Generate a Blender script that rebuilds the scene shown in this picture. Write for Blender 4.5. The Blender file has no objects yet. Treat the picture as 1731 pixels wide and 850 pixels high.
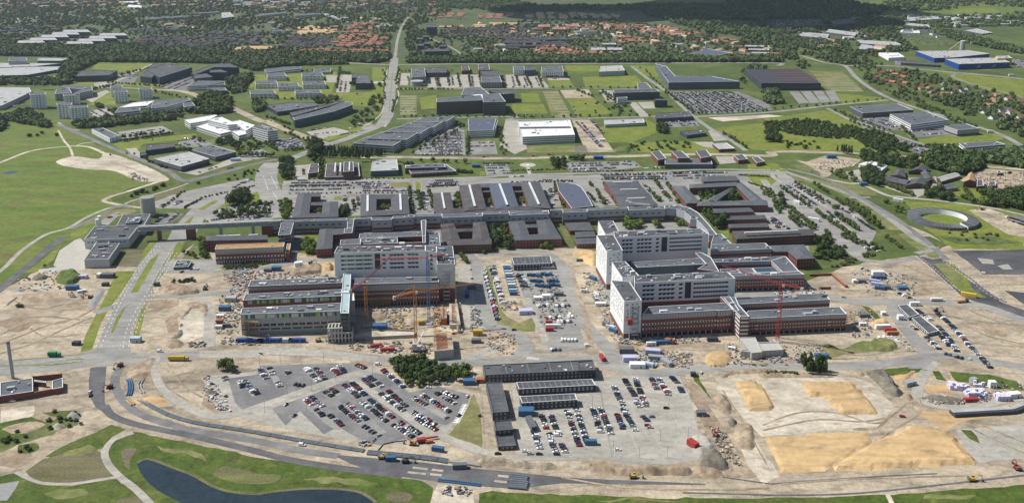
import bpy,math,random
import numpy as np
from mathutils import Vector
from mathutils.noise import noise as pnoise
radians=math.radians
RR=random.Random(11)
sc=bpy.context.scene;col=sc.collection
F_,P_,V0,U0,CH=1508.0,radians(13.4),250.0,865.5,329.0
cd=bpy.data.cameras.new('camera');cam=bpy.data.objects.new('camera',cd);col.objects.link(cam)
cam.location=(0,0,CH);cam.rotation_euler=(radians(90)-P_,0,0)
cd.sensor_width=36;cd.sensor_fit='HORIZONTAL';cd.lens=F_/1731*36
cd.shift_y=-(425-V0)/1731;cd.clip_start=1;cd.clip_end=60000
sc.camera=cam
SX,SY,SE=1.0,-0.28,50.0
w=bpy.data.worlds.new('World');sc.world=w;w.use_nodes=True
nt=w.node_tree;bg=nt.nodes['Background'];sky=nt.nodes.new('ShaderNodeTexSky')
sky.sky_type='NISHITA';sky.sun_disc=False;sky.sun_elevation=radians(SE)
_az=math.atan2(-SX,-SY);sky.sun_rotation=_az;sky.altitude=50;sky.air_density=1.2;sky.dust_density=1.0
nt.links.new(sky.outputs[0],bg.inputs[0]);bg.inputs[1].default_value=0.075
sl=bpy.data.lights.new('sun','SUN');sl.energy=5.0;sl.angle=radians(0.53);sl.color=(1,.955,.88)
so=bpy.data.objects.new('sun',sl);col.objects.link(so)
_n=math.hypot(SX,SY);_d=Vector((SX/_n*math.cos(radians(SE)),SY/_n*math.cos(radians(SE)),-math.sin(radians(SE))))
so.rotation_euler=_d.to_track_quat('-Z','Y').to_euler();so.location=(0,0,2000)
sc.view_settings.view_transform='Standard';sc.view_settings.look='None'
sc.view_settings.exposure=0.12;sc.view_settings.gamma=1
sc.cycles.max_bounces=4;sc.cycles.diffuse_bounces=2;sc.cycles.glossy_bounces=2;sc.cycles.volume_bounces=0
HAZE=2.9e-5
TL={'F':(0,0,1)}
for r,(y0,k)in enumerate(((0,3.8636),(200,3.8636),(400,3.8636),(600,3.4))):
 for c,x0 in enumerate((0,430,860,1290)):TL['%d%d'%(r+1,c+1)]=(x0,y0,k)
TL.update(a=(340,360,7.727),b=(550,370,7.391),c=(390,450,6.07),d=(570,450,5.313),e=(990,350,7.083),f=(1210,350,7.083),
g=(1020,460,6.539),h=(1220,460,5.313),i=(460,290,7.2125),j=(690,290,6.072),k=(930,290,6.54),l=(1120,290,6.538),
m=(120,330,6.07),n=(780,420,6.07),o=(800,590,4.474),p=(300,190,7.526))
CP,SP=math.cos(P_),math.sin(P_)
def px(s):
 t=TL['F'];out=[]
 for tok in s.split():
  if ':' in tok:
   k,tok=tok.split(':');t=TL[k]
   if not tok:continue
  q=[float(x)for x in tok.split(',')]
  out.append((t[0]+q[0]/t[2],t[1]+q[1]/t[2])+tuple(q[2:]))
 return out
def scale_of(s):
 return TL[s.strip().split(':')[0]][2]if ':' in s else 1.0
def ray(u,v):
 yy=-(v-V0)/F_
 return (u-U0)/F_,CP+yy*SP,-SP+yy*CP
def G(u,v,z=0.0):
 x,y,zz=ray(u,v);t=(CH-z)/-zz
 return (x*t,y*t)
def GP(s,z=0.0):return [G(q[0],q[1],z)+tuple(q[2:])for q in px(s)]
def hcalc(u,v,dv,zb=0.0):
 X,Y=G(u,v+dv,zb);x,y,zz=ray(u,v)
 return CH+Y*zz/y
def toV(x,y,z=0):
 d=y*CP-(z-CH)*SP*1.0;up=y*SP+(z-CH)*CP
 return V0-F_*up/d
MATS={}
def mat(name,c,rough=.9,var=.12,sc1=.05,sc2=.6,bump=0.0,c2=None,metal=0.0,spec=.3,kind=None,stretch=None,mixlo=.42,mixhi=.62,c3=None,lines=0):
 if name in MATS:return MATS[name]
 m=bpy.data.materials.new(name);m.use_nodes=True;nt=m.node_tree;N=nt.nodes;L=nt.links
 b=N['Principled BSDF'];b.inputs['Roughness'].default_value=rough;b.inputs['Metallic'].default_value=metal
 b.inputs['Specular IOR Level'].default_value=spec
 tc=N.new('ShaderNodeTexCoord');vec=tc.outputs['Object']
 if stretch:
  mp=N.new('ShaderNodeMapping');mp.inputs['Rotation'].default_value=(0,0,stretch[0]);mp.inputs['Scale'].default_value=(stretch[1],stretch[2],1)
  L.new(vec,mp.inputs[0]);vec2=mp.outputs[0]
 else :vec2=vec
 def nz(s,d=6,v=vec2,r=.62):
  n=N.new('ShaderNodeTexNoise');n.inputs['Scale'].default_value=s;n.inputs['Detail'].default_value=d;n.inputs['Roughness'].default_value=r
  L.new(v,n.inputs['Vector']);return n.outputs['Fac']
 def mth(op,a,bb,c_=None):
  q=N.new('ShaderNodeMath');q.operation=op
  for i_,x in enumerate((a,bb,c_)):
   if x is None:continue
   if hasattr(x,'node'):L.new(x,q.inputs[i_])
   else :q.inputs[i_].default_value=x
  return q.outputs[0]
 base=None
 if c2 is not None:
  mr=N.new('ShaderNodeMapRange');mr.inputs[1].default_value=mixlo;mr.inputs[2].default_value=mixhi
  L.new(nz(sc1),mr.inputs[0])
  mx=N.new('ShaderNodeMix');mx.data_type='RGBA';mx.inputs['A'].default_value=(*c,1);mx.inputs['B'].default_value=(*c2,1)
  L.new(mr.outputs[0],mx.inputs['Factor']);base=mx.outputs['Result']
 else :
  rg=N.new('ShaderNodeRGB');rg.outputs[0].default_value=(*c,1);base=rg.outputs[0]
 a=nz(sc1*2.7,5,vec2);bq=nz(sc2,4,vec)
 hq=nz(sc2*4,3,vec);f=mth('ADD',mth('MULTIPLY',a,var*4.4),mth('MULTIPLY',bq,var*4));f=mth('ADD',f,mth('MULTIPLY',hq,var*1.6));f=mth('MAXIMUM',mth('ADD',f,1-5*var),.25)
 if c3 is not None:
  mr=N.new('ShaderNodeMapRange');mr.inputs[1].default_value=.54;mr.inputs[2].default_value=.68;L.new(nz(sc1*4.3,8,vec2,.7),mr.inputs[0])
  mx=N.new('ShaderNodeMix');mx.data_type='RGBA';L.new(base,mx.inputs['A']);mx.inputs['B'].default_value=(*c3,1);L.new(mr.outputs[0],mx.inputs['Factor']);base=mx.outputs['Result']
 if lines:
  for sc_,wd,st in ((.009,.022,1),(.02,.03,.8),(.045,.04,.6)):
   q=mth('ABSOLUTE',mth('SUBTRACT',nz(sc_,1.2,vec2,.4),.5),None);mr=N.new('ShaderNodeMapRange');mr.inputs[1].default_value=0;mr.inputs[2].default_value=wd;mr.inputs[3].default_value=1-lines*st;mr.inputs[4].default_value=1;L.new(q,mr.inputs[0]);f=mth('MULTIPLY',f,mr.outputs[0])
 if kind=='plough':
  wv=N.new('ShaderNodeTexWave');wv.inputs['Scale'].default_value=.45;wv.inputs['Distortion'].default_value=6;wv.inputs['Detail'].default_value=2
  L.new(vec2,wv.inputs['Vector']);f=mth('MULTIPLY',f,mth('ADD',mth('MULTIPLY',wv.outputs['Fac'],.16),.92))
 vm=N.new('ShaderNodeVectorMath');vm.operation='SCALE';L.new(base,vm.inputs[0]);L.new(f,vm.inputs['Scale'])
 L.new(vm.outputs[0],b.inputs['Base Color'])
 if bump:
  bp=N.new('ShaderNodeBump');bp.inputs['Strength'].default_value=1.0;bp.inputs['Distance'].default_value=bump
  L.new(nz(sc2*.6,6,vec,.7),bp.inputs['Height']);L.new(bp.outputs[0],b.inputs['Normal'])
 MATS[name]=m;return m
def M(n):return MATS[n]
mat('field',(.09,.125,.028),var=.3,sc1=.004,sc2=.08,c2=(.065,.095,.022),c3=(.15,.14,.055))
mat('woodfloor',(.07,.1,.035),var=.3,sc1=.003,sc2=.05,c2=(.09,.1,.05),c3=(.12,.12,.09))
mat('meadow',(.095,.148,.018),var=.28,sc1=.012,sc2=.16,c2=(.135,.155,.035),mixlo=.4,mixhi=.66,c3=(.13,.1,.045),stretch=(.5,.6,1.4))
mat('lawn',(.135,.178,.024),var=.25,sc1=.02,sc2=.16,c2=(.19,.2,.04),mixlo=.42,mixhi=.7,c3=(.21,.185,.07))
mat('wet_grass',(.058,.096,.012),var=.38,sc1=.03,sc2=.3,bump=.4,c2=(.095,.115,.025),mixlo=.45,mixhi=.7,c3=(.13,.14,.03))
mat('dry_grass',(.2,.19,.08),var=.3,sc1=.02,sc2=.25,c2=(.12,.15,.04))
mat('scrub',(.08,.11,.03),var=.4,sc1=.02,sc2=.2,c2=(.15,.16,.06))
mat('sand',(.46,.39,.285),var=.26,sc1=.012,sc2=.24,bump=1.2,c2=(.37,.31,.23),stretch=(.5,.6,1.3),mixlo=.4,mixhi=.62,c3=(.22,.185,.14),lines=.3)
mat('sand_pale',(.56,.5,.40),var=.24,sc1=.02,sc2=.22,bump=.25,c2=(.42,.37,.29),stretch=(1.2,.6,1.3),c3=(.3,.26,.2),lines=.2)
mat('sand_ochre',(.58,.405,.205),var=.14,sc1=.015,sc2=.2,bump=.3,c2=(.46,.32,.17),stretch=(1.5,.5,1.5),c3=(.36,.25,.14),lines=.2)
mat('earth',(.26,.2,.14),var=.3,sc1=.04,sc2=.3,bump=.5,c2=(.38,.3,.21))
mat('dark_earth',(.13,.12,.1),var=.3,sc1=.06,sc2=.35,bump=.5,c2=(.2,.18,.14))
mat('plough',(.14,.12,.075),var=.35,sc1=.05,sc2=.8,c2=(.13,.14,.045),kind='plough',stretch=(.1,.25,1))
mat('gravel',(.39,.365,.315),var=.2,sc1=.03,sc2=.25,bump=.08,c2=(.33,.315,.275),stretch=(.4,.4,1.2),c3=(.27,.26,.235),lines=.09)
mat('gravel_grey',(.255,.25,.235),var=.16,sc1=.03,sc2=.22,c2=(.32,.31,.28),stretch=(.3,.4,1.2),c3=(.2,.195,.185),lines=.12)
mat('asphalt',(.2,.2,.195),var=.14,sc1=.02,sc2=.4,c2=(.27,.265,.25))
mat('asphalt_lot',(.155,.155,.16),var=.16,sc1=.03,sc2=.2,c2=(.22,.215,.21))
mat('asphalt_new',(.062,.064,.07),var=.25,sc1=.03,sc2=.3,c2=(.12,.12,.125),stretch=(1.2,.3,1))
mat('asphalt_mid',(.09,.093,.1),var=.15,sc1=.05,sc2=.5,c2=(.14,.14,.14))
mat('marking',(.75,.75,.72),var=.1);mat('kerb',(.42,.41,.38),var=.1)
mat('paving',(.42,.4,.35),var=.1,sc1=.05,sc2=.6)
mat('water',(.022,.036,.045),rough=.16,var=.25,sc1=.02,sc2=.2,bump=.02,spec=.4)
mat('concrete',(.43,.42,.39),var=.12,sc1=.15,sc2=1);mat('concrete_dark',(.27,.27,.26),var=.15,sc1=.15,sc2=1)
mat('white_wall',(.78,.79,.8),var=.04,rough=.6);mat('pale_wall',(.56,.57,.57),var=.06)
mat('grey_wall',(.33,.34,.35),var=.1,sc1=.2,sc2=.8);mat('dark_wall',(.05,.055,.07),var=.2,rough=.5,sc1=.2)
mat('slate_wall',(.12,.13,.145),var=.15,sc1=.2);mat('zinc',(.36,.39,.42),var=.12,rough=.5,sc1=.4,sc2=2)
mat('brick_red',(.21,.085,.062),var=.2,sc1=.3,sc2=2.5);mat('brick_brown',(.15,.085,.068),var=.2,sc1=.3,sc2=2.5)
mat('brick_yellow',(.42,.3,.17),var=.15,sc1=.3);mat('cream',(.6,.52,.38),var=.1)
mat('roof_grey',(.098,.11,.127),var=.2,sc1=.05,sc2=.6,c2=(.125,.136,.148),c3=(.07,.077,.085));mat('roof_dark',(.075,.08,.088),var=.18,sc1=.06,sc2=.8,c2=(.105,.11,.118))
mat('roof_tile',(.085,.092,.106),var=.2,sc1=.08,sc2=1.5,c2=(.098,.103,.112));mat('roof_brown',(.074,.07,.075),var=.22,sc1=.08,sc2=1.5,c2=(.105,.095,.096))
mat('roof_slate_blue',(.09,.105,.15),var=.15,sc1=.08);mat('roof_light',(.34,.35,.35),var=.14,sc1=.08,sc2=.8,c2=(.42,.42,.41))
mat('roof_white',(.7,.71,.71),var=.12,sc1=.06,sc2=.5);mat('roof_ochre',(.4,.235,.085),var=.2,sc1=.1,sc2=1,c2=(.3,.2,.1))
mat('roof_red',(.37,.175,.115),var=.22,sc1=.1,sc2=.9);mat('roof_maroon',(.05,.052,.065),var=.2)
mat('roof_sand',(.62,.43,.25),var=.15,sc1=.1);mat('roof_cyan',(.33,.43,.45),var=.1)
mat('coping',(.72,.73,.74),var=.04);mat('glass',(.018,.025,.038),rough=.15,var=.2,spec=.6);mat('glass_blue',(.04,.09,.13),rough=.2,var=.3,spec=.6,sc1=.3)
mat('frame_white',(.7,.7,.69),var=.05);mat('skylight',(.75,.77,.78),rough=.3,var=.08)
mat('blue_clad',(.012,.06,.26),var=.1,rough=.5);mat('yellow_clad',(.65,.42,.08),var=.1);mat('red_clad',(.4,.04,.03),var=.1)
mat('fin_green',(.16,.5,.03),var=.05);mat('fin_dark',(.02,.2,.08),var=.05);mat('fin_lime',(.45,.58,.12),var=.05);mat('fin_white',(.6,.62,.62),var=.05)
mat('container_blue',(.05,.13,.25),var=.15,rough=.5,sc1=.5);mat('container_pale',(.38,.48,.56),var=.12,sc1=.5);mat('container_grey',(.3,.32,.34),var=.12,sc1=.5);mat('container_lilac',(.45,.45,.62),var=.1,sc1=.5)
mat('steel_orange',(.5,.19,.04),var=.12,rough=.5);mat('steel_red',(.36,.04,.035),var=.12,rough=.5);mat('steel_blue',(.04,.2,.45),var=.12,rough=.5);mat('steel_grey',(.3,.31,.32),var=.12,rough=.5)
mat('pipe_steel',(.13,.15,.17),var=.2,rough=.45);mat('yellow_paint',(.5,.34,.05),var=.1,rough=.5);mat('lilac_wrap',(.62,.58,.8),var=.1)
mat('rubber',(.02,.02,.02));mat('timber',(.4,.27,.15),var=.2);mat('formwork',(.36,.13,.06),var=.3,sc1=.4,sc2=1.5)
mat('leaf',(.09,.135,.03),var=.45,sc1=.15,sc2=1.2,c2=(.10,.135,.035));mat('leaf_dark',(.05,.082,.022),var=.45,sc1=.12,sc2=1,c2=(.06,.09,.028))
mat('leaf_far',(.11,.16,.055),var=.3,sc1=.1,sc2=.6,c2=(.11,.145,.06));mat('leaf_far_dark',(.08,.12,.042),var=.3,sc1=.1,sc2=.6,c2=(.1,.145,.055));mat('leaf_light',(.11,.17,.03),var=.4,sc1=.2,sc2=1.2,c2=(.16,.21,.045));mat('bark',(.11,.08,.055),var=.2);mat('leaf_olive',(.08,.1,.035),var=.4,sc1=.2,sc2=1.2,c2=(.13,.13,.06))  # the woods mix a paler and a darker leaf tone
for n_,c_ in dict(black=(.012,.012,.014),charcoal=(.045,.047,.052),silver=(.42,.43,.44),white=(.78,.78,.78),blue=(.02,.05,.16),red=(.3,.015,.02),grey=(.14,.145,.15)).items():
 mat('paint_'+n_,c_,rough=.28,var=.03,spec=.6,metal=.15 if n_ in ('silver','grey')else 0)
class MB:
 def __init__(s):s.v=[];s.f=[];s.m=[];s.ml=[]
 def mi(s,m):
  if m not in s.ml:s.ml.append(m)
  return s.ml.index(m)
 def face(s,pts,m):
  i=len(s.v);s.v+=[tuple(p)for p in pts];s.f.append(tuple(range(i,i+len(pts))));s.m.append(s.mi(m))
 def box(s,c,d,m,rot=0.0,bottom=False,dirv=None):
  hx,hy,hz=d[0]/2,d[1]/2,d[2]/2;ca,sa=math.cos(rot),math.sin(rot)
  P=[]
  for z in (-hz,hz):
   for x,y in ((-hx,-hy),(hx,-hy),(hx,hy),(-hx,hy)):P.append((c[0]+x*ca-y*sa,c[1]+x*sa+y*ca,c[2]+z))
  i=len(s.v);s.v+=P;k=s.mi(m)
  for q in ((4,5,6,7),(0,1,5,4),(1,2,6,5),(2,3,7,6),(3,0,4,7))+(((3,2,1,0),)if bottom else ()):
   s.f.append(tuple(i+a for a in q));s.m.append(k)
 def bar(s,a,b,r,m,n=4):
  a=Vector(a);b=Vector(b);d=(b-a);
  if d.length<1e-6:return
  d.normalize();u=d.orthogonal().normalized();w_=d.cross(u);i=len(s.v);k=s.mi(m)
  for p in (a,b):
   for q in range(n):
    t=2*math.pi*(q+.5)/n;s.v.append(tuple(p+u*(r*math.cos(t))+w_*(r*math.sin(t))))
  for q in range(n):s.f.append((i+q,i+(q+1)%n,i+n+(q+1)%n,i+n+q));s.m.append(k)
  s.f.append(tuple(i+n+q for q in range(n)));s.m.append(k)
  s.f.append(tuple(i+n-1-q for q in range(n)));s.m.append(k)
 def prism(s,pts,z0,z1,m,mt=None,top=True):
  n=len(pts)
  for q in range(n):
   a,b=pts[q],pts[(q+1)%n];s.face([(a[0],a[1],z0),(b[0],b[1],z0),(b[0],b[1],z1),(a[0],a[1],z1)],m)
  if top:s.face([(p[0],p[1],z1)for p in pts],mt or m)
 def mesh(s,name,o=(0,0,0)):
  me=bpy.data.meshes.new(name);o=np.array(o,float)
  me.from_pydata([tuple(x)for x in (np.array(s.v,float).reshape(-1,3)-o)],[],s.f)
  for m in s.ml:me.materials.append(M(m)if isinstance(m,str)else m)
  me.polygons.foreach_set('material_index',s.m);me.update();return me
 def build(s,name,parent=None,o=(0,0,0),loc=None,kind=None):
  if not s.f:return None
  ob=bpy.data.objects.new(name,s.mesh(name,o));col.objects.link(ob)
  if parent is not None:ob.parent=parent
  elif loc is not None:ob.location=loc
  else :ob.location=o
  if kind:ob['kind']=kind
  return ob
def tag(o,label=None,cat=None,group=None,kind=None):
 if label:o['label']=label
 if cat:o['category']=cat
 if group:o['group']=group
 if kind:o['kind']=kind
 return o
def empty(name,loc,label,cat,group=None,rz=0):
 o=bpy.data.objects.new(name,None);col.objects.link(o);o.location=loc;o.rotation_euler=(0,0,rz);o.empty_display_size=.5
 return tag(o,label,cat,group)
def part(name,me,parent,loc=(0,0,0),rz=0,kind=None):
 o=bpy.data.objects.new(name,me);col.objects.link(o);o.parent=parent;o.location=loc;o.rotation_euler=(0,0,rz)
 if kind:o['kind']=kind
 return o
def area(p):return .5*sum(p[i][0]*p[(i+1)%len(p)][1]-p[(i+1)%len(p)][0]*p[i][1]for i in range(len(p)))
def ccw(p):return p if area(p)>0 else p[::-1]
def inside(x,y,P):
 c=False;j=len(P)-1
 for i in range(len(P)):
  xi,yi=P[i][:2];xj,yj=P[j][:2]
  if (yi>y)!=(yj>y)and x<(xj-xi)*(y-yi)/(yj-yi)+xi:c=not c
  j=i
 return c
def inset(p,d):
 n=len(p);out=[]
 for i in range(n):
  a,b,c=p[i-1],p[i],p[(i+1)%n]
  def nr(u,v):
   dx,dy=v[0]-u[0],v[1]-u[1];l=math.hypot(dx,dy)or 1;return (-dy/l,dx/l)
  n1,n2=nr(a,b),nr(b,c);k=1+n1[0]*n2[0]+n1[1]*n2[1];k=max(k,.35)
  out.append((b[0]+(n1[0]+n2[0])/k*d,b[1]+(n1[1]+n2[1])/k*d))
 return out
def catmull(p,closed,n=6):
 out=[];N=len(p);dim=len(p[0])
 for i in range(N if closed else N-1):
  g=(lambda k:p[k%N])if closed else (lambda k:p[min(max(k,0),N-1)])
  a,b,c,d=g(i-1),g(i),g(i+1),g(i+2)
  for q in range(n):
   t=q/n;out.append(tuple(.5*((2*b[k])+(c[k]-a[k])*t+(2*a[k]-5*b[k]+4*c[k]-d[k])*t*t+(3*b[k]-a[k]-3*c[k]+d[k])*t**3)for k in range(min(dim,2))))
 if not closed:out.append(tuple(p[-1][:2]))
 return out
def patch(name,m,s,layer=2,smooth=False,wob=0.0,closed_h=0):
 P=[q[:2]for q in GP(s)]
 if smooth:P=catmull(P,True,6)
 if wob:
  Q=[]
  for i in range(len(P)):
   a,b=P[i],P[(i+1)%len(P)];L=math.hypot(b[0]-a[0],b[1]-a[1]);k=max(1,int(L/6))
   for q in range(k):
    x=a[0]+(b[0]-a[0])*q/k;y=a[1]+(b[1]-a[1])*q/k
    Q.append((x+wob*pnoise((x*.12,y*.12,1.3))*2,y+wob*pnoise((x*.12,y*.12,7.7))*2))
  P=Q
 P=ccw(P);mb=MB();z=.03*layer+RR.uniform(0,.012);mb.face([(p[0],p[1],z)for p in P],m)
 return mb.build(name,kind='structure')
def ribbon(name,m,s,width,layer=3,smooth=True,kerb=False,dash=None,edge=None):
 P=[q[:2]for q in GP(s)]
 if smooth and len(P)>2:P=catmull(P,False,8)
 n=len(P);Lf=[];Rt=[]
 nrm=[]
 for i in range(n):
  a=P[max(i-1,0)];b=P[min(i+1,n-1)];dx,dy=b[0]-a[0],b[1]-a[1];l=math.hypot(dx,dy)or 1;nrm.append((-dy/l,dx/l))
 z=.03*layer+RR.uniform(0,.012)
 def strip(mb,o0,o1,z,m):
  for i in range(n-1):
   a,b=P[i],P[i+1];na,nb=nrm[i],nrm[i+1]
   q=z+.0012*(i%40);mb.face([(a[0]+na[0]*o1,a[1]+na[1]*o1,q),(a[0]+na[0]*o0,a[1]+na[1]*o0,q),(b[0]+nb[0]*o0,b[1]+nb[1]*o0,q),(b[0]+nb[0]*o1,b[1]+nb[1]*o1,q)],m)
 mb=MB();strip(mb,-width/2,width/2,z,m);ob=mb.build(name,kind='structure')
 if kerb:
  for sgn in (-1,1):
   k=MB();o0=sgn*width/2;o1=sgn*(width/2+.3)
   lo,hi=min(o0,o1),max(o0,o1);strip(k,lo,hi,z+.12,'kerb')
   for i in range(n-1):
    a,b=P[i],P[i+1];na,nb=nrm[i],nrm[i+1]
    for o_ in (lo,hi):
     k.face([(a[0]+na[0]*o_,a[1]+na[1]*o_,z-.02),(b[0]+nb[0]*o_,b[1]+nb[1]*o_,z-.02),(b[0]+nb[0]*o_,b[1]+nb[1]*o_,z+.12),(a[0]+na[0]*o_,a[1]+na[1]*o_,z+.12)],'kerb')
   k.build('kerb',parent=ob)
 if dash:
  k=MB();
  for off,ln,gap,wd in dash:
   acc=0.0;
   for i in range(n-1):
    a,b=P[i],P[i+1];L=math.hypot(b[0]-a[0],b[1]-a[1]);
    if L<1e-3:continue
    dx,dy=(b[0]-a[0])/L,(b[1]-a[1])/L;t=-acc
    while t<L:
     s0,s1=max(t,0),min(t+ln,L)
     if s1>s0:
      x0,y0=a[0]+dx*s0-dy*off,a[1]+dy*s0+dx*off;x1,y1=a[0]+dx*s1-dy*off,a[1]+dy*s1+dx*off
      k.face([(x0+dy*wd/2,y0-dx*wd/2,z+.06),(x1+dy*wd/2,y1-dx*wd/2,z+.06),(x1-dy*wd/2,y1+dx*wd/2,z+.06),(x0-dy*wd/2,y0+dx*wd/2,z+.06)],'marking')
     t+=ln+gap
    acc=(ln+gap)-(t-L)if t>L else 0;acc=acc%(ln+gap)
  k.build('road_marking',parent=ob,kind='stuff')
 return ob
def mound(name,m,s,h,ins=4,rough=.8,kind='structure',res=3.0,label=None,cat=None,smooth=True,flat=False,zb=0):
 P=[q[:2]for q in GP(s)]
 if smooth:P=catmull(P,True,5)
 P=ccw(P);xs=[p[0]for p in P];ys=[p[1]for p in P];x0,x1,y0,y1=min(xs),max(xs),min(ys),max(ys)
 nx=max(6,min(110,int((x1-x0)/res)));ny=max(6,min(110,int((y1-y0)/res)))
 A=np.array(P);B=np.roll(A,-1,0)
 gx=np.linspace(x0,x1,nx+1);gy=np.linspace(y0,y1,ny+1);mb=MB();idx={}
 for j in range(ny+1):
  for i in range(nx+1):
   x,y=gx[i],gy[j];
   ab=B-A;ap=np.array([x,y])-A;t=np.clip((ap*ab).sum(1)/np.maximum((ab**2).sum(1),1e-9),0,1);d=np.sqrt((((A+ab*t[:,None])-[x,y])**2).sum(1)).min()
   if not inside(x,y,P):d=-d
   if d>0:d=max(d+2.2*pnoise((x*.13,y*.13,5))+1.2*pnoise((x*.4,y*.4,8)),-.1)
   e=min(max(d/ins,-.5),1)
   k=(e if flat else e*e*(3-2*e))if e>0 else e
   z=h*k+(rough*h*.45*pnoise((x*.12,y*.12,3))+rough*(.35+.08*h)*pnoise((x*.45,y*.45,9))*1.6)*max(e,0)
   if d<0:z=-.3
   idx[i,j]=len(mb.v);mb.v.append((x,y,z+.08+zb))
 k=mb.mi(m)
 for j in range(ny):
  for i in range(nx):
   q=(idx[i,j],idx[i+1,j],idx[i+1,j+1],idx[i,j+1])
   if max(mb.v[a][2]for a in q)>0:mb.f.append(q);mb.m.append(k)
 o=mb.build(name,kind=kind)
 if o and not flat:
  o.data.polygons.foreach_set('use_smooth',[True]*len(o.data.polygons))
 if o and label:tag(o,label,cat)
 return o
ST={
'brick':('brick_red','roof_tile','coping',[('st','glass',3.4,.5,.45)]),
'brickb':('brick_brown','roof_brown','coping',[('st','glass',3.4,.5,.45)]),
'bricktall':('brick_red','roof_grey','coping',[('st','glass',3.0,.5,.5)]),
'wing':('brick_red','roof_grey','coping',[('band',.76,.97,'zinc'),('rib',.77,.96,'slate_wall',2.4,.12),('band',.52,.60,'frame_white'),('grid',.53,.59,'glass',2.6,.7),('band',.33,.40,'frame_white'),('grid',.34,.395,'glass',2.6,.7),('band',.02,.15,'glass'),('rib',.02,.15,'frame_white',5.2,.08)]),
'wingdark':('brick_brown','roof_grey','coping',[('band',.7,.96,'slate_wall'),('rib',.71,.95,'zinc',2.6,.12)]),
'white':('white_wall','roof_grey','coping',[('st','glass',3.2,.55,.4)]),
'whiteband':('white_wall','roof_grey','coping',[('stb','glass')]),
'whiteroof':('white_wall','roof_white','coping',[('stb','glass')]),
'paleband':('pale_wall','roof_grey','coping',[('stb','glass')]),
'grey':('grey_wall','roof_grey','coping',[('st','glass',3.5,.6,.4)]),
'greyplain':('grey_wall','roof_grey','coping',[]),
'whitecl':('pale_wall','roof_dark','coping',[('grid',.62,.72,'glass',4.2,.55)]),
'whiteplain':('pale_wall','roof_grey','coping',[]),
'dark':('dark_wall','roof_dark','roof_grey',[('stb','glass_blue')]),
'darkplain':('dark_wall','roof_dark','roof_grey',[('grid',.3,.6,'glass_blue',6,.5)]),
'slate':('slate_wall','roof_grey','coping',[('stb','glass')]),
'slatelight':('slate_wall','roof_light','coping',[('band',.15,.3,'glass')]),
'cabin':('dark_wall','roof_dark','roof_grey',[('st','frame_white',3.0,.34,.42),('st2','glass',3.0,.22,.3)]),
'cabinrow':('slate_wall','roof_dark','coping',[('st','frame_white',3.0,.3,.4)]),
'spine':('brick_brown','roof_grey','coping',[('band',.42,.97,'zinc'),('grid',.66,.74,'glass',7.5,.45),('grid',.12,.24,'frame_white',2.6,.6),('grid',.14,.22,'glass',2.6,.45)]),
'glassb':('slate_wall','roof_grey','coping',[('stb','glass_blue')]),
'conc':('concrete','concrete','concrete',[('rib',.05,.9,'concrete_dark',4,.1)]),
'shed':('slate_wall','roof_light','coping',[('band',.1,.3,'glass')]),
'yard':('brick_red','roof_light','coping',[]),
}
def edges(P):
 P=ccw([q[:2]for q in P]);n=len(P);out=[]
 for i in range(n):
  a,b=P[i],P[(i+1)%n];L=math.hypot(b[0]-a[0],b[1]-a[1])
  if L<1.5:continue
  t=((b[0]-a[0])/L,(b[1]-a[1])/L);nr=(t[1],-t[0]);mx,my=(a[0]+b[0])/2,(a[1]+b[1])/2
  if nr[0]*(-mx)+nr[1]*(-my)<-.25*math.hypot(mx,my):continue
  out.append((a,b,L,t,nr))
 return out
def wpanel(mb,a,t,nr,s0,s1,z0,z1,m,d=.1,back=.02):
 x0,y0=a[0]+t[0]*s0,a[1]+t[1]*s0;x1,y1=a[0]+t[0]*s1,a[1]+t[1]*s1
 f=lambda x,y,q,z:(x+nr[0]*q,y+nr[1]*q,z)
 A=[f(x0,y0,back,z0),f(x1,y1,back,z0),f(x1,y1,back,z1),f(x0,y0,back,z1)];B=[f(x0,y0,d,z0),f(x1,y1,d,z0),f(x1,y1,d,z1),f(x0,y0,d,z1)]
 mb.face(B,m)
 mb.face([A[3],B[3],B[2],A[2]][::-1],m);mb.face([A[0],B[0],B[3],A[3]],m);mb.face([B[1],A[1],A[2],B[2]],m)
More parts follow.
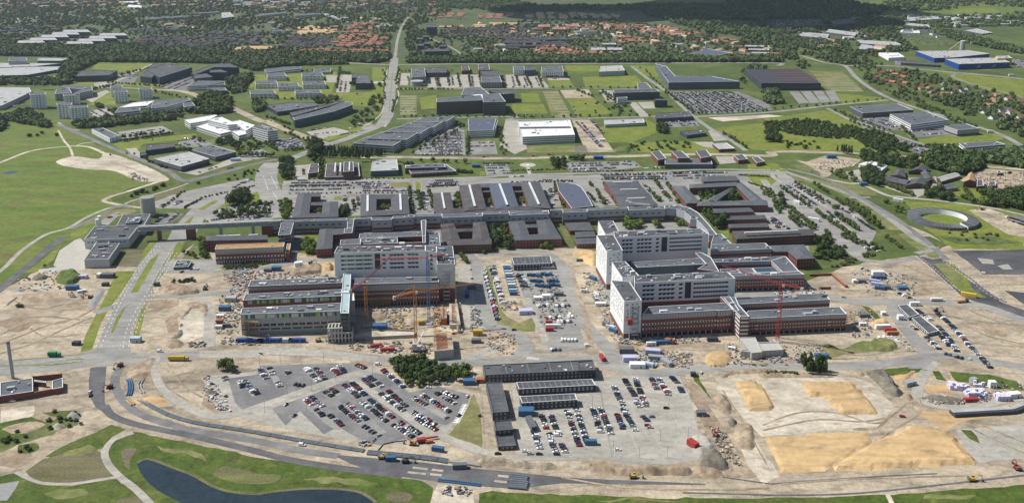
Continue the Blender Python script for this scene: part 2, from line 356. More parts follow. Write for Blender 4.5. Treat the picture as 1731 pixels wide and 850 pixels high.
def facade(win,cl,P,z0,h,layers,far):
 H=h-z0
 for a,b,L,t,nr in edges(P):
  for ly in layers:
   k=ly[0]
   if k in ('st','st2','stb'):
    n=max(1,round(H/3.6));sh=H/n
    if k=='stb':
     for q in range(n):wpanel(win,a,t,nr,.6,L-.6,z0+q*sh+sh*.35,z0+q*sh+sh*.72,ly[1],.09)
     if not far and n and L>12:
      for q in range(int(L/4.5)):
       wpanel(cl,a,t,nr,2+q*4.5,2.35+q*4.5,z0+sh*.3,h-sh*.2,'slate_wall' if 'blue' in ly[1]else 'pale_wall',.13)
     continue
    m_,pitch,wf,hf=ly[1:5];dd=.1 if k=='st' else .16
    if far:pitch*=1.6
    c=int((L-1)/pitch);
    if c<1:continue
    off=(L-c*pitch)/2
    for q in range(n):
     for r in range(c):
      s=off+(r+.5)*pitch;ww=pitch*wf/2;zc=z0+q*sh+sh*.55
      wpanel(win,a,t,nr,s-ww,s+ww,zc-sh*hf/2,zc+sh*hf/2,m_,dd)
   elif k=='band':
    if L>4:wpanel(cl,a,t,nr,.3,L-.3,z0+ly[1]*H,z0+ly[2]*H,ly[3],.07)
   elif k in ('grid','rib'):
    pitch,wf=ly[4],ly[5];c=int((L-1)/pitch)
    if c<1:continue
    off=(L-c*pitch)/2;o_=win if k=='grid' else cl
    for r in range(c):
     s=off+(r+.5)*pitch;ww=pitch*wf/2
     wpanel(o_,a,t,nr,s-ww,s+ww,z0+ly[1]*H,z0+ly[2]*H,ly[3],.13)
   elif k=='fins':
    if L<20:continue
    c=int((L-6)/2.0);r_=random.Random(int(L)+int(h))
    for r in range(c):
     q=r_.random();m_='fin_green' if q<.14 else 'fin_dark' if q<.26 else 'fin_lime' if q<.36 else 'fin_white' if q<.62 else 'slate_wall' if q<.8 else 'zinc'
     wpanel(cl,a,t,nr,4+r*2.0,5.8+r*2.0,z0+ly[1]*H,z0+ly[2]*H,m_,.15)
   elif k=='rand2':
    if L<40:continue
    zs=[h-3.2-4.1*i for i in range(4)];rv=nr[1]<-.5
    if not rv:continue
    fl=len(ly)>1;fx=(lambda s0,s1:(L-s1,L-s0))if fl else (lambda s0,s1:(s0,s1))
    def wp_(o_,s0,s1,*z_):s0,s1=fx(s0,s1);wpanel(o_,a,t,nr,s0,s1,*z_)
    wp_(cl,L*.50,L*.56,zs[-1]-1.2,zs[0]+1.6,'dark_wall',.15)
    for zz in zs:
     s_=L*.08;p_=L*.04;i_=0
     while s_<L*.47:
      if i_%5!=3:wp_(win,s_,s_+2.6,zz-1.0,zz+.7,'glass',.12);wp_(win,s_+.9,s_+3.5,zz-.1,zz+.9,'glass',.13)
      s_+=p_;i_+=1
     wp_(win,L*.58,L*.93,zz-.9,zz+.7,'glass',.12)
     for r in range(int(L*.35/2.6)):wp_(cl,L*.58+r*2.6,L*.58+r*2.6+(.4 if not fl or r%3 else 1.6),zz-.9,zz+.7,'pale_wall' if not fl or r%3 else 'fin_lime',.15)
   elif k=='rand':
    pitch,rows=ly[4],ly[5];c=int((L-1)/pitch)
    for rr in range(rows):
     for r in range(c):
      if RR.random()<.3:continue
      s=1+(r+.3+RR.random()*.4)*pitch;z=z0+H*(ly[1]+(ly[2]-ly[1])*(rr+.5)/rows)
      wpanel(win,a,t,nr,s-.8,s+.8,z-.8,z+.8,ly[3],.1)
def flat_vol(root,o,P,z0,h,st,opt,far):
 P=ccw(P);wall,roof,cop,layers=ST[st];wall=opt.get('wall',wall);roof=opt.get('roof',roof);cop=opt.get('cop',cop);layers=opt.get('lay',layers)
 mb=MB();mb.prism(P,z0,h,wall,top=False);mb.build('wall',root,o)
 I=inset(P,.45 if not far else .6);mb=MB();n=len(P)
 for i in range(n):
  a,b,c,d=P[i],P[(i+1)%n],I[(i+1)%n],I[i]
  mb.face([(a[0],a[1],h+.12),(b[0],b[1],h+.12),(c[0],c[1],h+.12),(d[0],d[1],h+.12)],cop)
  mb.face([(a[0],a[1],h-.3),(b[0],b[1],h-.3),(b[0],b[1],h+.12),(a[0],a[1],h+.12)],cop)
  mb.face([(d[0],d[1],h+.12),(c[0],c[1],h+.12),(c[0],c[1],h-.7),(d[0],d[1],h-.7)],cop)
 P2=[(a[0]+(a[0]-b[0])*.0,a[1])for a,b in zip(P,I)]
 mb.build('parapet',root,o)
 mb=MB();mb.face([(p[0],p[1],h-.55)for p in I],roof);ro=mb.build('roof',root,o)
 cl=MB();k=opt.get('clut',None);ar=area(P)
 if k is None:k=int(min(26,ar/180))if not far else int(min(8,ar/500))
 xs=[p[0]for p in I];ys=[p[1]for p in I];ang=math.atan2(P[1][1]-P[0][1],P[1][0]-P[0][0]);tries=0
 while k>0 and tries<200:
  tries+=1;x=RR.uniform(min(xs),max(xs));y=RR.uniform(min(ys),max(ys))
  if not inside(x,y,inset(P,2.5)):continue
  k-=1;q=RR.random();
  d=(RR.uniform(1,2.2),RR.uniform(1,2.2),RR.uniform(.5,1.1))if q<.7 else (RR.uniform(3,7),RR.uniform(2,3),RR.uniform(1,2.2))
  cl.box((x,y,h-.55+d[2]/2),d,RR.choice(['skylight','zinc','roof_light','slate_wall','zinc']),ang)
 cl.build('roof_vents',root,o,kind='stuff')
 win,cd_=MB(),MB();facade(win,cd_,P,z0,h,layers,far)
 cd_.build('cladding',root,o,kind='stuff');win.build('windows',root,o,kind='stuff')
def hip_vol(root,o,P,z0,h,st,opt,far):
 wall,roof,cop,layers=ST[st];wall=opt.get('wall',wall);roof=opt.get('roof',roof);layers=opt.get('lay',layers)
 P=ccw(P);rh=opt.get('rh',2.2);g=opt.get('gable',0)
 L0=math.hypot(P[1][0]-P[0][0],P[1][1]-P[0][1]);L1=math.hypot(P[2][0]-P[1][0],P[2][1]-P[1][1])
 if L0<L1:P=P[1:]+P[:1];L0,L1=L1,L0
 mb=MB();mb.prism(P,z0,h,wall,top=False);mb.build('wall',root,o)
 E=inset(P,-.5);lp=lambda a,b,t:(a[0]+(b[0]-a[0])*t,a[1]+(b[1]-a[1])*t)
 m0,m1=lp(E[3],E[0],.5),lp(E[1],E[2],.5);k=0 if g else min(.45,L1*.45/L0)
 r0,r1=lp(m0,m1,k),lp(m0,m1,1-k);z=lambda p,zz:(p[0],p[1],zz)
 mb=MB();e=h+.02
 mb.face([z(E[0],e),z(E[1],e),z(r1,h+rh),z(r0,h+rh)],roof);mb.face([z(E[2],e),z(E[3],e),z(r0,h+rh),z(r1,h+rh)],roof)
 mg=wall if g else roof
 mb.face([z(E[3],e),z(E[0],e),z(r0,h+rh)],mg);mb.face([z(E[1],e),z(E[2],e),z(r1,h+rh)],mg)
 mb.face([z(p,h-.05)for p in E][::-1],roof)
 for i in range(4):mb.face([z(E[i],h-.05),z(E[(i+1)%4],h-.05),z(E[(i+1)%4],e),z(E[i],e)],'zinc')
 mb.bar(z(r0,h+rh+.05),z(r1,h+rh+.05),.18,'slate_wall');mb.build('roof',root,o)
 win,cd_=MB(),MB();facade(win,cd_,P,z0,h,layers,far);cd_.build('cladding',root,o,kind='stuff');win.build('windows',root,o,kind='stuff')
def vol_geom(s,hz,zb=0):
 q=px(s);k=scale_of(s)
 h=-hz if hz<0 else hcalc(q[0][0],q[0][1],hz/k,zb)
 return [G(a[0],a[1],h)for a in q],h
def B(name,label,cat,vols,group=None,sky_=(),extra=None):
 """vols: (roof outline, visible wall height at its first corner in tile px or -metres, style, options)"""
 V=[]
 for v in vols:
  s,hz,st=v[:3];opt=v[3]if len(v)>3 else {}
  P,h=vol_geom(s,hz,opt.get('zb',0));V.append((P,h,st,opt))
 P0=V[0][0];o=(sum(p[0]for p in P0)/len(P0),sum(p[1]for p in P0)/len(P0),0)
 root=empty(name,o,label,cat,group)
 for P,h,st,opt in V:
  far=math.hypot(o[0],o[1])>1150
  (hip_vol if opt.get('hip')else flat_vol)(root,o,P,opt.get('z0',0.0),h,st,opt,far)
 for s in sky_:
  (a,b)=[G(q[0],q[1],s[1])for q in px(s[0])];mb=MB();L=math.hypot(b[0]-a[0],b[1]-a[1]);an=math.atan2(b[1]-a[1],b[0]-a[0])
  mb.box(((a[0]+b[0])/2,(a[1]+b[1])/2,s[1]-.5),(L,s[2],1.2),'skylight',an)
  for q in range(int(L/3)):
   t=(q+.5)*3/L;mb.box((a[0]+(b[0]-a[0])*t,a[1]+(b[1]-a[1])*t,s[1]-.44),(.25,s[2]+.1,1.25),'zinc',an)
  mb.build('rooflight',root,o)
 if extra:extra(root,o,V)
 return root
COLS=[('black',.25),('charcoal',.17),('grey',.13),('silver',.15),('white',.15),('blue',.09),('red',.06)]
CN=dict(black='black',charcoal='dark grey',grey='grey',silver='silver',white='white',blue='dark blue',red='red')
def pickc():
 r=RR.random();t=0
 for n,w_ in COLS:
  t+=w_
  if r<t:return n
 return 'black'
def loft(mb,secs,m,cap=True):
 i0=len(mb.v);n=len(secs[0]);k=mb.mi(m)
 for s in secs:mb.v+=s
 for a in range(len(secs)-1):
  for q in range(n-1):mb.f.append((i0+a*n+q,i0+a*n+q+1,i0+(a+1)*n+q+1,i0+(a+1)*n+q));mb.m.append(k)
 if cap:
  mb.f.append(tuple(i0+q for q in range(n)));mb.m.append(k);mb.f.append(tuple(i0+(len(secs)-1)*n+n-1-q for q in range(n)));mb.m.append(k)
def car_body(mb,m,van=False):
 W=.9 if not van else 1.0
 pr=[(-2.2,.35,.72,.82),(-2.1,.3,.95,.88),(-1.3,.28,1.0,.9),(.9,.28,.98,.9),(1.9,.3,.8,.86),(2.2,.35,.62,.76)]
 if van:pr=[(-2.5,.3,1.1,.95),(-2.4,.3,1.2,1),(1.2,.3,1.2,1),(1.9,.3,1.05,.95),(2.4,.35,.8,.85)]
 loft(mb,[[(x,-w_*1.0,z0),(x,-w_,z1-.12),(x,-w_*.92,z1),(x,w_*.92,z1),(x,w_,z1-.12),(x,w_,z0)]for x,z0,z1,w_ in pr],m)
 if van:loft(mb,[[(-2.42,-.95,1.1),(-2.38,-.82,2.0),(-2.38,.82,2.0),(-2.42,.95,1.1)],[(.9,-.95,1.1),(.7,-.82,2.02),(.7,.82,2.02),(.9,.95,1.1)]],m)
 else :
  mb.face([(-1.35,-.62,1.44),(.2,-.62,1.46),(.2,.62,1.46),(-1.35,.62,1.44)],m)
  for s in (-1,1):mb.bar((.95,s*.78,.98),(.2,s*.62,1.46),.05,m,3);mb.bar((-1.95,s*.78,.98),(-1.35,s*.62,1.44),.06,m,3)
def car_glass(mb,van=False):
 if van:loft(mb,[[(.72,-.8,1.98),(.72,.8,1.98)],[(1.5,-.86,1.16),(1.5,.86,1.16)]],'glass',False);return
 loft(mb,[[(-1.98,-.76,.97),(-1.98,.76,.97)],[(-1.36,-.61,1.42),(-1.36,.61,1.42)]],'glass',False)
 loft(mb,[[(.21,-.61,1.44),(.21,.61,1.44)],[(1.0,-.76,.96),(1.0,.76,.96)]],'glass',False)
 for s in (-1,1):mb.face([(-1.95,s*.8,.97),(-1.35,s*.64,1.42),(.2,s*.64,1.44),(.95,s*.8,.97)][::s],'glass')
def car_wheels(mb):
 for x in (-1.35,1.35):
  for s in (-1,1):mb.bar((x,s*.7,.32),(x,s*.93,.32),.33,'rubber',8)
def car_lights(mb,m):
 pass
CME={}
for c_ in CN:
 a=MB();car_body(a,'paint_'+c_);bq=MB();car_glass(bq);e=MB();car_wheels(e)
 CME[c_]=(a.mesh('body'),bq.mesh('windows'),e.mesh('wheels'))
a=MB();car_body(a,'paint_white',True);bq=MB();car_glass(bq,True);e=MB();car_wheels(e);CME['van']=(a.mesh('body'),bq.mesh('windscreen'),e.mesh('wheels'))
CARS=[]
def row(s,where,rowd,fill=.93,pitch=2.65,ang=None,dbl=0,van=.05,turn=0):
 P=[q[:2]for q in GP(s)]
 if where==A:ribbon('parking_bay','gravel_grey',s,5.2,5.6,smooth=False)
 for i in range(len(P)-1):
  a,b=P[i],P[i+1];L=math.hypot(b[0]-a[0],b[1]-a[1]);n=max(1,int(L/pitch));dx,dy=(b[0]-a[0])/L,(b[1]-a[1])/L
  base=math.atan2(dy,dx)+math.pi/2+radians(turn)if ang is None else radians(ang)
  for k in range(2 if dbl else 1):
   off=(k-.5)*dbl if dbl else 0;gap=0
   for q in range(n):
    if RR.random()>fill or gap>0:
     gap=gap-1 if gap>0 else (RR.choice([0,0,1,3])if fill<.9 else 0);continue
    t=(q+.5)*L/n
    kind='van' if RR.random()<van else pickc()
    j=RR.gauss(0,.22)
    CARS.append((a[0]+dx*t-dy*(off+j),a[1]+dy*t+dx*(off+j),base+(math.pi if RR.random()<.35 else 0)+RR.gauss(0,.025),kind,where,rowd+((' left side',' right side')[k]if dbl else ''),q))
def car_at(s,kind,ang,label):
 for q in GP(s):CARS.append((q[0],q[1],radians(ang),kind,label,None,0))
ORD=['','second ','third ','fourth ','fifth ','sixth ','seventh ','eighth ','ninth ','tenth ','eleventh ','twelfth ','thirteenth ','fourteenth ','fifteenth ','sixteenth ','seventeenth ','eighteenth ','nineteenth ','twentieth ']
def flush_cars(limit=300):
 C=[(toV(c[0],c[1],0)+(2000 if c[5]is None else 0),i)for i,c in enumerate(CARS)];C.sort(reverse=True)
 big=[CARS[i]for _,i in C[:limit]];rest=[CARS[i]for _,i in C[limit:]]
 cnt={};big.sort(key=lambda c:(c[4],str(c[5]),-c[1]))
 for x,y,h,k,wh,rd,q in big:
  w_='van' if k=='van' else 'car';cn='white' if k=='van' else CN[k]
  if rd is None:lab=wh
  else :
   key=(wh,rd);cnt[key]=cnt.get(key,0)+1;n=cnt[key]
   ordn=ORD[n-1]if n<=20 else str(n)+'th '
   lab='%s %s, %sfrom the near end of the %s, %s'%(cn,w_,ordn if ordn else 'first ',rd,wh)
   ws=lab.split();lab=' '.join(ws[:16])
  e=empty('parked_'+w_,(x,y,.14),lab,w_,'parked cars and vans',h)
  for nm,me in zip(('body','windscreen' if k=='van' else 'windows','wheels'),CME[k]):part(nm,me,e,kind='stuff' if nm=='wheels' else None)
 for kinds in (None,):
  mb=MB();V=[];Fc=[];Mi=[];ml=[]
  proto={}
  for k in list(CN)+['van']:
   q=MB();van=k=='van';col_='paint_white' if van else 'paint_'+k;W=.88
   z1=1.1 if van else .9
   q.box((0,0,.25+z1/2-.1),(4.9 if van else 4.4,1.85,z1),col_)
   if van:q.box((-.6,0,1.55),(3.6,1.8,.95),col_);
   else :
    loft(q,[[(-1.95,-.78,.98),(-1.35,-.62,1.45),(-1.35,.62,1.45),(-1.95,.78,.98)],[(1.0,-.78,.98),(.2,-.62,1.47),(.2,.62,1.47),(1.0,.78,.98)]],'glass')
    q.face([(-1.3,-.6,1.48),(.18,-.6,1.49),(.18,.6,1.49),(-1.3,.6,1.48)],col_)
   q.box((0,0,.15),(3.6,1.75,.3),'rubber');proto[k]=q
  for x,y,h,k,wh,rd,_q in rest:
   q=proto[k];ca,sa=math.cos(h),math.sin(h);i0=len(mb.v)
   mb.v+=[(x+a*ca-b_*sa,y+a*sa+b_*ca,c+.14)for a,b_,c in q.v]
   for f_,m_ in zip(q.f,q.m):mb.f.append(tuple(i0+z for z in f_));mb.m.append(mb.mi(q.ml[m_]))
  o=mb.build('parked_cars',kind='stuff');tag(o,'hundreds of small parked cars filling the rows of all the farther car parks','cars')
 print('cars',len(CARS))
def blob_mesh(name,m,sx,sz,nl,seed,leaf=.34,core=True,cone=0.0):
 """crown of unit size: z from 0 to sz, made of many small tilted leaf clumps on a lumpy core"""
 r=random.Random(seed);mb=MB();k=mb.mi(m);lob=[(r.gauss(0,1),r.gauss(0,1),r.gauss(0,1))for _ in range(7)]
 def rad(d):
  q=1+.30*pnoise((d[0]*1.6+seed,d[1]*1.6,d[2]*1.6))+.22*pnoise((d[0]*3.7,d[1]*3.7+seed,d[2]*3.7));return q
 def pt(d,f=1.0):
  q=rad(d)*f;z=.5+.5*d[2]*q;t=1-cone*max(0,min(1,z));return (d[0]*q*sx/2*t,d[1]*q*sx/2*t,z*sz)
 if core:
  rings,seg=4,7;idx=[]
  for a in range(rings+1):
   th=math.pi*a/rings;rw=[]
   for b in range(seg):
    ph=2*math.pi*b/seg;d=(math.sin(th)*math.cos(ph),math.sin(th)*math.sin(ph),math.cos(th));rw.append(len(mb.v));mb.v.append(pt(d,.8))
   idx.append(rw)
  for a in range(rings):
   for b in range(seg):mb.f.append((idx[a][b],idx[a+1][b],idx[a+1][(b+1)%seg],idx[a][(b+1)%seg]));mb.m.append(k)
 for q in range(nl):
  u=r.uniform(-.75,1);ph=r.uniform(0,2*math.pi);s=math.sqrt(max(0,1-u*u));d=(s*math.cos(ph),s*math.sin(ph),u)
  c=Vector(pt(d,r.uniform(.78,1.08)));nrm=Vector(d)+Vector((r.gauss(0,.55),r.gauss(0,.55),r.gauss(0,.55)));nrm.normalize();a=nrm.orthogonal().normalized();b=nrm.cross(a)
  l=leaf*r.uniform(.5,1.15)*.5;t=r.uniform(0,6.28);pts=[]
  for w_ in range(5):
   an=t+w_*2*math.pi/5;l2=l*r.uniform(.6,1.2);pts.append(c+a*(l2*math.cos(an))*sx+b*(l2*math.sin(an))*sx+nrm*r.uniform(-.1,.1)*l*sx)
  i0=len(mb.v);mb.v+=[tuple(p)for p in pts];mb.f.append(tuple(range(i0,i0+5)));mb.m.append(k)
 return mb.mesh(name)
def trunk_mesh(h,r):
 mb=MB();mb.bar((0,0,-.2),(0,0,h),r,'bark',6)
 for q in range(4):
  t=q*1.6;mb.bar((0,0,h*.75),(math.cos(t)*h*.35,math.sin(t)*h*.35,h*1.35),r*.5,'bark',4)
 return mb.mesh('trunk')
TP={}
def tproto(k,m,w_,h,th,nl,leaf=.34,cone=0.0,nv=3):
 TP[k]=([blob_mesh('crown',m,w_,h,nl,s*7+len(TP)*31+1,leaf,True,cone)for s in range(nv)],trunk_mesh(th+.5,.035*w_+.05),th,w_,h)
tproto('big','leaf_dark',9,8.5,2,170,.2);tproto('mid','leaf',6,6,1.6,120,.24);tproto('street','leaf',3.8,4.4,1.5,80,.3)
tproto('light','leaf_light',6.5,6,1.5,120,.24);tproto('poplar','leaf_dark',3.6,9,1.0,100,.34,.45);tproto('shrub','leaf_olive',3.2,2.2,.2,50,.4);tproto('bush','leaf_dark',4.5,3.4,.2,80,.3)
TREES=[]
def treeline(s,n,kind,label,sc_=1.0,jit=.8):
 P=[q[:2]for q in GP(s)];L=[0]
 for i in range(len(P)-1):L.append(L[-1]+math.hypot(P[i+1][0]-P[i][0],P[i+1][1]-P[i][1]))
 for q in range(n):
  t=(q+.5)/n*L[-1];i=max(j for j in range(len(P)-1)if L[j]<=t);f=(t-L[i])/max(L[i+1]-L[i],1e-6)
  TREES.append((P[i][0]+(P[i+1][0]-P[i][0])*f+RR.gauss(0,jit),P[i][1]+(P[i+1][1]-P[i][1])*f+RR.gauss(0,jit),kind,sc_*RR.uniform(.8,1.2),label))
def grove(s,spacing,kind,label,sc_=1.0,keep=1.0,kinds=None):
 P=[q[:2]for q in GP(s)];xs=[p[0]for p in P];ys=[p[1]for p in P];y=min(ys);q=0
 while y<max(ys):
  x=min(xs)+(q%2)*spacing/2
  while x<max(xs):
   X=x+RR.uniform(-.42,.42)*spacing;Y=y+RR.uniform(-.42,.42)*spacing
   if RR.random()<keep and inside(X,Y,P):TREES.append((X,Y,kind if not kinds else RR.choice(kinds),sc_*RR.uniform(.7,1.25),label))
   x+=spacing
  y+=spacing*.87;q+=1
def instancer(name,pts,meshes,label,cat,sx=(1,1)):
 """one stuff object: vertices carrying crowns by geometry nodes"""
 me=bpy.data.meshes.new(name);me.from_pydata([(p[0],p[1],p[2])for p in pts],[],[])
 at=me.attributes.new('size','FLOAT','POINT');at.data.foreach_set('value',[p[3]for p in pts])
 an=me.attributes.new('turn','FLOAT','POINT');an.data.foreach_set('value',[RR.uniform(0,6.28)for p in pts])
 o=bpy.data.objects.new(name,me);col.objects.link(o);tag(o,label,cat,kind='stuff')
 c=bpy.data.collections.new(name+'_kinds')
 for m_ in meshes:
  q=bpy.data.objects.new('crown_kind',m_);c.objects.link(q)
 ng=bpy.data.node_groups.new(name+'_nodes','GeometryNodeTree')
 ng.interface.new_socket('Geometry',in_out='INPUT',socket_type='NodeSocketGeometry');ng.interface.new_socket('Geometry',in_out='OUTPUT',socket_type='NodeSocketGeometry')
 N=ng.nodes;L=ng.links;gi=N.new('NodeGroupInput');go=N.new('NodeGroupOutput')
 ip=N.new('GeometryNodeInstanceOnPoints');ci=N.new('GeometryNodeCollectionInfo');ci.inputs['Collection'].default_value=c;ci.inputs['Separate Children'].default_value=True;ci.inputs['Reset Children'].default_value=True
 m2p=N.new('GeometryNodeMeshToPoints')
 na=N.new('GeometryNodeInputNamedAttribute');na.data_type='FLOAT';na.inputs['Name'].default_value='size'
 nb=N.new('GeometryNodeInputNamedAttribute');nb.data_type='FLOAT';nb.inputs['Name'].default_value='turn'
 cx=N.new('ShaderNodeCombineXYZ');cr=N.new('ShaderNodeCombineXYZ')
 for q in range(3):L.new(na.outputs['Attribute'],cx.inputs[q])
 L.new(nb.outputs['Attribute'],cr.inputs[2]);
 L.new(gi.outputs[0],m2p.inputs[0]);L.new(m2p.outputs[0],ip.inputs['Points']);L.new(ci.outputs[0],ip.inputs['Instance']);ip.inputs['Pick Instance'].default_value=True
 L.new(cr.outputs[0],ip.inputs['Rotation']);L.new(cx.outputs[0],ip.inputs['Scale']);L.new(ip.outputs[0],go.inputs[0])
 md=o.modifiers.new('scatter','NODES');md.node_group=ng
 return o
def numbered(L,i):
 by={}
 for t in L:by.setdefault(t[i],[]).append(t)
 out=[]
 for lab,ts in by.items():
  if 1<len(ts)<=20:
   ts.sort(key=lambda t:t[0]/t[1])
   for n,t in enumerate(ts):t=list(t);t[i]=('leftmost ' if n==0 else 'rightmost ' if n==len(ts)-1 else ORD[n].strip()+' from the left, ')+lab;t[i]=' '.join(t[i].split()[:16]);out.append(tuple(t))
  else :out+=ts
 return out
def flush_trees(limit=300):
 SM=('tree','shrub','street tree','xx','x')
 T=sorted(TREES,key=lambda t:-(toV(t[0],t[1])+60)*TP[t[2]][3]*t[3]*(1.0))
 big=[t for t in T if t[4]not in SM][:limit];bs=set(map(id,big));rest=[t for t in T if id(t)not in bs]
 for x,y,k,s,lab,g in numbered([t+(t[4],)for t in big],4):
  crowns,tr,th,w_,h=TP[k];e=empty('shrub' if k in ('shrub','bush')else 'tree',(x,y,0),lab,'shrub' if k in ('shrub','bush')else 'tree',g,RR.uniform(0,6.28));e.scale=(s,s,s*RR.uniform(.9,1.15))
  part('trunk' if k not in ('shrub','bush')else 'stem',tr,e);part('crown',RR.choice(crowns),e,(0,0,th*.8))
 by={}
 for t in rest:by.setdefault(t[2],[]).append(t)
 for k,ts in by.items():
  instancer('tree_cover' if k not in ('shrub','bush')else 'shrub_cover',[(t[0],t[1],TP[k][2]*.5*t[3],t[3])for t in ts],TP[k][0],'smaller %s spread through the grounds, streets and gardens'%('trees' if k not in ('shrub','bush')else 'shrubs'),'trees')
 print('trees',len(TREES))
WP={}
def wood(name,s,spacing,label,kinds,size,keep=1.0,excl=()):
 P=[q[:2]for q in GP(s)];xs=[p[0]for p in P];ys=[p[1]for p in P];pts=[];y=min(ys);q=0;E=[[z[:2]for z in GP(e)]for e in excl]
 while y<max(ys):
  x=min(xs)+(q%2)*spacing/2
  while x<max(xs):
   X=x+RR.uniform(-.45,.45)*spacing;Y=y+RR.uniform(-.45,.45)*spacing
   kp=keep if keep>=1 else keep*(.25+1.5*max(0,min(1,.5+.9*pnoise((X*.006,Y*.006,2)))))
   if RR.random()<kp and inside(X,Y,P)and not any(inside(X,Y,e)for e in E)and free(X,Y):pts.append((X,Y,0,size*RR.uniform(.7,1.3)))
   x+=spacing
  y+=spacing*.87;q+=1
 ms=[]
 for k in kinds:
  if k not in WP:WP[k]=[blob_mesh('crown',k,1.0,.85,46,5+9*i+len(WP),.36)for i in range(3)]
  ms+=WP[k]
 print(name,len(pts));return instancer(name,pts,ms,label,'trees')if pts else None
OCC=set()
def occupy():
 for o in list(col.objects):
  if o.type=='MESH' and o.name.split('.')[0]in ('wall','road','car_park','cycle_path'):
   me=o.data;n=len(me.vertices);co=np.empty(n*3);me.vertices.foreach_get('co',co);co=co.reshape(-1,3)+np.array(o.parent.location if o.parent else o.location)
   if o.name.startswith('wall'):
    x0,y0=co[:,0].min()-3,co[:,1].min()-3;x1,y1=co[:,0].max()+3,co[:,1].max()+3
    if (x1-x0)*(y1-y0)>40000:continue
    for i in range(int(x0//8),int(x1//8)+1):
     for j in range(int(y0//8),int(y1//8)+1):OCC.add((i,j))
   else :
    for pl in me.polygons:
     q=[co[v][:2]for v in pl.vertices];xs=[a[0]for a in q];ys=[a[1]for a in q]
     for i in range(int(min(xs)//8),int(max(xs)//8)+1):
      for j in range(int(min(ys)//8),int(max(ys)//8)+1):
       if len(q)==4 and (max(xs)-min(xs))<80 and (max(ys)-min(ys))<80 or inside(i*8+4,j*8+4,q):OCC.add((i,j))
def free(x,y):return (int(x//8),int(y//8))not in OCC
HOUSES=[]
def house_mesh(L,W,h,rh,wall,roof):
 P=[(-L/2,-W/2),(L/2,-W/2),(L/2,W/2),(-L/2,W/2)];a=MB();a.prism(P,0,h,wall,top=False)
 a.face([(L/2,-W/2,h),(L/2,W/2,h),(L/2,0,h+rh)],wall);a.face([(-L/2,W/2,h),(-L/2,-W/2,h),(-L/2,0,h+rh)],wall)
 e=.5;r=MB();X=L/2+e;Y=W/2+e;d=rh*e/(W/2)
 r.face([(-X,-Y,h-d),(X,-Y,h-d),(X,0,h+rh),(-X,0,h+rh)],roof);r.face([(X,Y,h-d),(-X,Y,h-d),(-X,0,h+rh),(X,0,h+rh)],roof);r.box((L*.2,.6,h+rh),(.8,.8,1.6),'brick_brown')
 wn=MB();
 for s in (-1,1):
  for q in range(3):wn.box((-L/2+L*(q+.5)/3,s*(W/2+.03),h*.5),(1.6,.1,1.4),'glass',bottom=True)
 return a.mesh('wall'),r.mesh('roof'),wn.mesh('windows')
HM={}
def houses(s,sp,ang,roof,wall,label,size=(14,8,3.2,3),keep=.85,jit=3,grp=None):
 k=(roof,wall,size)
 if k not in HM:HM[k]=house_mesh(*size,wall,roof)
 P=[q[:2]for q in GP(s)];cx=sum(p[0]for p in P)/len(P);cy=sum(p[1]for p in P)/len(P);a=radians(ang);ca,sa=math.cos(a),math.sin(a)
 R_=max(math.hypot(p[0]-cx,p[1]-cy)for p in P);i=-R_
 while i<R_:
  j=-R_
  while j<R_:
   u=i+RR.uniform(-jit,jit);v_=j+RR.uniform(-jit,jit);x=cx+u*ca-v_*sa;y=cy+u*sa+v_*ca
   if inside(x,y,P)and RR.random()<keep:HOUSES.append((x,y,a+RR.choice([0,0,math.pi/2])+RR.gauss(0,.06),k,label,RR.uniform(.85,1.15)))
   j+=sp[1]
  i+=sp[0]
def flush_houses(limit=300):
 H=sorted(HOUSES,key=lambda h:h[1]);grp={}
 for h in H:
  for a in (-1,0,1):
   for b in (-1,0,1):OCC.add((int((h[0]+a*6)//8),int((h[1]+b*5)//8)))
 for x,y,a,k,lab,s,g in numbered([h+(h[4],)for h in H[:limit]],4):
  e=empty('house',(x,y,0),lab,'house',g,a);e.scale=(s,s,s)
  for nm,me in zip(('wall','roof','windows'),HM[k]):part(nm,me,e,kind='stuff' if nm=='windows' else None)
 mb=MB()
 for x,y,a,k,lab,s in H[limit:]:
  L,W,h,rh=k[2];ca,sa=math.cos(a)*s,math.sin(a)*s;i0=len(mb.v)
  for me in HM[k][:2]:
   i0=len(mb.v);mb.v+=[(x+v.co.x*ca-v.co.y*sa,y+v.co.x*sa+v.co.y*ca,v.co.z*s)for v in me.vertices]
   for pl in me.polygons:mb.f.append(tuple(i0+z for z in pl.vertices));mb.m.append(mb.mi(me.materials[pl.material_index].name))
 o=mb.build('distant_houses',kind='stuff')
 if o:tag(o,'mass of small far off houses with red, brown and sand coloured roofs','houses')
 print('houses',len(H))
 # ================================================================== THE PLACE: ground
mb=MB();S=15000;mb.face([(-S,-300,0),(S,-300,0),(S,26000,0),(-S,26000,0)],'field');mb.build('ground',kind='structure')
patch('woodland_floor','woodfloor','F:-900,-8 -900,-40 2700,-40 2700,60 1731,60 1300,70 1250,104 690,104 300,105 -20,100 -900,100',1)
patch('sand_area','sand','F:-300,500 0,492 60,460 95,450 135,446 240,452 290,438 330,412 560,432 640,440 790,418 840,428 960,415 1010,425 1060,560 1380,470 1430,450 1500,438 1560,430 1612,412 1731,408 2100,408 2100,900 -300,900',1,wob=1.5)
patch('meadow','meadow','11:-600,735 150,722 330,790 430,850 21:430,60 600,160 740,225 1130,425 1215,412 740,600 575,740 350,845 31:150,240 0,370 -600,560',2,wob=1)
patch('dirt_clearing','sand_pale','21:370,280 480,250 640,265 700,228 900,290 1100,395 980,415 880,402 740,345 560,332 420,312',3,True,1)
ribbon('path','sand_pale','21:-300,400 0,290 200,215 400,188 560,185 660,220 760,275',6,3)
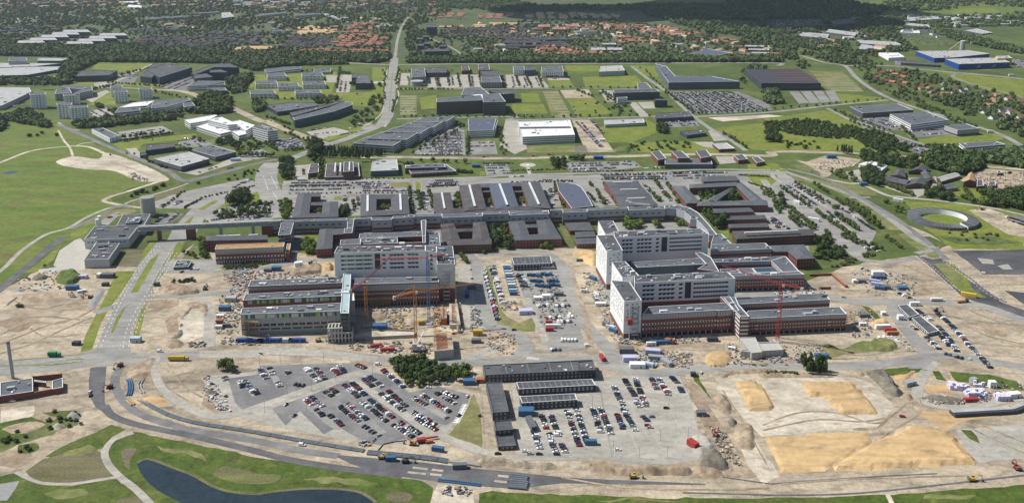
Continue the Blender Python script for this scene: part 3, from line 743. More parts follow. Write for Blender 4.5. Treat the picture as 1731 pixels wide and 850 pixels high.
ribbon('path','sand_pale','21:500,180 540,165 620,155',3,3)
ribbon('path','sand_pale','21:380,80 420,150 455,190 480,260',3.5,3)
ribbon('path','sand_pale','21:1100,395 860,470 680,532 760,562 880,580 1000,595',6,4)
ribbon('path','gravel','21:800,572 700,590 560,650 450,715 300,760 160,850 31:90,140 0,225 -300,420',5,4)
ribbon('road','asphalt_lot','21:380,40 560,120 700,182 920,272 1100,350 1210,410 1420,365 1700,290 22:150,270 ',9,4,kerb=False)
ribbon('path','gravel','21:1230,425 1100,470 860,540 820,560',4,3)
ribbon('road','asphalt_mid','31:420,0 300,90 200,180 110,250 0,345 -300,560',9,4)
patch('car_park','paving','m:200,560 100,440 40,460 -120,570 -180,720 -60,780 140,770 140,650',3)
patch('planting_bed','plough','m:560,560 770,560 740,640 700,730 480,730 520,620',3,wob=.5)
patch('planting_bed','dry_grass','21:740,600 870,590 900,610 780,640 560,700 520,720 600,660',3)
patch('lawn','lawn','31:150,240 240,180 340,100 390,75 350,150 240,230',3)
patch('lawn','lawn','m:0,470 0,380 60,350 140,355 185,380 60,430',4)
ribbon('path','asphalt_lot','m:0,345 60,320 300,210 480,110 620,130',6,4)
patch('lawn','lawn','31:760,225 885,225 830,310 720,460 660,560 600,740 525,752 560,640 640,480 700,370',3)
patch('lawn','wet_grass','21:720,520 860,450 1000,440 1080,410 1160,430 1000,490 820,550 740,545',3)
patch('dirt_strip','plough','21:850,545 1150,450 1210,440 1200,480 1000,540 870,560',3)
patch('car_park','gravel_grey','21:1000,575 1180,485 1340,450 1620,392 1690,430 1500,465 1380,520 1280,590 1040,590',3)
patch('car_park','gravel_grey','21:1010,545 1130,500 1190,490 1060,560 990,570',3)
patch('car_park','asphalt_lot','m:850,290 960,190 1030,180 1160,190 1000,300',3)
patch('car_park','gravel_grey','m:300,270 440,180 510,190 370,320 320,330',4)
patch('lawn','lawn','21:1290,600 1390,540 1620,480 1680,480 1700,515 1480,560 1400,605 1320,660 1262,690',2.5)
patch('lawn','lawn','22:-80,480 70,475 110,550 -80,545',2.5)
patch('shoulder','dry_grass','21:1310,560 1500,490 1640,470 1700,520 1500,560 1420,620 1330,650',2)
patch('car_park','gravel_grey','21:1420,600 1500,575 1700,548 22:110,560 140,650 21:1700,690 1380,690 1330,650',3)
patch('road','gravel_grey','21:1690,425 1560,440 1380,500 1240,600 1130,720 1090,800 31:1040,20 900,190 800,380 700,545 625,725 840,725 850,640 960,380 1060,190 1160,40 21:1250,800 1340,650 1500,530 1700,475',4)
patch('median_grass','lawn','31:1045,105 1010,170 900,362 852,368 930,230 985,150',5);patch('median_grass','lawn','31:852,436 815,470 770,560 738,630 724,628 755,540 800,470',5)
patch('median_grass','lawn','21:1195,690 1270,632 1240,690',5);patch('median_grass','lawn','21:1290,595 1400,535 1430,540 1330,600',5)
patch('lawn','lawn','31:1140,50 1210,30 1170,120 1070,195 1055,190',3);patch('lawn','lawn','31:1040,225 1075,230 985,355 962,352',3);patch('lawn','lawn','31:935,432 962,428 905,665 862,668',3)
patch('lawn','lawn','m:750,560 820,470 910,460 820,560 700,740 690,730',3)
ribbon('road_lane','gravel_grey','31:830,720 870,560 1000,330 1130,90',2.0,5,dash=[(-5,3,6,.5),(-1,3,6,.5),(3,3,6,.5)])
ribbon('road_lane','gravel_grey','31:660,715 770,470 900,240 1050,60',2.0,5,dash=[(0,3,6,.5),(3.5,3,6,.5)])
ribbon('crossing','asphalt','31:650,718 810,712',3,5,dash=[(-1,1.0,1.0,.8),(1,1.0,1.0,.8)])
patch('road','gravel_grey','31:-300,830 0,812 300,790 560,765 610,728 850,722 860,770 1300,745 31:1300,800 870,830 620,850 41:560,60 470,72 0,120 -300,150',4)
patch('median_grass','lawn','31:0,838 330,832 540,812 540,818 330,842 0,848',5);patch('median_grass','lawn','31:430,802 535,793 535,799 440,808',5)
ribbon('road_lane','asphalt','31:-100,845 200,838 420,808 550,800',1,5,smooth=False,dash=[(3,3,4,.3),(-4,3,4,.3)])
patch('verge','dry_grass','31:80,806 300,786 545,762 548,766 300,792 80,812',5)
ribbon('road','gravel','31:1250,770 1500,765 1700,765 32:100,745 450,765 800,800 1150,822 1400,790 1600,720',12,3,kerb=False)
ribbon('road','gravel_grey','32:0,750 450,762 900,802 1350,825 33:80,795 330,795 620,795 43:560,60 800,105 1050,85 1250,70 44:100,62 420,62 700,48 1000,5 1200,20 1500,70 1800,120',12,3)
ribbon('road','gravel_grey','33:-200,120 0,98 160,98 270,125 340,190 390,270 420,400 460,520 560,640 640,720 760,860',13,4)
ribbon('road','gravel_grey','n:60,60 140,140 170,260 210,520 250,700 310,800 33:-40,600 60,650 120,720 60,780',13,4)
ribbon('road','gravel','33:120,400 160,500 230,650 235,740',6,4);patch('yard','gravel_grey','33:20,200 320,210 380,300 430,480 480,640 500,740 260,760 190,560 100,400',3)
ribbon('ditch','earth','n:1050,130 1120,230 1170,360 1230,560 1290,740 43:480,0 ',4,5)
patch('yard','gravel','32:1330,180 1560,170 1600,600 1400,620 1330,450',3)
ribbon('road','gravel_grey','31:620,500 760,450 950,400 1200,385 1380,375 1700,330',9,3);ribbon('road','gravel','31:1300,380 1370,500 1360,720',10,4)
ribbon('road','gravel_grey','a:0,650 100,760 300,760 700,740 1200,640 1700,590 32:580,90 ',9,3)
patch('car_park','gravel_grey','31:1120,150 1450,150 1460,200 1300,240 1080,240 1050,200',4)
patch('lawn','scrub','a:250,710 420,650 850,640 900,665 700,710 420,740 300,750',4,wob=.6);patch('lawn','scrub','31:1215,110 1290,30 1360,80 1400,170 1190,145',3,wob=.6)
patch('lawn','lawn','a:1325,270 1530,265 1520,430 1480,560 1380,570 1310,430',3);patch('yard','asphalt_lot','a:1200,200 1330,270 1300,440 1200,600 1090,600',3)
ribbon('road','gravel_grey','34:420,400 600,425 780,425 1180,430 1420,450 1704,545 2100,660',13,3)
ribbon('road','gravel_grey','34:850,440 900,560 1000,680 1070,760 1010,830 44:820,55',13,3)
ribbon('road','gravel','44:990,40 910,130 890,230 960,280 1150,300 1500,240',8,4)
patch('road','asphalt_new','34:1000,120 1110,150 1160,140 1300,260 1480,360 1560,430 1704,480 1704,545 1450,480 1400,430 1300,390 1180,280 1090,190',4)
patch('median_grass','lawn','34:1115,175 1250,180 1330,270 1370,345 1460,400 1310,395 1230,300',5)
patch('dirt_strip','dry_grass','34:1115,175 1230,180 1290,250 1330,330 1230,290',5.3)
ribbon('road_lane','asphalt_mid','34:1020,130 1150,240 1290,365 ',2,5,dash=[(-3,3,3,.4),(1,3,3,.4)]);ribbon('road_lane','asphalt_mid','34:1190,160 1350,270 1480,370 1590,430',2,5,dash=[(-3,3,3,.4),(1,3,3,.4),(4,3,3,.4)])
patch('car_park','asphalt_new','34:1235,92 1704,85 1850,90 1850,250 1440,245 1330,160',3,wob=.5);patch('car_park','asphalt_new','34:1575,352 1704,365 1900,380 1900,470 1704,440',3,wob=.5)
patch('paving_strip','gravel','34:1530,190 1600,180 1630,215 1570,215',4);patch('paving_strip','gravel','34:1400,140 1500,150 1510,180 1430,175',4)
patch('verge','scrub','34:1130,0 1500,0 1704,40 1500,55 1280,50',3,wob=1)
patch('road','asphalt_mid','41:520,72 612,66 600,200 602,270 640,345 620,345 550,300 512,230 510,150',4)
ribbon('road','asphalt_mid','41:600,290 650,350 800,402 1100,462 1300,510 1496,558 42:200,600 500,650 850,690',6,4)
ribbon('road','asphalt_lot','41:690,72 662,130 672,200 730,285 860,362 1100,428 1300,462 1496,497 42:250,545 480,580',6.5,4)
patch('road','asphalt_mid','42:440,570 600,584 900,608 1300,655 1500,672 43:300,700 500,712 1130,738 1130,745 500,740 300,735 42:1496,768 1200,745 900,705 700,675 560,625',4)
for q in ('42:910,645 995,655','42:1020,657 1085,665','42:880,672 985,682','42:1010,683 1075,690','42:1380,722 1450,730','42:1400,692 1470,700'):ribbon('traffic_island','sand_pale',q,2.2,5,smooth=False)
ribbon('track_mark','asphalt_mid','43:1230,700 1500,738 44:100,735 600,700 1000,680',1.2,4);ribbon('track_mark','asphalt_mid','43:1000,790 1500,803 44:0,805 400,800 740,775 1500,690',1.5,4)
ribbon('track_mark','concrete_dark','44:100,722 500,710 840,700 1180,690',1.0,4)
patch('lawn','wet_grass','41:760,442 1100,505 1496,590 42:200,610 640,682 960,722 1030,762 1010,860 1000,1100 41:1100,1100 850,850 640,660 610,570 640,500',3,wob=1)
patch('lawn','wet_grass','41:640,400 722,425 640,470 590,530 540,545 320,590 260,580 400,500 540,450',3,wob=.7)
patch('lawn','wet_grass','41:0,690 90,680 200,735 330,750 480,742 665,708 810,800 850,860 1000,1100 -300,1100 -300,700',3,wob=1)
patch('lawn','scrub','41:-200,420 0,390 200,340 430,312 470,350 440,400 300,450 100,520 0,560 -200,600',3,wob=2)
patch('lawn','wet_grass','41:-200,400 0,385 240,330 430,312 445,330 200,400 0,430',4,wob=1.5);patch('lawn','wet_grass','41:0,440 90,430 150,470 60,500 -60,520',4,True,1);patch('lawn','wet_grass','41:110,520 200,510 220,540 160,570 100,570',4,True,.8)
patch('ploughed_plot','plough','41:250,595 400,555 540,540 590,560 620,620 665,690 480,722 330,735 200,722 150,670',4,wob=.6)
patch('ploughed_plot','plough','41:700,548 785,538 750,600 745,655 715,630',4,True);patch('ploughed_plot','plough','41:1220,680 1300,640 1496,682 42:150,690 100,735 41:1400,738 1290,715',4,True,.5)
patch('ploughed_plot','plough','42:760,800 830,785 900,800 890,838 780,838',4,True);patch('ploughed_plot','plough','41:680,830 800,812 840,850 900,900 700,900',4,True)
patch('pond','water','41:788,618 830,598 880,602 1000,648 1110,690 1230,755 1350,788 1496,798 42:60,790 250,770 400,766 520,772 620,792 700,845 760,1000 41:1300,1000 1060,858 900,772 820,692',4.5,True)
ribbon('path','gravel','41:765,445 700,465 640,495 602,560 625,630 690,700 780,770 870,860 960,950',4.6,5);ribbon('path','gravel','41:90,672 170,712 260,738 400,740 520,726 680,700',2.6,5)
patch('lawn','wet_grass','43:-200,850 0,790 300,800 620,812 900,822 1200,818 1500,822 44:0,822 350,812 740,800 1100,775 1500,742 1900,700 1900,1100 -400,1100',3,wob=1)
patch('dirt_strip','sand_pale','42:1010,850 1050,745 1270,770 1260,850',4,wob=1);ribbon('track','sand_pale','44:715,800 740,850 760,920',3,4,smooth=False);patch('lawn','wet_grass','42:1300,790 1360,775 1500,800 1500,900 1270,900',4,wob=.8)
patch('bare_soil','concrete_dark','41:-50,750 110,722 100,770 50,838 -50,840',4,wob=1.5)
patch('bare_soil','sand_pale','41:0,315 190,290 200,350 0,385',4,wob=1)
patch('car_park','gravel','41:1170,120 1330,110 1496,90 42:20,55 400,40 640,60 740,70 860,200 1240,215 1100,475 1010,490 720,520 620,500 390,465 180,420 0,380 41:1300,340 1200,300',2.5)
patch('car_park','asphalt_lot','41:1310,135 1480,110 42:30,60 560,45 640,95 330,185 0,300 41:1400,325 1350,270',4)
patch('car_park','asphalt_lot','42:640,115 740,95 890,215 1060,180 1240,225 1200,330 1110,400 1000,400 860,330 720,210',4)
patch('car_park','asphalt_lot','42:100,305 260,250 390,205 500,155 620,120 720,215 860,330 990,440 900,490 860,480 720,515 640,500 480,410 400,455 260,320 180,405',4)
for q in ('42:530,170 700,300 900,480','42:640,150 800,270 1040,440','42:400,210 560,350 740,480','42:280,255 430,390 500,420'):ribbon('aisle','asphalt',q,5,5,smooth=True)
ribbon('aisle','gravel','42:-60,330 0,305 150,255 330,190 560,115 680,90 760,100',8,5);ribbon('aisle','gravel','42:560,135 700,230 860,340 1000,440 1130,490 1300,560',7,5)
patch('verge','dry_grass','42:1260,220 1300,330 1310,530 1240,500 1110,465 1180,380 1230,300',4,wob=.6)
patch('car_park','gravel','43:20,170 540,130 640,110 980,118 1040,240 1080,400 1120,560 1090,600 950,625 620,622 520,590 320,600 200,590 60,575',3,wob=.6)
ribbon('road','gravel','41:890,0 900,120 960,220 1060,290 1200,350 1330,345 1500,290 ',7,4);ribbon('road','gravel','42:1100,470 1250,530 1400,580 1496,590 43:200,590 400,590 ',6,4)
ribbon('kerb_line','concrete','43:700,440 755,600',.4,5,smooth=False);ribbon('kerb_line','concrete','43:800,400 910,590',.4,5,smooth=False);ribbon('kerb_line','concrete','43:540,350 590,540',.4,5,smooth=False);ribbon('kerb_line','concrete','43:900,270 1030,490',.4,5,smooth=False)
patch('levelled_ground','sand_pale','43:1180,120 1300,130 44:0,150 200,130 520,130 620,160 760,300 640,420 500,420 0,470 -80,400 43:1300,300 1200,200',3,wob=1)
patch('levelled_ground','sand_pale','43:1290,480 1420,500 44:0,560 100,700 0,740 43:1420,700 ',3,wob=1);patch('dirt_field','gravel','44:1100,430 1500,390 1800,400 1800,560 1240,620 1160,540',3,wob=1)
patch('dug_soil','earth','43:1000,130 1060,140 1180,330 1300,560 1420,700 1240,700 1130,420',3,wob=1.5)
patch('dug_soil','sand_ochre','44:880,340 1060,430 1150,380 1499,330 1499,260 1200,330 1000,320',3,wob=1)
patch('dug_soil','sand_ochre','44:750,110 920,105 880,160 840,160 800,190 760,150',4,wob=.8);patch('dug_soil','sand_ochre','44:920,180 1060,165 1090,100 1130,150 1100,210 940,215',4,wob=.8)
patch('lawn','wet_grass','44:690,80 860,66 935,85 900,98 780,110 740,120 700,100',4,wob=.8);patch('lawn','wet_grass','44:968,92 1012,90 1052,148 1000,140',4,wob=.5);patch('lawn','wet_grass','44:1070,95 1300,112 1450,150 1510,205 1380,195 1200,160 1110,150',4,wob=.8)
patch('lawn','wet_grass','44:1130,430 1200,430 1260,510 1180,480',4,wob=1);patch('lawn','wet_grass','43:1050,105 1090,100 1100,150 1170,260 1070,150',4,wob=.5);patch('lawn','dry_grass','34:380,720 500,735 650,680 860,690 880,740 600,760 430,790 700,800 430,800',3,wob=1)
patch('lawn','wet_grass','34:650,450 690,460 770,530 740,540 680,490',4,wob=.4);patch('lawn','dry_grass','n:250,180 300,170 330,400 400,620 470,700 600,760 740,700 760,850 640,850 360,790 340,600 280,350',4,wob=.6)
patch('lawn','lawn','f:1100,440 1400,400 1500,540 1700,580 1700,640 1480,700 1250,740 1160,640 1120,560',3,wob=.6);patch('lawn','scrub','34:300,0 420,10 480,60 640,150 500,190 350,215 300,120',3,wob=.6)
patch('chalk_pit','sand_pale','31:1190,540 1260,480 1350,520 1340,640 1200,690 1160,660',4,True,1)
patch('dirt_mound_floor','earth','31:960,420 1150,410 1170,440 1060,470 950,460',4,True,1)
patch('yard','gravel_grey','F:1010,480 1010,372 1150,352 1180,365 1230,412 1360,480 1240,560 1060,560',1.4)
patch('yard','asphalt_lot','F:560,435 575,385 780,380 800,420 770,440 640,460',1.4)
patch('lawn','lawn','j:75,100 125,110 130,200 80,200',4);patch('lawn','lawn','j:735,0 790,0 790,35 740,40',4);patch('lawn','scrub','k:100,590 165,600 260,800 270,850 200,850',4);patch('lawn','lawn','j:0,120 40,120 45,195 0,200',4)
patch('lawn','lawn','i:760,310 930,300 930,350 750,350',3);patch('lawn','dry_grass','i:1410,140 1680,130 1710,210 1640,190 1450,185',4)
patch('yard','gravel_grey','22:190,410 300,405 1010,395 1700,390 23:430,375 1040,350 1700,345 24:100,330 240,420 600,600 740,745 34:640,160 400,120 23:1700,800 1300,600 1000,570 600,570 0,590 22:1700,610 170,650 160,560',1.5,wob=.3)
patch('lawn','scrub','l:380,370 560,380 600,520 700,600 740,720 620,700 480,540 400,440',3,wob=.6);patch('lawn','lawn','l:620,650 740,660 740,730 700,740',4)
patch('courtyard_garden','scrub','l:380,190 800,175 960,320 420,325',3);patch('lawn','scrub','22:150,600 250,540 240,640 170,650',3)
patch('lawn','lawn','24:-100,300 80,290 130,330 100,350 -100,340',3);patch('lawn','lawn','24:-120,360 90,370 100,400 40,450 -60,430',3)
patch('lawn','dry_grass','24:160,360 330,390 460,430 600,510 540,515 400,440 200,400',3);patch('lawn','dry_grass','24:480,425 600,430 745,490 730,505 620,500',4);patch('lawn','dry_grass','24:540,545 640,535 690,575 580,580',4)
patch('lawn','dry_grass','24:655,605 740,598 830,640 915,710 900,732 820,728 740,670',4);patch('lawn','dry_grass','24:880,755 980,750 1120,845 34:1150,60 1150,140 1080,130 930,30',4)
patch('lawn','lawn','24:900,535 1300,560 1500,600 1704,640 1704,860 1240,850 1060,720 940,560',2,wob=1)
patch('sand_strip','sand','24:1340,600 1480,590 1560,620 1704,690 1704,775 1600,760 1480,690',3,wob=.6);patch('sand_strip','sand','24:700,560 800,600 900,680 1100,760 1230,850 34:1180,40 1090,0 24:960,770 850,680',2.5,wob=.5)
patch('car_park','asphalt_lot','24:1580,640 1704,640 1900,660 1900,760 1704,710',3)
patch('lawn','scrub','24:110,280 420,330 380,380 250,350 110,300',3,wob=1);patch('dirt_yard','sand','24:200,270 280,285 420,240 640,270 600,310 480,330 430,380 380,395 370,360 330,330 270,300',4,wob=.6)
patch('yard','gravel','24:540,350 640,330 650,410 560,400',4);patch('dirt_yard','sand','24:1280,400 1450,330 1704,350 1704,480 1500,480 1340,430',3,wob=.8);patch('yard','gravel','24:770,400 1130,380 1140,460 1000,520 760,440',3);patch('lawn','lawn','24:1200,480 1330,455 1430,480 1420,530 1300,520',4)
for s,m_ in (('540,490 645,490 620,605 535,605','gravel'),('960,480 1020,480 1000,560 950,560','gravel'),('1120,490 1480,490 1500,575 1130,575','gravel'),('950,625 1060,625 1060,755 950,755','dry_grass'),('1640,490 1860,490 1925,570 1650,575','gravel'),('470,495 545,495 540,540 470,540','gravel')):
 patch('car_park',m_,'12:'+s,3)
for k_ in range(8):ribbon('parking_bay','gravel','12:955,%d 1055,%d'%(630+k_*16,630+k_*16),4,4,smooth=False)
for k_ in range(10):ribbon('parking_bay','gravel','13:%d,%d %d,%d'%(225+k_*12,605+k_*18,325+k_*10,605+k_*18),4,4,smooth=False)
for s,m_ in (('0,490 200,490 260,575 0,575','gravel'),('220,595 320,595 415,770 290,775','dry_grass'),('335,590 520,585 555,640 370,645','sand'),('1020,600 1500,600 1700,680 1720,720 1340,745 1190,735','asphalt_lot'),('980,790 1220,790 1250,825 1020,835','asphalt_lot'),('590,590 700,595 690,665 640,665','gravel'),('780,670 830,670 920,760 860,765','gravel'),('840,670 940,665 960,710 880,710','gravel'),('1300,770 1700,750 1800,760 1400,795','sand_pale'),('250,510 390,510 400,525 260,528','gravel')):
 patch('car_park',m_,'13:'+s,3)
patch('lawn','lawn','13:380,650 550,640 680,740 450,772',3);patch('lawn','lawn','13:480,505 830,495 900,570 500,570',3);patch('lawn','lawn','13:80,610 190,610 210,670 80,670',3);patch('lawn','lawn','13:20,680 225,680 255,740 20,745',3)
patch('lawn','lawn','13:360,430 590,430 590,465 470,470 380,460',3);patch('lawn','lawn','13:800,430 960,430 980,505 880,500',3);patch('lawn','lawn','13:250,525 400,525 430,570 270,570',3);patch('lawn','lawn','12:485,610 845,600 830,700 640,690 560,720 480,640',3);patch('lawn','lawn','12:770,440 860,440 850,600 770,600',3);patch('lawn','lawn','12:1080,640 1190,620 1190,710 1090,715',3)
patch('lawn','lawn','13:590,830 900,780 1000,840 23:1000,80 800,160 650,160',3);patch('lawn','lawn','23:780,160 1200,150 1330,190 1380,225 850,225',3,wob=1);patch('lawn','lawn','13:1340,840 1700,800 14:0,780 420,720 600,790 24:700,80 860,130 1000,230 500,215 0,210 23:1540,200',3,wob=1)
patch('lawn','lawn','14:1010,450 1200,480 1240,520 1400,570 1704,640 1704,530 1260,495 1480,500 1704,520',3);patch('lawn','lawn','14:1260,490 1704,520 1704,640 1450,590 1330,540',4);patch('lawn','lawn','14:470,610 790,640 800,660 520,680',3);patch('lawn','lawn','24:970,150 1200,110 1550,100 1570,140 1250,165 1050,180',3)
patch('lawn','lawn','12:0,490 540,470 500,640 0,650',2);patch('lawn','lawn','11:610,420 990,415 870,470 760,470 600,450',3);patch('lawn','lawn','11:450,530 620,540 600,560 460,560',3);patch('lawn','lawn','11:760,545 900,540 1080,560 1000,575 760,560',3);patch('lawn','lawn','11:600,670 720,600 760,690 560,690',3)
patch('lawn','lawn','11:1620,560 1700,500 12:0,490 0,560 11:1600,620',3);patch('lawn','lawn','22:630,60 800,40 740,80 600,110',3);patch('lawn','lawn','22:450,130 640,90 660,105 480,150',4);patch('lawn','lawn','21:730,170 960,130 1280,100 1280,130 930,170 900,215 800,210',3)
patch('test_plot','dry_grass','23:120,180 430,180 430,225 120,225',4);patch('planting_bed','dark_earth','23:430,185 500,175 520,225 430,228',4)
for s,m_ in (('1050,220 1270,50 1370,60 1380,240 1040,240','asphalt'),('1390,150 1570,150 1590,235 1400,240','asphalt'),('230,415 1005,415 1005,490 220,490','asphalt'),('1120,400 1330,400 1330,440 1120,450','asphalt'),('1500,300 1650,300 1690,375 1515,375','asphalt'),('340,90 520,60 640,90 480,140 400,130','gravel'),('260,310 370,300 350,400 250,400','gravel'),('600,100 740,30 830,60 700,110','gravel_grey'),('120,130 280,130 340,190 160,200','asphalt_lot')):
 patch('car_park',m_,'22:'+s,3)
for s,m_ in (('410,10 540,10 690,220 510,225','sand'),('0,375 420,370 430,415 0,420','gravel_grey'),('370,290 820,280 870,320 600,350 400,350','asphalt'),('590,360 1300,350 1500,365 1700,380 1700,420 1500,400 1260,420 620,405','asphalt'),('1300,80 1400,90 1500,140 1340,150','gravel'),('1200,155 1330,155 1370,200 1270,185','gravel'),('1350,250 1470,250 1490,290 1380,300','gravel'),('-20,10 60,10 120,200 40,235 -60,180','gravel')):
 patch('car_park',m_,'23:'+s,3)
for s,m_ in (('70,440 230,412 470,575 300,590','asphalt'),('390,612 530,600 745,745 540,752','asphalt'),('40,640 170,620 260,740 80,740','gravel_grey'),('900,60 1270,50 1400,90 960,130','asphalt_lot'),('840,150 880,125 1100,200 1040,240','asphalt_lot')):patch('car_park',m_,'24:'+s,3)
patch('car_park','asphalt_lot','14:620,775 760,760 940,800 1000,850 760,850',3);patch('car_park','asphalt_lot','14:1620,390 1704,390 1850,400 1850,480 1640,430',3);patch('car_park','asphalt_lot','14:860,390 1150,430 1150,440 860,425',3)
for k_ in range(4):patch('car_park','asphalt',('14:%d,%d %d,%d %d,%d %d,%d'%(170+k_*78,600-k_*2,230+k_*78,598-k_*2,300+k_*72,672-k_*3,235+k_*72,680-k_*3)),3)
for k_ in range(8):ribbon('parking_bay','gravel','14:%d,%d %d,%d'%(380+k_*10,518+k_*11,560+k_*12,518+k_*11),3,4,smooth=False)
patch('plot','dry_grass','14:300,465 520,470 600,540 660,600 460,600 380,560 340,500',2.5)
patch('car_park','gravel','11:600,545 700,535 730,560 640,580',3);patch('car_park','asphalt_lot','11:770,490 860,470 900,500 880,540 760,545',3);patch('car_park','asphalt_lot','11:1060,575 1270,470 1300,500 1240,560 1200,600',3);patch('car_park','gravel','11:585,730 690,700 750,760 640,785',3);patch('car_park','gravel','11:540,640 690,590 720,600 600,670',3)
patch('car_park','gravel_grey','21:770,90 1060,50 1130,90 800,135',3);patch('car_park','asphalt','p:750,540 1050,460 1250,555 1000,600 830,580',3);patch('car_park','gravel','p:0,760 250,800 750,640 960,610 900,570 740,560 420,700',3);patch('car_park','asphalt','p:0,380 200,320 460,400 300,440 100,440',3);patch('car_park','asphalt_lot','p:1190,400 1440,320 1620,410 1380,480',3)
patch('car_park','gravel','21:820,200 890,195 940,255 890,262',3)
patch('allotments','scrub','11:0,90 130,60 480,80 640,120 560,170 200,160 0,190',2);patch('far_field','lawn','11:560,70 800,55 830,75 640,85',3);patch('far_field','lawn','11:740,95 900,80 960,100 780,110',3);patch('far_field','meadow','14:620,20 850,-10 1704,-10 1704,110 1350,100 1100,90 790,100 780,60',2);patch('far_field','field','14:1200,200 1704,170 1704,310 1500,270',2.5)
patch('far_field','lawn','14:1250,60 1500,55 1560,85 1230,95',3);patch('far_field','meadow','13:900,0 1300,10 1400,40 900,25',2)
ribbon('road','gravel_grey','12:1005,115 962,180 935,260 925,330 915,390',9,4);ribbon('road','gravel_grey','12:915,380 908,440 898,520 888,600 882,680 872,750 820,830',22,4)
ribbon('median','lawn','12:905,470 895,560 886,650 880,730',1.2,5)
ribbon('road','gravel_grey','12:872,740 830,810 22:760,60 640,120 480,175 300,240 160,300 85,350 60,400',17,4.3);ribbon('road','gravel_grey','22:130,290 85,350 80,420 110,500 150,590 160,650',30,4.2)
for q in ('22:60,380 90,470','22:100,360 150,460','22:120,480 170,560','22:90,400 200,440'):ribbon('lane_line','marking',q,.4,5.2)
ribbon('cycle_path','paving','12:850,830 940,640 930,560 950,470',2.5,4);ribbon('cycle_path','paving','12:700,840 830,740 852,600 868,450',2.5,4)
ribbon('road','gravel_grey','12:0,400 300,402 780,420 900,425 1300,420 13:0,420 800,415 1700,412 14:100,430',13,4);ribbon('road','asphalt','12:945,580 1300,582 13:0,582 600,578 1020,592',8,4);ribbon('road','gravel_grey','13:800,432 900,510 1030,600 1180,740 1330,850 23:1400,110 1550,212',9,4)
ribbon('road','gravel_grey','12:930,778 1250,770 1700,765 13:0,785 350,778 950,762 1180,762',9,4);ribbon('road','gravel_grey','13:1180,765 14:0,738 450,690 820,655',10,4);ribbon('road','gravel_grey','14:420,708 560,780 700,850 24:600,15 860,110 1100,190 1200,215',8,4)
ribbon('road','gravel_grey','14:250,365 400,410 530,430 600,500 690,570 820,640 980,700 1230,775 1400,830 24:1560,110 1704,190',11,4);ribbon('road','asphalt','14:540,430 850,432 1050,457 1400,487 1704,517 2200,560',18,4,dash=[(0,4,8,.5)]);ribbon('road','asphalt','14:1180,470 1250,485 1240,500 1290,525 1400,560 1560,600 1704,640',7,4)
ribbon('dirt_road','sand','22:700,255 1000,255 1400,262 1700,262 23:300,255 700,250 1000,240 1300,235 1700,245 24:60,220 300,220 700,235 1040,262 1400,310 1704,335',15,3.5)
ribbon('road','asphalt_lot','22:1000,250 1700,255 23:300,248 700,243',4,4.5)
ribbon('road','gravel_grey','22:200,428 400,405 700,400 1050,398 1500,385 23:0,372 400,362 900,352 1300,335 1700,340 24:60,340 130,342',8,4);ribbon('road','asphalt','22:1030,400 1050,500 1060,620',7,4);ribbon('road','asphalt','22:1100,400 1120,500 1145,620',7,4)
ribbon('road','gravel_grey','24:130,345 380,430 620,525 800,640 1000,790 1110,850 34:1000,110',8,4.5);ribbon('road','asphalt_lot','24:160,330 400,395 640,520 860,650 1050,790 34:1100,60 1200,150',7,4.5)
ribbon('road','gravel_grey','24:0,400 60,470 200,560 330,660 440,740 34:480,20 640,150',10,4.4);ribbon('road','gravel_grey','34:630,150 800,165 1010,140',9,4.4);ribbon('road','gravel_grey','24:560,520 700,515 ',7,4.4)
ribbon('road','gravel','24:400,395 560,425 640,430 800,500 900,515 1200,545 1500,588 1704,632 2100,700',7,4);ribbon('road','gravel','24:120,420 60,370 130,330',6,4)
ribbon('lot_lane','gravel','24:220,460 420,580',7,4.6);ribbon('lot_lane','gravel','24:420,620 570,740',7,4.6);ribbon('road','gravel_grey','23:560,400 640,480 760,600',7,3.5);ribbon('road','gravel_grey','23:880,400 960,470 1040,550',7,3.5);ribbon('road','asphalt','23:430,420 500,480 620,590',6,3.5)
ribbon('road','gravel','11:700,560 850,490 990,420',8,4);ribbon('road','gravel','11:0,505 370,500',10,3);ribbon('dirt_road','sand','11:1000,585 1200,600 1350,650 1500,700 1700,790 12:100,790 22:100,30 300,110 460,165',17,4);ribbon('road','gravel','11:620,575 800,575 1000,585',7,3)
ribbon('road','gravel','11:380,800 440,840 21:520,80',5,3);ribbon('track','sand_pale','11:100,155 135,90',5,3,smooth=False);ribbon('road','gravel','12:1140,250 1280,310 1360,360',5,3)
ribbon('stream_cut','dark_earth','p:1200,620 1000,650 700,720 400,800 21:1250,400',6,4.6)
def disc(name,m,s,r,layer=4,n=24):
 x,y=GP(s)[0];mb=MB();mb.face([(x+r*math.cos(6.2832*q/n),y+r*math.sin(6.2832*q/n),.03*layer+.01)for q in range(n)],m);return mb.build(name,kind='structure')
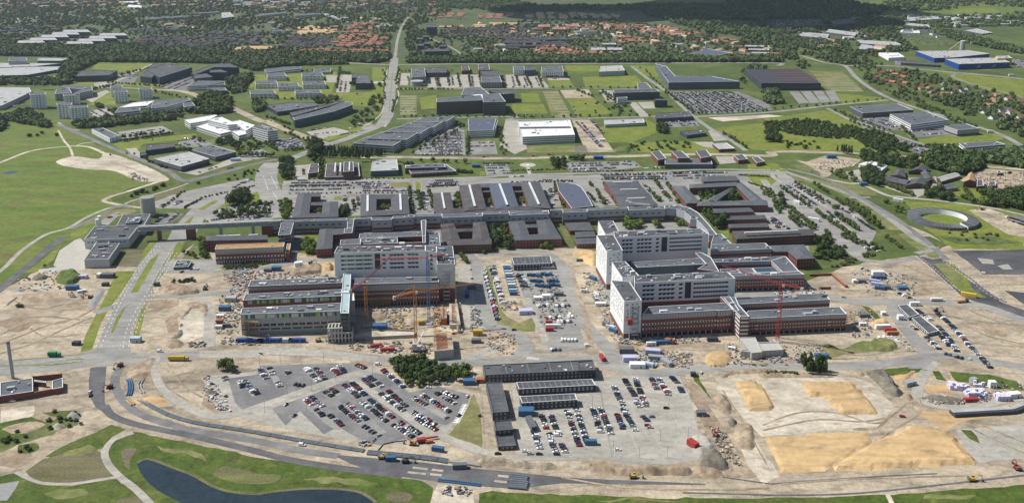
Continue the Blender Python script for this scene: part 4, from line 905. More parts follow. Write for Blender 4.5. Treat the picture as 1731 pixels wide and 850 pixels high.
for q in ('31:0,640 200,560 400,560 600,480','31:0,700 150,640 330,570 520,520 620,460','31:0,760 200,700 420,600 560,540','31:60,540 300,520 520,540','31:100,420 260,470 420,440 600,430','31:200,600 300,650 520,640','41:900,60 960,180 1080,260','41:960,40 1040,160 1160,240','41:1000,120 1120,100 1200,180','41:700,130 740,240 860,330 1100,410','34:1350,480 1500,540 1704,600','34:1300,560 1450,640 1704,700','34:950,200 1100,260 1260,330','34:500,760 700,770 900,720','44:0,400 200,330 420,330 640,390 760,330 860,240','44:0,430 300,370 560,380 700,360','44:100,740 400,715 800,700 1150,690','44:640,500 760,420 900,330 900,240','44:1200,420 1300,470 1499,560','44:1260,400 1400,460 1499,500','43:1230,200 1320,340 1400,480 1480,620','43:1150,300 1250,450 1350,600','43:300,700 700,760 1200,770 1496,760','32:450,520 600,500 760,540','33:540,380 620,520 700,680 800,740','42:20,430 300,500 560,540','21:720,280 860,330 1000,380','21:640,300 800,310 960,360'):
 for d_ in (0,1):ribbon('wheel_track','earth',' '.join(t if ',' not in t else t.rsplit(',',1)[0]+','+str(float(t.rsplit(',',1)[1])+d_*4.5)for t in q.split()),.8,5.2)
for q in ('31:0,560 180,500 260,540 120,620','31:420,450 560,400 620,430 560,480','31:150,380 330,360 420,400 300,440 180,430','31:1080,560 1160,500 1180,620 1120,640','41:760,60 880,20 900,80 820,160 760,140','41:1180,240 1260,300 1240,330 1150,290','34:980,330 1120,300 1150,370 1010,380','34:1420,560 1600,600 1560,650 1440,620','44:560,330 700,350 660,420 520,430','44:860,300 960,310 1060,350 960,370','43:1060,420 1140,470 1120,560 1060,540','43:500,610 900,620 1000,635 500,640','33:680,700 900,690 1250,690 1240,720 760,740','32:680,790 900,830 860,850 640,830','34:60,800 400,810 380,850 80,850'):patch('bare_soil','earth',q,2.6,True,2)
for q in ('41:20,420 180,380 260,410 120,450','41:200,330 330,350 300,380 220,370','41:-100,560 60,560 200,580 100,640 -100,640','41:330,430 430,440 380,480 260,500'):patch('bare_soil','earth',q,4.5,True,1.5)
for q in ('41:360,560 500,520 560,540 450,580','41:900,520 1050,540 1200,600 1000,560','42:300,720 560,700 700,740 420,740','41:250,790 420,770 500,800 330,830','43:500,832 800,828 1000,836 700,842','44:900,815 1100,800 1200,806 1000,830'):patch('grass_patch','dry_grass',q,4.4,True,2)
ribbon('pond_bank','plough','41:788,618 830,598 880,602 1000,648 1110,690 1230,755 1350,788 1496,798 42:60,790 250,770 400,766 520,772 620,792 700,845',2.2,4.7)
disc('helipad','paving','F:892,279',12,4);disc('helipad_marking','marking','F:892,279',2.5,5);ribbon('path','paving','22:1786,320 1800,370',5,4,smooth=False)
disc('roundabout','lawn','24:132,340',7,5.5);disc('round_plaza','paving','12:805,540',16,4);disc('pond','water','21:68,355',9,4.5)
ribbon('crossing','gravel','33:120,790 200,800',4,5,smooth=False,dash=[(-1.2,1,1,1),(1.2,1,1,1)])
occupy()
mound('sand_platform','sand_ochre','44:395,640 640,500 860,402 1070,430 1170,560 1245,628 900,640 640,665 420,668',2.2,ins=3.5,rough=.3,res=3.2,smooth=False,flat=True)
mound('sand_platform','sand_ochre','44:10,475 300,455 600,440 640,500 420,620 380,655 100,678',.7,ins=2,rough=.5,res=4,smooth=False,flat=True)
mound('sand_platform','sand_ochre','44:205,157 500,150 560,200 620,270 662,335 450,345 420,310 350,240 262,245',1.6,ins=2.5,rough=.35,res=3,smooth=False,flat=True)
mound('sand_platform','sand_ochre','43:1290,150 1400,138 1450,180 1500,240 44:75,310 0,325 43:1385,322 1340,230',1.5,ins=2.5,rough=.35,res=3,smooth=False,flat=True)
for nm,m_,s,h in (('soil_ridge','dark_earth','44:590,100 700,98 770,180 805,225 760,240 690,200 640,150',4),('soil_heap','earth','44:800,235 850,230 860,262 810,262',2.5),('gravel_heap','dark_earth','44:920,240 1000,232 1110,245 1160,275 1050,285 960,265',2.2),('soil_heap','concrete_dark','44:455,258 510,238 580,255 585,275 500,278',1.6),
('soil_ridge','sand','42:1300,592 1500,600 43:300,640 460,628 470,660 300,660 42:1500,645 1310,618',3.2),('soil_ridge','earth','43:480,640 650,650 900,650 1030,640 1040,690 700,690 490,680',3.4),('soil_ridge','earth','43:1040,640 1200,660 1250,700 1110,705',2.6),
('gravel_heap','dark_earth','43:1100,640 1130,560 1190,540 1270,650 1180,662',3),('gravel_heap','gravel','43:1040,470 1130,450 1190,530 1120,580 1060,560',2),('soil_heap','earth','43:1180,240 1240,235 1285,300 1270,345 1210,320',3),('soil_heap','dark_earth','43:1255,375 1300,370 1320,400 1280,415',3),('soil_heap','earth','43:1290,400 1390,395 1420,480 1400,545 1310,520',2),
('soil_bank','earth','43:1215,115 1300,80 1500,78 1500,105 1300,110 1230,140',1.5),('soil_bank','earth','44:0,95 200,110 420,120 560,100 560,125 300,130 0,130',1.6),
('grassy_heap','leaf','31:365,255 420,235 500,235 530,262 510,300 440,318 380,305',4),('rubble_heap','dark_earth','31:370,250 390,245 385,285 365,290',2),('soil_heap','earth','31:1040,330 1120,310 1220,330 1300,345 1280,375 1080,380',3.2),('spoil_edge','dark_earth','31:1120,660 1170,620 1180,540 1230,470 1260,465 1200,540 1190,650 1130,672',2.2),('soil_heap','earth','31:1090,680 1160,665 1210,700 1180,730 1100,725',1.8),('soil_ring','earth','31:1230,430 1340,430 1360,480 1340,520 1300,470 1250,470',1.8),
('soil_heap','sand_ochre','32:440,190 500,170 520,200 500,225 440,220',3.5),('soil_heap','earth','32:230,230 340,190 440,185 430,235 330,255 250,260',3),('sand_heap','sand','d:600,470 700,400 800,400 900,430 880,500 700,540 620,520',3.5),('soil_heap','earth','d:300,420 440,425 430,480 310,490',1.5),('soil_heap','sand_ochre','n:510,610 545,590 580,620 545,635',2.5),('soil_heap','sand_ochre','n:1150,60 1380,40 1380,180 1290,160 1200,100',4),('soil_heap','sand','n:540,540 620,530 640,580 560,580',2),
('soil_heap','sand_ochre','34:700,570 760,540 820,560 830,580 740,595',3),('scrub_heap','dry_grass','34:660,700 740,670 820,670 880,710 840,750 700,740',3),('soil_heap','sand_ochre','33:1280,780 1340,750 1420,750 1460,800 1400,850 1300,840',1.5),('grass_heap','leaf_olive','34:380,705 430,700 490,725 520,735 440,735',2),
('soil_heap','sand_pale','41:295,410 340,390 365,405 340,430 305,430',3),('rubble_heap','concrete_dark','41:390,340 440,325 470,355 440,370 400,365',3),('soil_heap','sand_ochre','41:750,260 900,235 960,260 950,300 850,290',1.2),('soil_heap','dark_earth','41:1180,205 1210,195 1240,205 1230,225 1190,225',2.5),('soil_ridge','earth','41:740,160 780,130 830,150 900,20 830,30 760,60 730,110',1.2),
('rubble_heap','dark_earth','21:860,365 880,355 900,375 880,385',2),('soil_bank','scrub','23:690,200 780,190 790,225 700,225',2.5),('rubble_heap','dark_earth','31:205,280 250,250 315,255 300,280 240,290',2.5),('rubble_heap','concrete_dark','31:90,350 130,340 170,345 140,360 100,362',1.5),('rubble_heap','concrete','31:200,325 320,330 320,345 210,345',1.2),('rubble_heap','concrete','31:260,215 420,205 430,225 280,235',1.2),('soil_heap','dark_earth','31:40,440 110,390 120,395 60,445',1.5),('rubble_heap','concrete_dark','31:570,450 630,360 690,350 650,420 620,465',1.2),
('timber_heap','timber','44:790,135 850,90 880,95 860,115 800,180',1.8)):
 mound(nm,m_,s,h,ins=4,res=1.4,rough=1.3)
 # ================================================================== THE PLACE: buildings
HIP={'hip':1}
def hp(rh=2.2,**k):d={'hip':1,'rh':rh};d.update(k);return d
B('laboratory_building','low pale metal-clad building with dark roof beside the big silo','building',[
('m:135,455 590,445 700,310 240,322',95,'whitecl'),('m:470,312 750,308 815,193 530,200',-11.5,'whitecl',{'lay':[]}),('m:135,660 385,655 500,492 250,500',88,'whitecl',{'lay':[('rib',.1,.9,'grey_wall',1.5,.1)],'clut':14}),('m:560,285 690,278 725,235 590,240',-14,'slate',{'z0':11.6,'lay':[],'clut':9}),
('m:230,520 380,520 400,450 280,455',-8,'whitecl',{'lay':[('band',.3,.5,'glass')]})])
def cyl(name,label,cat,s,r,h,m,top=None,n=20,seams=True,group=None,z0=0):
 x,y=GP(s)[0];e=empty(name,(x,y,0),label,cat,group);mb=MB();P=[(r*math.cos(6.2832*q/n),r*math.sin(6.2832*q/n))for q in range(n)]
 mb.prism(P,z0,h,m,top or m);part('shell',mb.mesh('shell'),e)
 if seams:
  for z in [h*.88,h*.45]:
   mb=MB();mb.prism([(a*1.02,b*1.02)for a,b in P],z,z+.35,'zinc');part('ring',mb.mesh('ring'),e)
 return e
cyl('storage_silo','tall grey concrete silo standing behind the dark roofed laboratory','silo','m:797,205',8.3,23,'concrete','concrete_dark')
for i,(s,h,l)in enumerate((('m:275,322',9,'shorter white gas tank at the west corner of the laboratory'),('m:297,305',11,'taller white gas tank beside the laboratory car row'))):cyl('gas_tank',l,'tank',s,2.0,h,'white_wall',seams=False,group='white gas tanks')
B('guard_pavilion','small glass fronted pavilion with roof machines beside the avenue','pavilion',[('m:1050,738 1205,730 1245,668 1085,668',30,'glassb',{'clut':12})])
def bridge():
 zt,zb=17.0,11.5;pts=[G(q[0],q[1],zt)for q in px('m:690,318 1396,296 a:330,140 700,110 1040,92')];o=(pts[0][0],pts[0][1],0)
 e=empty('sky_bridge',o,'long white truss walkway bridge from the laboratory to the brick hospital','footbridge');W=4.6
 f=MB();tr=MB();gl=MB();L=0
 a,b=pts[0],pts[-1];D=math.hypot(b[0]-a[0],b[1]-a[1]);dx,dy=(b[0]-a[0])/D,(b[1]-a[1])/D;nx,ny=dy,-dx;an=math.atan2(dy,dx)
 P=lambda t,s,z:(a[0]+dx*t+nx*s,a[1]+dy*t+ny*s,z)
 f.box(P(D/2,W/2-W/2,zb+.2),(D,W,.5),'zinc',an);f.box(P(D/2,0,zt-.6),(D,W-1,.3),'roof_light',an);gl.box(P(D/2,0,(zt+zb)/2),(D-1,W-1.2,zt-zb-1.4),'grey_wall',an)
 n=int(D/9)
 for s in (-1,1):
  for z in (zb+.5,zt):tr.bar(P(0,s*W/2,z),P(D,s*W/2,z),.28,'frame_white')
  for q in range(n+1):
   t=q*D/n;tr.bar(P(t,s*W/2,zb),P(t,s*W/2,zt),.16,'frame_white')
   if q<n:tr.bar(P(t,s*W/2,zb+.4 if q%2 else zt),P(t+D/n,s*W/2,zt if q%2 else zb+.4),.12,'frame_white')
 for q in range(n+1):t=q*D/n;tr.bar(P(t,-W/2,zt),P(t,W/2,zt),.22,'frame_white')
 f.build('deck',e,o);gl.build('glazing',e,o);tr.build('truss',e,o)
 for t,w_,m_ in ((.14,4,'brick_red'),(.36,10,'brick_red'),(.57,3,'concrete'),(.8,3,'concrete'),(.9,12,'brick_red')):
  q=MB();q.box(P(D*t,0,zb/2),(w_,3.6,zb),m_,an);q.build('pier',e,o)
bridge()
B('clinic_building','long brick building with ochre planted roof and grey upper storey','building',[
('a:180,475 1075,440 1090,385 200,415',195,'wing',{'roof':'roof_ochre','clut':2,'lay':[('band',.73,.97,'concrete'),('rib',.74,.96,'concrete_dark',2.2,.15),('band',.66,.69,'frame_white'),('band',.36,.47,'frame_white'),('grid',.37,.46,'glass',3.4,.5),('band',.04,.2,'frame_white'),('grid',.05,.19,'glass',2.6,.6)]}),
('a:1100,520 1150,530 1170,400 1125,400',-9,'wing',{'roof':'roof_ochre','lay':[],'clut':0})])
B('old_clinic','long brick house with dark hipped roof and rooflight strip under the bridge','building',[('a:65,360 860,345 865,290 80,300',150,'brick',hp(1.5))],sky_=[('a:190,298 340,293',10.5,2),('a:350,292 510,286',10.5,2),('a:620,286 740,278',10.5,2)])
B('link_block','square grey roofed tower block at the end of the white bridge','building',[('a:1005,290 1170,280 1210,128 1045,130',-17,'slate',{'clut':2}),('a:1010,340 1095,335 1095,290 1010,295',-13,'glassb',{'clut':0})])
B('hospital_spine','very long grey topped brick corridor building curving round to the east','hospital wing',[
('i:0,618 915,592 915,566 0,596',-15,'spine'),('i:915,700 985,690 1000,578 915,580',-14,'spine',{'clut':1}),('i:875,752 975,748 985,690 885,690',-14,'spine',{'clut':1,'lay':[]}),('i:1003,582 1210,572 1210,556 1003,566',-15,'spine'),('i:1213,596 1462,586 1468,558 1213,560',-15.4,'spine'),('i:1470,570 1731,556 1731,528 1470,545',-15,'spine'),
('j:0,462 345,455 345,432 0,443',-15,'spine'),('j:348,475 765,458 760,420 348,435',-15.4,'spine'),('j:765,440 1035,430 1035,405 765,417',-15,'spine'),('j:1040,450 1450,433 1440,395 1040,405',-15.4,'spine'),
('k:0,432 132,430 130,412 0,420',-15,'spine'),('k:140,455 415,445 405,412 138,422',-15.4,'spine'),('k:415,430 860,408 860,385 415,405',-15,'spine'),('k:865,430 1275,412 1262,380 865,390',-15.4,'spine'),
('l:22,405 150,412 235,440 310,500 310,525 375,528 490,648 515,702 605,700 500,570 395,455 300,398 200,376 90,368 28,372',-15,'spine',{'lay':[('band',.42,.97,'zinc')],'clut':8}),
('j:135,610 188,605 180,495 130,500',-13,'spine',{'lay':[],'clut':0})])
B('brick_pavilion_block','west courtyard block of three dark hipped roofs behind the spine','building',[
('i:248,565 440,560 480,262 318,265',-9,'brick',hp(2)),('i:600,560 803,550 803,365 625,370',-9,'brick',hp(2)),('i:248,566 803,551 803,500 250,520',-8.8,'brick',hp(1.5)),('i:315,305 590,303 590,258 318,262',-8.9,'brick',hp(1.5)),('i:470,412 620,408 630,372 480,378',-8.2,'brick',hp(1.2))])
B('brick_pavilion_block','square courtyard block with two white rooflight strips behind the spine','building',[
('i:1080,545 1262,538 1270,278 1085,280',-9.5,'brick',hp(2)),('i:1460,525 1672,515 1650,275 1450,275',-9.5,'brick',hp(2)),('i:1080,546 1670,517 1670,466 1080,480',-9.3,'brick',hp(1.3)),('i:1085,335 1650,330 1650,276 1085,282',-9.2,'brick',hp(1.3))],sky_=[('i:1165,285 1163,480',12,2.6),('i:1560,272 1570,466',12,2.6)])
B('brick_pavilion_block','wide four-winged block with long white rooflights and narrow courts','building',[
('j:265,420 465,400 430,215 257,225',-10,'brickb',hp(2)),('j:578,402 800,385 735,128 525,143',-11,'brickb',hp(2.5)),('j:900,385 1130,360 1050,115 828,125',-11,'brick',hp(2.5,roof='roof_slate_blue')),('j:1245,362 1460,378 1345,105 1152,113',-11,'brick',hp(2.5)),
('j:285,430 1462,382 1455,345 285,385',-9.6,'brickb',hp(1.6)),('j:735,165 860,160 850,122 720,128',-10.6,'brick',hp(1.2)),('j:1050,150 1165,150 1155,113 1045,117',-10.6,'brick',hp(1.2)),('j:740,212 850,210 845,195 735,198',-8,'brick',hp(.8)),('j:1070,212 1175,210 1170,195 1065,198',-8,'brick',hp(.8))],
sky_=[('j:345,215 374,375',12.6,2.2),('j:628,135 685,352',14,2.6),('j:937,124 1017,337',14,2.6),('j:1242,110 1342,332',14,2.6)])
B('curved_hall','hall with rounded white edged slate roof between the tree rows','building',[('k:238,407 475,382 440,315 385,225 340,165 290,140 210,125 68,118 95,215',-8.5,'brick',{'roof':'roof_slate_blue','lay':[('st','glass',3.4,.5,.4)],'clut':3})])
B('stepped_brick_block','three stepped brick wings with short white rooflights','building',[
('k:765,382 1175,368 1100,262 718,268',-10,'brick',hp(2)),('k:718,266 1095,256 1005,165 652,175',-10.4,'brick',hp(2)),('k:655,173 1005,163 970,104 598,115',-10.8,'brick',hp(2))],sky_=[('k:855,296 1050,288',12.6,2),('k:780,198 968,192',13,2),('k:698,116 912,110',13.2,2)])
B('courtyard_block','big four-sided brick block round a green courtyard with a diagonal wing','building',[
('l:105,160 265,352 420,345 245,160',-9,'bricktall',hp(2)),('l:300,182 860,155 820,118 300,142',-9.2,'bricktall',hp(1.6)),('l:970,320 1150,345 870,125 790,135',-9,'bricktall',hp(2)),('l:380,378 1165,370 1150,318 400,335',-8.8,'bricktall',hp(1.6)),('l:430,345 560,345 800,185 755,182',-7,'bricktall',hp(1.4,wall='glass_blue'))])
B('brick_row_house','brick building with dark flat hipped roof north of the green courtyard block','building',[('l:455,112 852,98 800,50 430,60',-7,'brick',hp(1.6))])
for s,l in (('l:560,458 1010,442 960,398 560,412','first low brick ward hall south of the courtyard block'),('l:610,537 1150,520 1120,478 600,500','second low brick ward hall south of the courtyard block'),('l:740,622 1180,610 1150,568 730,583','third low brick ward hall next to the tiled long block')):
 B('ward_hall',l,'building',[(s,-6,'brick',hp(1.6))],group='low brick ward halls')
B('tiled_long_block','long three storey dark brick block with brown tiled roof and white ridge strip','building',[('f:250,382 1185,332 1140,262 200,290',110,'brickb',hp(2.4))],sky_=[('f:345,303 985,275',15.5,1.8)])
B('corner_brick_block','orange brick corner block with dark hipped roof at the site fence','building',[('f:972,622 1172,610 1050,452 865,530',125,'bricktall',hp(2)),('f:640,535 880,530 1040,450 640,462',-11,'bricktall',hp(1.6))])
B('courtyard_brick_block','brick block round a small square court west of the tree group','building',[('j:375,757 855,742 850,690 360,697',-9.5,'brickb',hp(1.6)),('j:375,750 530,700 465,530 335,540',-9.3,'brickb',hp(1.8)),('j:660,740 855,742 790,515 670,522',-9.3,'brickb',hp(1.8)),('j:450,620 700,612 690,583 450,590',-9,'brickb',hp(1.2))])
B('courtyard_brick_block','brick block round a small square court beside the site offices road','building',[('j:1098,705 k:130,742 k:90,685 j:1085,655',-9.5,'brick',hp(1.6)),('j:1098,705 1240,650 1190,505 1030,515',-9.3,'brick',hp(1.8)),('j:1350,695 k:122,742 k:0,530 j:1320,502',-9.3,'brick',hp(1.8)),('j:1190,575 1360,570 1340,540 1180,545',-9,'brick',hp(1.2))])
for s,hz,l in (('k:215,652 485,648 430,560 165,570',45,'upper of three small brick buildings left of the white tower'),('k:283,728 502,716 485,660 278,670',35,'middle of three small brick buildings left of the white tower'),('k:295,800 508,792 500,735 262,742',50,'lower of three small brick buildings left of the white tower')):
 B('small_brick_building',l,'building',[(s,hz,'brick',hp(1.2,gable=0))],group='small brick buildings')
B('brick_wing','dark hipped brick wing beside the green lawn under the spine','building',[('F:534.5,421.5 561,419.5 563,386 541,387.5',-9.5,'brick',hp(2)),('F:545,398 587,395 587,386 543,388',-9,'brick',hp(1.4)),('F:534,379 570,378 572,374 535,375',-9,'brick',hp(.8))])
HW=hcalc(570+130/5.313,450+165/5.313,200/5.313)
pb=G(582.5,466,HW);
def h_over(u,v):X,Y=pb;x,y,zz=ray(u,v);return CH+Y*zz/y
HT=h_over(582,427.8)
LAYW=[('grid',.905,.935,'glass',3.0,.5),('grid',.80,.83,'glass',3.0,.5),('grid',.695,.725,'glass',3.0,.5),('grid',.59,.62,'glass',3.0,.5),('band',0,.53,'brick_red')]
def ward_front(u0,u1,u2,rows,zs,kind):
 pass
B('ward_tower_block','white fronted ward block with dark square windows behind the orange crane','hospital block',[
('b:110,428 1250,398 1250,330 150,345',-HT,'whitecl',{'lay':[('rand2','flip')],'wall':'white_wall','clut':30}),('b:1395,566 1622,570 1592,340 1388,345',458,'whitecl',{'lay':[('band',0,.36,'brick_red'),('rib',.3,.95,'dark_wall',26,.2)],'wall':'pale_wall','clut':22}),
('b:1250,398 1395,420 1388,345 1250,330',-HT,'whitecl',{'lay':[('grid',.9,.94,'glass',6,.4),('grid',.8,.84,'glass',6,.4),('grid',.7,.74,'glass',6,.4),('grid',.6,.64,'glass',6,.4)],'wall':'pale_wall','clut':3}),
('d:120,165 912,140 912,93 128,110',200,'wing',{'clut':3,'lay':[('band',.70,.94,'zinc'),('rib',.71,.93,'slate_wall',1.6,.2),('band',.53,.59,'frame_white'),('grid',.535,.585,'glass',2.4,.6),('band',.3,.36,'frame_white'),('grid',.305,.355,'glass',2.4,.6),('band',.02,.14,'glass'),('rib',.02,.14,'frame_white',3,.1)]}),
('b:182,325 440,318 440,250 190,262',-26,'wing',{'lay':[],'clut':2}),('b:445,318 1215,293 1215,290 905,300 900,232 440,245',-23,'wing',{'lay':[],'clut':20}),('b:420,240 1215,215 1215,160 430,185',-23.3,'wing',{'lay':[],'clut':8}),('b:1215,300 1250,300 1260,20 1200,20',-23.6,'wing',{'lay':[],'clut':2}),('b:1260,330 1440,330 1420,165 1270,160',-20,'wing',{'lay':[],'clut':12})])
B('ward_wing','grey panelled wing with green and white shutters, nearest the site road','hospital wing',[
('c:100,492 1130,455 1135,375 115,430',215,'wing',{'wall':'concrete','clut':14,'lay':[('rib',.62,.965,'concrete_dark',15,.04),('rib',.02,.60,'grey_wall',9,.03),('band',.40,.50,'glass'),('band',.42,.44,'concrete'),('rib',.40,.5,'frame_white',6,.12),('band',.22,.30,'glass'),('rib',.2,.3,'frame_white',9,.1),('band',.03,.16,'grey_wall'),('fins',.78,.95)]})])
B('ward_wing','middle brick wing with green and white shutters left of the pale blue link roof','hospital wing',[
('c:125,347 1140,302 1140,235 150,285',-20.5,'wing',{'clut':18,'lay':[('fins',.8,.96),('band',.05,.4,'brick_red')]})])
B('ward_wing','rear brick wing with ribbed metal upper storey left of the pale blue link roof','hospital wing',[
('c:180,207 1140,168 1150,110 205,145',-20.5,'wing',{'clut':30,'lay':[('band',.8,.96,'zinc'),('rib',.8,.96,'slate_wall',1.4,.25)]})])
B('link_corridor','narrow link building with pale blue roof between the new wings','hospital wing',[('c:1125,482 1212,482 1235,75 1155,75',-25,'glassb',{'roof':'roof_cyan','lay':[('stb','glass')],'clut':5}),('c:1215,352 1272,352 1265,272 1220,275',-23,'conc',{'roof':'roof_white','clut':0}),('c:1215,560 1280,570 1270,352 1215,352',-9,'conc',{'clut':2})])
def frame_ruin():
 o=(*GP('c:1120,780')[0],0);e=empty('concrete_frame',o,'open concrete frame of the unfinished building at the site road','building frame');a,b=GP('c:1005,785 1250,775');
 L=math.hypot(b[0]-a[0],b[1]-a[1]);dx,dy=(b[0]-a[0])/L,(b[1]-a[1])/L;an=math.atan2(dy,dx)
 for q in range(8):
  for r in range(2):
   mb=MB();x=a[0]+dx*L*q/7-dy*r*9;y=a[1]+dy*L*q/7+dx*r*9;hh=13 if q<5 else 9;mb.box((x,y,hh/2),(1.2,1.2,hh),'concrete',an);mb.build('column',e,o)
 for z in (4,8.4,12.8):
  for r in range(2):
   mb=MB();Lz=L*(4/7 if z>9 else 1);mb.box((a[0]+dx*Lz/2-dy*r*9,a[1]+dy*Lz/2+dx*r*9,z),(Lz,1.3,.9),'concrete',an);mb.build('beam',e,o)
  for q in range(8 if z<9 else 5):
   mb=MB();mb.box((a[0]+dx*L*q/7-dy*4.5,a[1]+dy*L*q/7+dx*4.5,z-.05),(1,9,.8),'concrete',an);mb.build('beam',e,o)
 mb=MB();mb.box((a[0]+dx*L*.5-dy*5,a[1]+dy*L*.5+dx*5,2.5),(L*.95,8,5),'dark_wall',an);mb.build('inner_wall',e,o)
frame_ruin()
def slab(name,label,cat,s,h,m,extra=None,group=None):
 P=ccw([q[:2]for q in GP(s)]);o=(sum(p[0]for p in P)/len(P),sum(p[1]for p in P)/len(P),0);e=empty(name,o,label,cat,group);mb=MB();mb.prism(P,.1,h,m);mb.build('slab',e,o)
 if extra:extra(e,o,P,h)
 return e
def kerbwalls(e,o,P,h):
 for i in range(len(P)):
  a,b=P[i],P[(i+1)%len(P)];L=math.hypot(b[0]-a[0],b[1]-a[1]);mb=MB();mb.box(((a[0]+b[0])/2,(a[1]+b[1])/2,h+.5),(L-.4,.35,1.2),'concrete_dark',math.atan2(b[1]-a[1],b[0]-a[0]));mb.build('wall',e,o)
slab('basement_slab','long white concrete slab at the foot of the orange and blue cranes','slab','d:140,665 690,640 690,600 280,590 150,630',1.6,'sand_pale',kerbwalls)
slab('basement_slab','short white slab between the yellow skip and the formwork block','slab','d:740,635 860,630 1130,590 1100,540 980,530 760,600',1.2,'sand_pale')
def form(e,o,P,h):
 a,b=P[0],P[1];an=math.atan2(b[1]-a[1],b[0]-a[0]);r=random.Random(4);I=inset(P,2)
 for q in range(16):
  t=(q+.5)/16;mb=MB();A=(I[0][0]+(I[3][0]-I[0][0])*t,I[0][1]+(I[3][1]-I[0][1])*t);Bq=(I[1][0]+(I[2][0]-I[1][0])*t,I[1][1]+(I[2][1]-I[1][1])*t)
  mb.bar((A[0],A[1],h+.5),(A[0]+(Bq[0]-A[0])*.78,A[1]+(Bq[1]-A[1])*.78,h+.5+r.random()*.6),.3,'formwork');mb.build('formwork_beam',e,o)
def formw(name,label,s,h,m='concrete',top='earth'):
 P=[q[:2]for q in GP(s,h)];P=ccw(P);o=(sum(p[0]for p in P)/len(P),sum(p[1]for p in P)/len(P),0);e=empty(name,o,label,'core wall');mb=MB();mb.prism(P,0,h,m,top);mb.build('wall',e,o);form(e,o,P,h)
formw('stair_core','concrete block topped with red formwork boards beside the mobile crane','d:872,760 1045,745 1025,590 865,600',8)
formw('stair_core','narrow orange formwork tower left of the olive topped core','d:930,470 985,470 985,370 925,365',7,'formwork');formw('stair_core','white core with olive boards at the corner of the white tower','d:1010,525 1108,520 1080,335 1005,335',5,'concrete','sand_pale')
HE=62/(1.0);
h1=hcalc(1026,427,62);h2=hcalc(1020+230/6.539,460+325/6.539,62.5)
SIDE=[('rand',.38,.95,'grey_wall',4.5,7),('band',0,.13,'brick_red')]
LW=[('rand2',),('band',0,.26,'slate_wall')]
TL1=[('band',0,.34,'brick_red')]
B('ward_tower_block','large white ward block of the rear row, left of the curved corridor','hospital block',[
('e:255,545 445,517 340,335 130,340',-h1,'whitecl',{'wall':'white_wall','lay':SIDE,'clut':8}),('e:345,368 1472,320 1385,258 335,292',-h1+1,'whitecl',{'lay':[('rand2',),('band',0,.30,'slate_wall')],'wall':'white_wall','clut':22}),('e:235,330 400,290 330,165 150,170',-h1+1,'whitecl',{'wall':'white_wall','lay':[('rand',.5,.9,'grey_wall',4.5,4)],'clut':6})])
B('ward_tower_block','large white ward block of the front row with scaffold stair tower','hospital block',[
('g:230,326 425,310 290,105 82,90',-h2,'whitecl',{'wall':'white_wall','lay':SIDE,'clut':5}),('g:345,118 1460,68 1375,-5 340,40',-h2+1,'whitecl',{'lay':[('rand2',),('band',0,.42,'brick_red')],'wall':'white_wall','clut':26}),('e:440,850 640,818 475,650 315,662',-h2+1,'whitecl',{'wall':'white_wall','lay':[('rand',.5,.9,'grey_wall',4.5,4)],'clut':24})])
hf=hcalc(1020+430/6.539,460+465/6.539,255/6.539)
def stair(root,o,V):
 pass
B('ward_wing','front brick wing with ribbed metal upper storey right of the white tower','hospital wing',[('g:430,466 1258,420 1262,425 1445,410 1382,335 500,382',-hf,'wing',{'clut':6})])
B('ward_wing','rear brick wing with glazed upper storey between the two white blocks','hospital wing',[('e:620,722 1265,690 1450,680 1385,610 545,657',-hf,'wing',{'clut':5,'lay':[('band',.6,.96,'slate_wall'),('rib',.6,.95,'glass_blue',4,.4)]})])
B('link_corridor','dark roofed corridor crossing between the eastern wings','hospital wing',[('g:1445,432 1504,425 1400,268 1292,270',-hf+.4,'spine',{'lay':[],'clut':1}),('h:168,400 250,398 150,285 125,225 18,230',-hf+.3,'spine',{'lay':[('stb','frame_white')],'clut':2}),('e:1340,740 1600,770 1500,600 1395,545 1310,545 1440,680',-hf+.8,'spine',{'lay':[],'clut':2})])
h4=hcalc(1220+165/5.313,460+415/5.313,150/5.313)
B('ward_wing','nearest eastern brick wing behind the red crane mast','hospital wing',[('h:165,418 312,412 980,380 1125,375 1065,310 240,347',-h4,'wing',{'clut':8})])
B('ward_wing','second eastern brick wing with metal upper storey','hospital wing',[('h:150,287 972,245 930,188 95,230',-h4,'wing',{'clut':7})])
B('ward_wing','third eastern brick wing with the green glazed court in its roof','hospital wing',[('f:-175,832 1065,805 1000,768 790,778 60,793 -110,800',-h4,'wing',{'clut':6}),('f:-60,662 660,645 830,585 -60,625',-h4+.2,'wing',{'clut':12}),('f:800,778 1000,768 840,590 662,645',-h4+.4,'wing',{'clut':4,'cop':'coping'}),('f:60,793 300,790 250,740 50,742',-h4+2,'wing',{'clut':2,'lay':[]}),('f:300,790 485,785 435,730 260,735',-h4+4,'wing',{'clut':0,'lay':[]}),('f:490,785 780,775 700,720 440,728',-h4+5,'glassb',{'roof':'glass_blue','clut':0})])
B('ward_wing','fourth eastern brick wing below the tiled long block','hospital wing',[('f:-60,530 670,497 590,428 -60,455',-h4,'wing',{'clut':6}),('f:-60,447 187,437 70,320 -20,325',-h4+1,'wing',{'clut':1,'lay':[]})])
B('service_bunker','raw concrete loading bunker at the foot of the red crane','bunker',[('h:268,726 365,716 300,580 152,582',62,'conc',{'clut':0}),('h:362,706 555,696 505,626 325,632',60,'conc',{'clut':0,'lay':[('rib',.05,.9,'concrete_dark',4,.08)]}),('h:172,710 262,716 240,695 180,698',58,'conc',{'clut':0})])
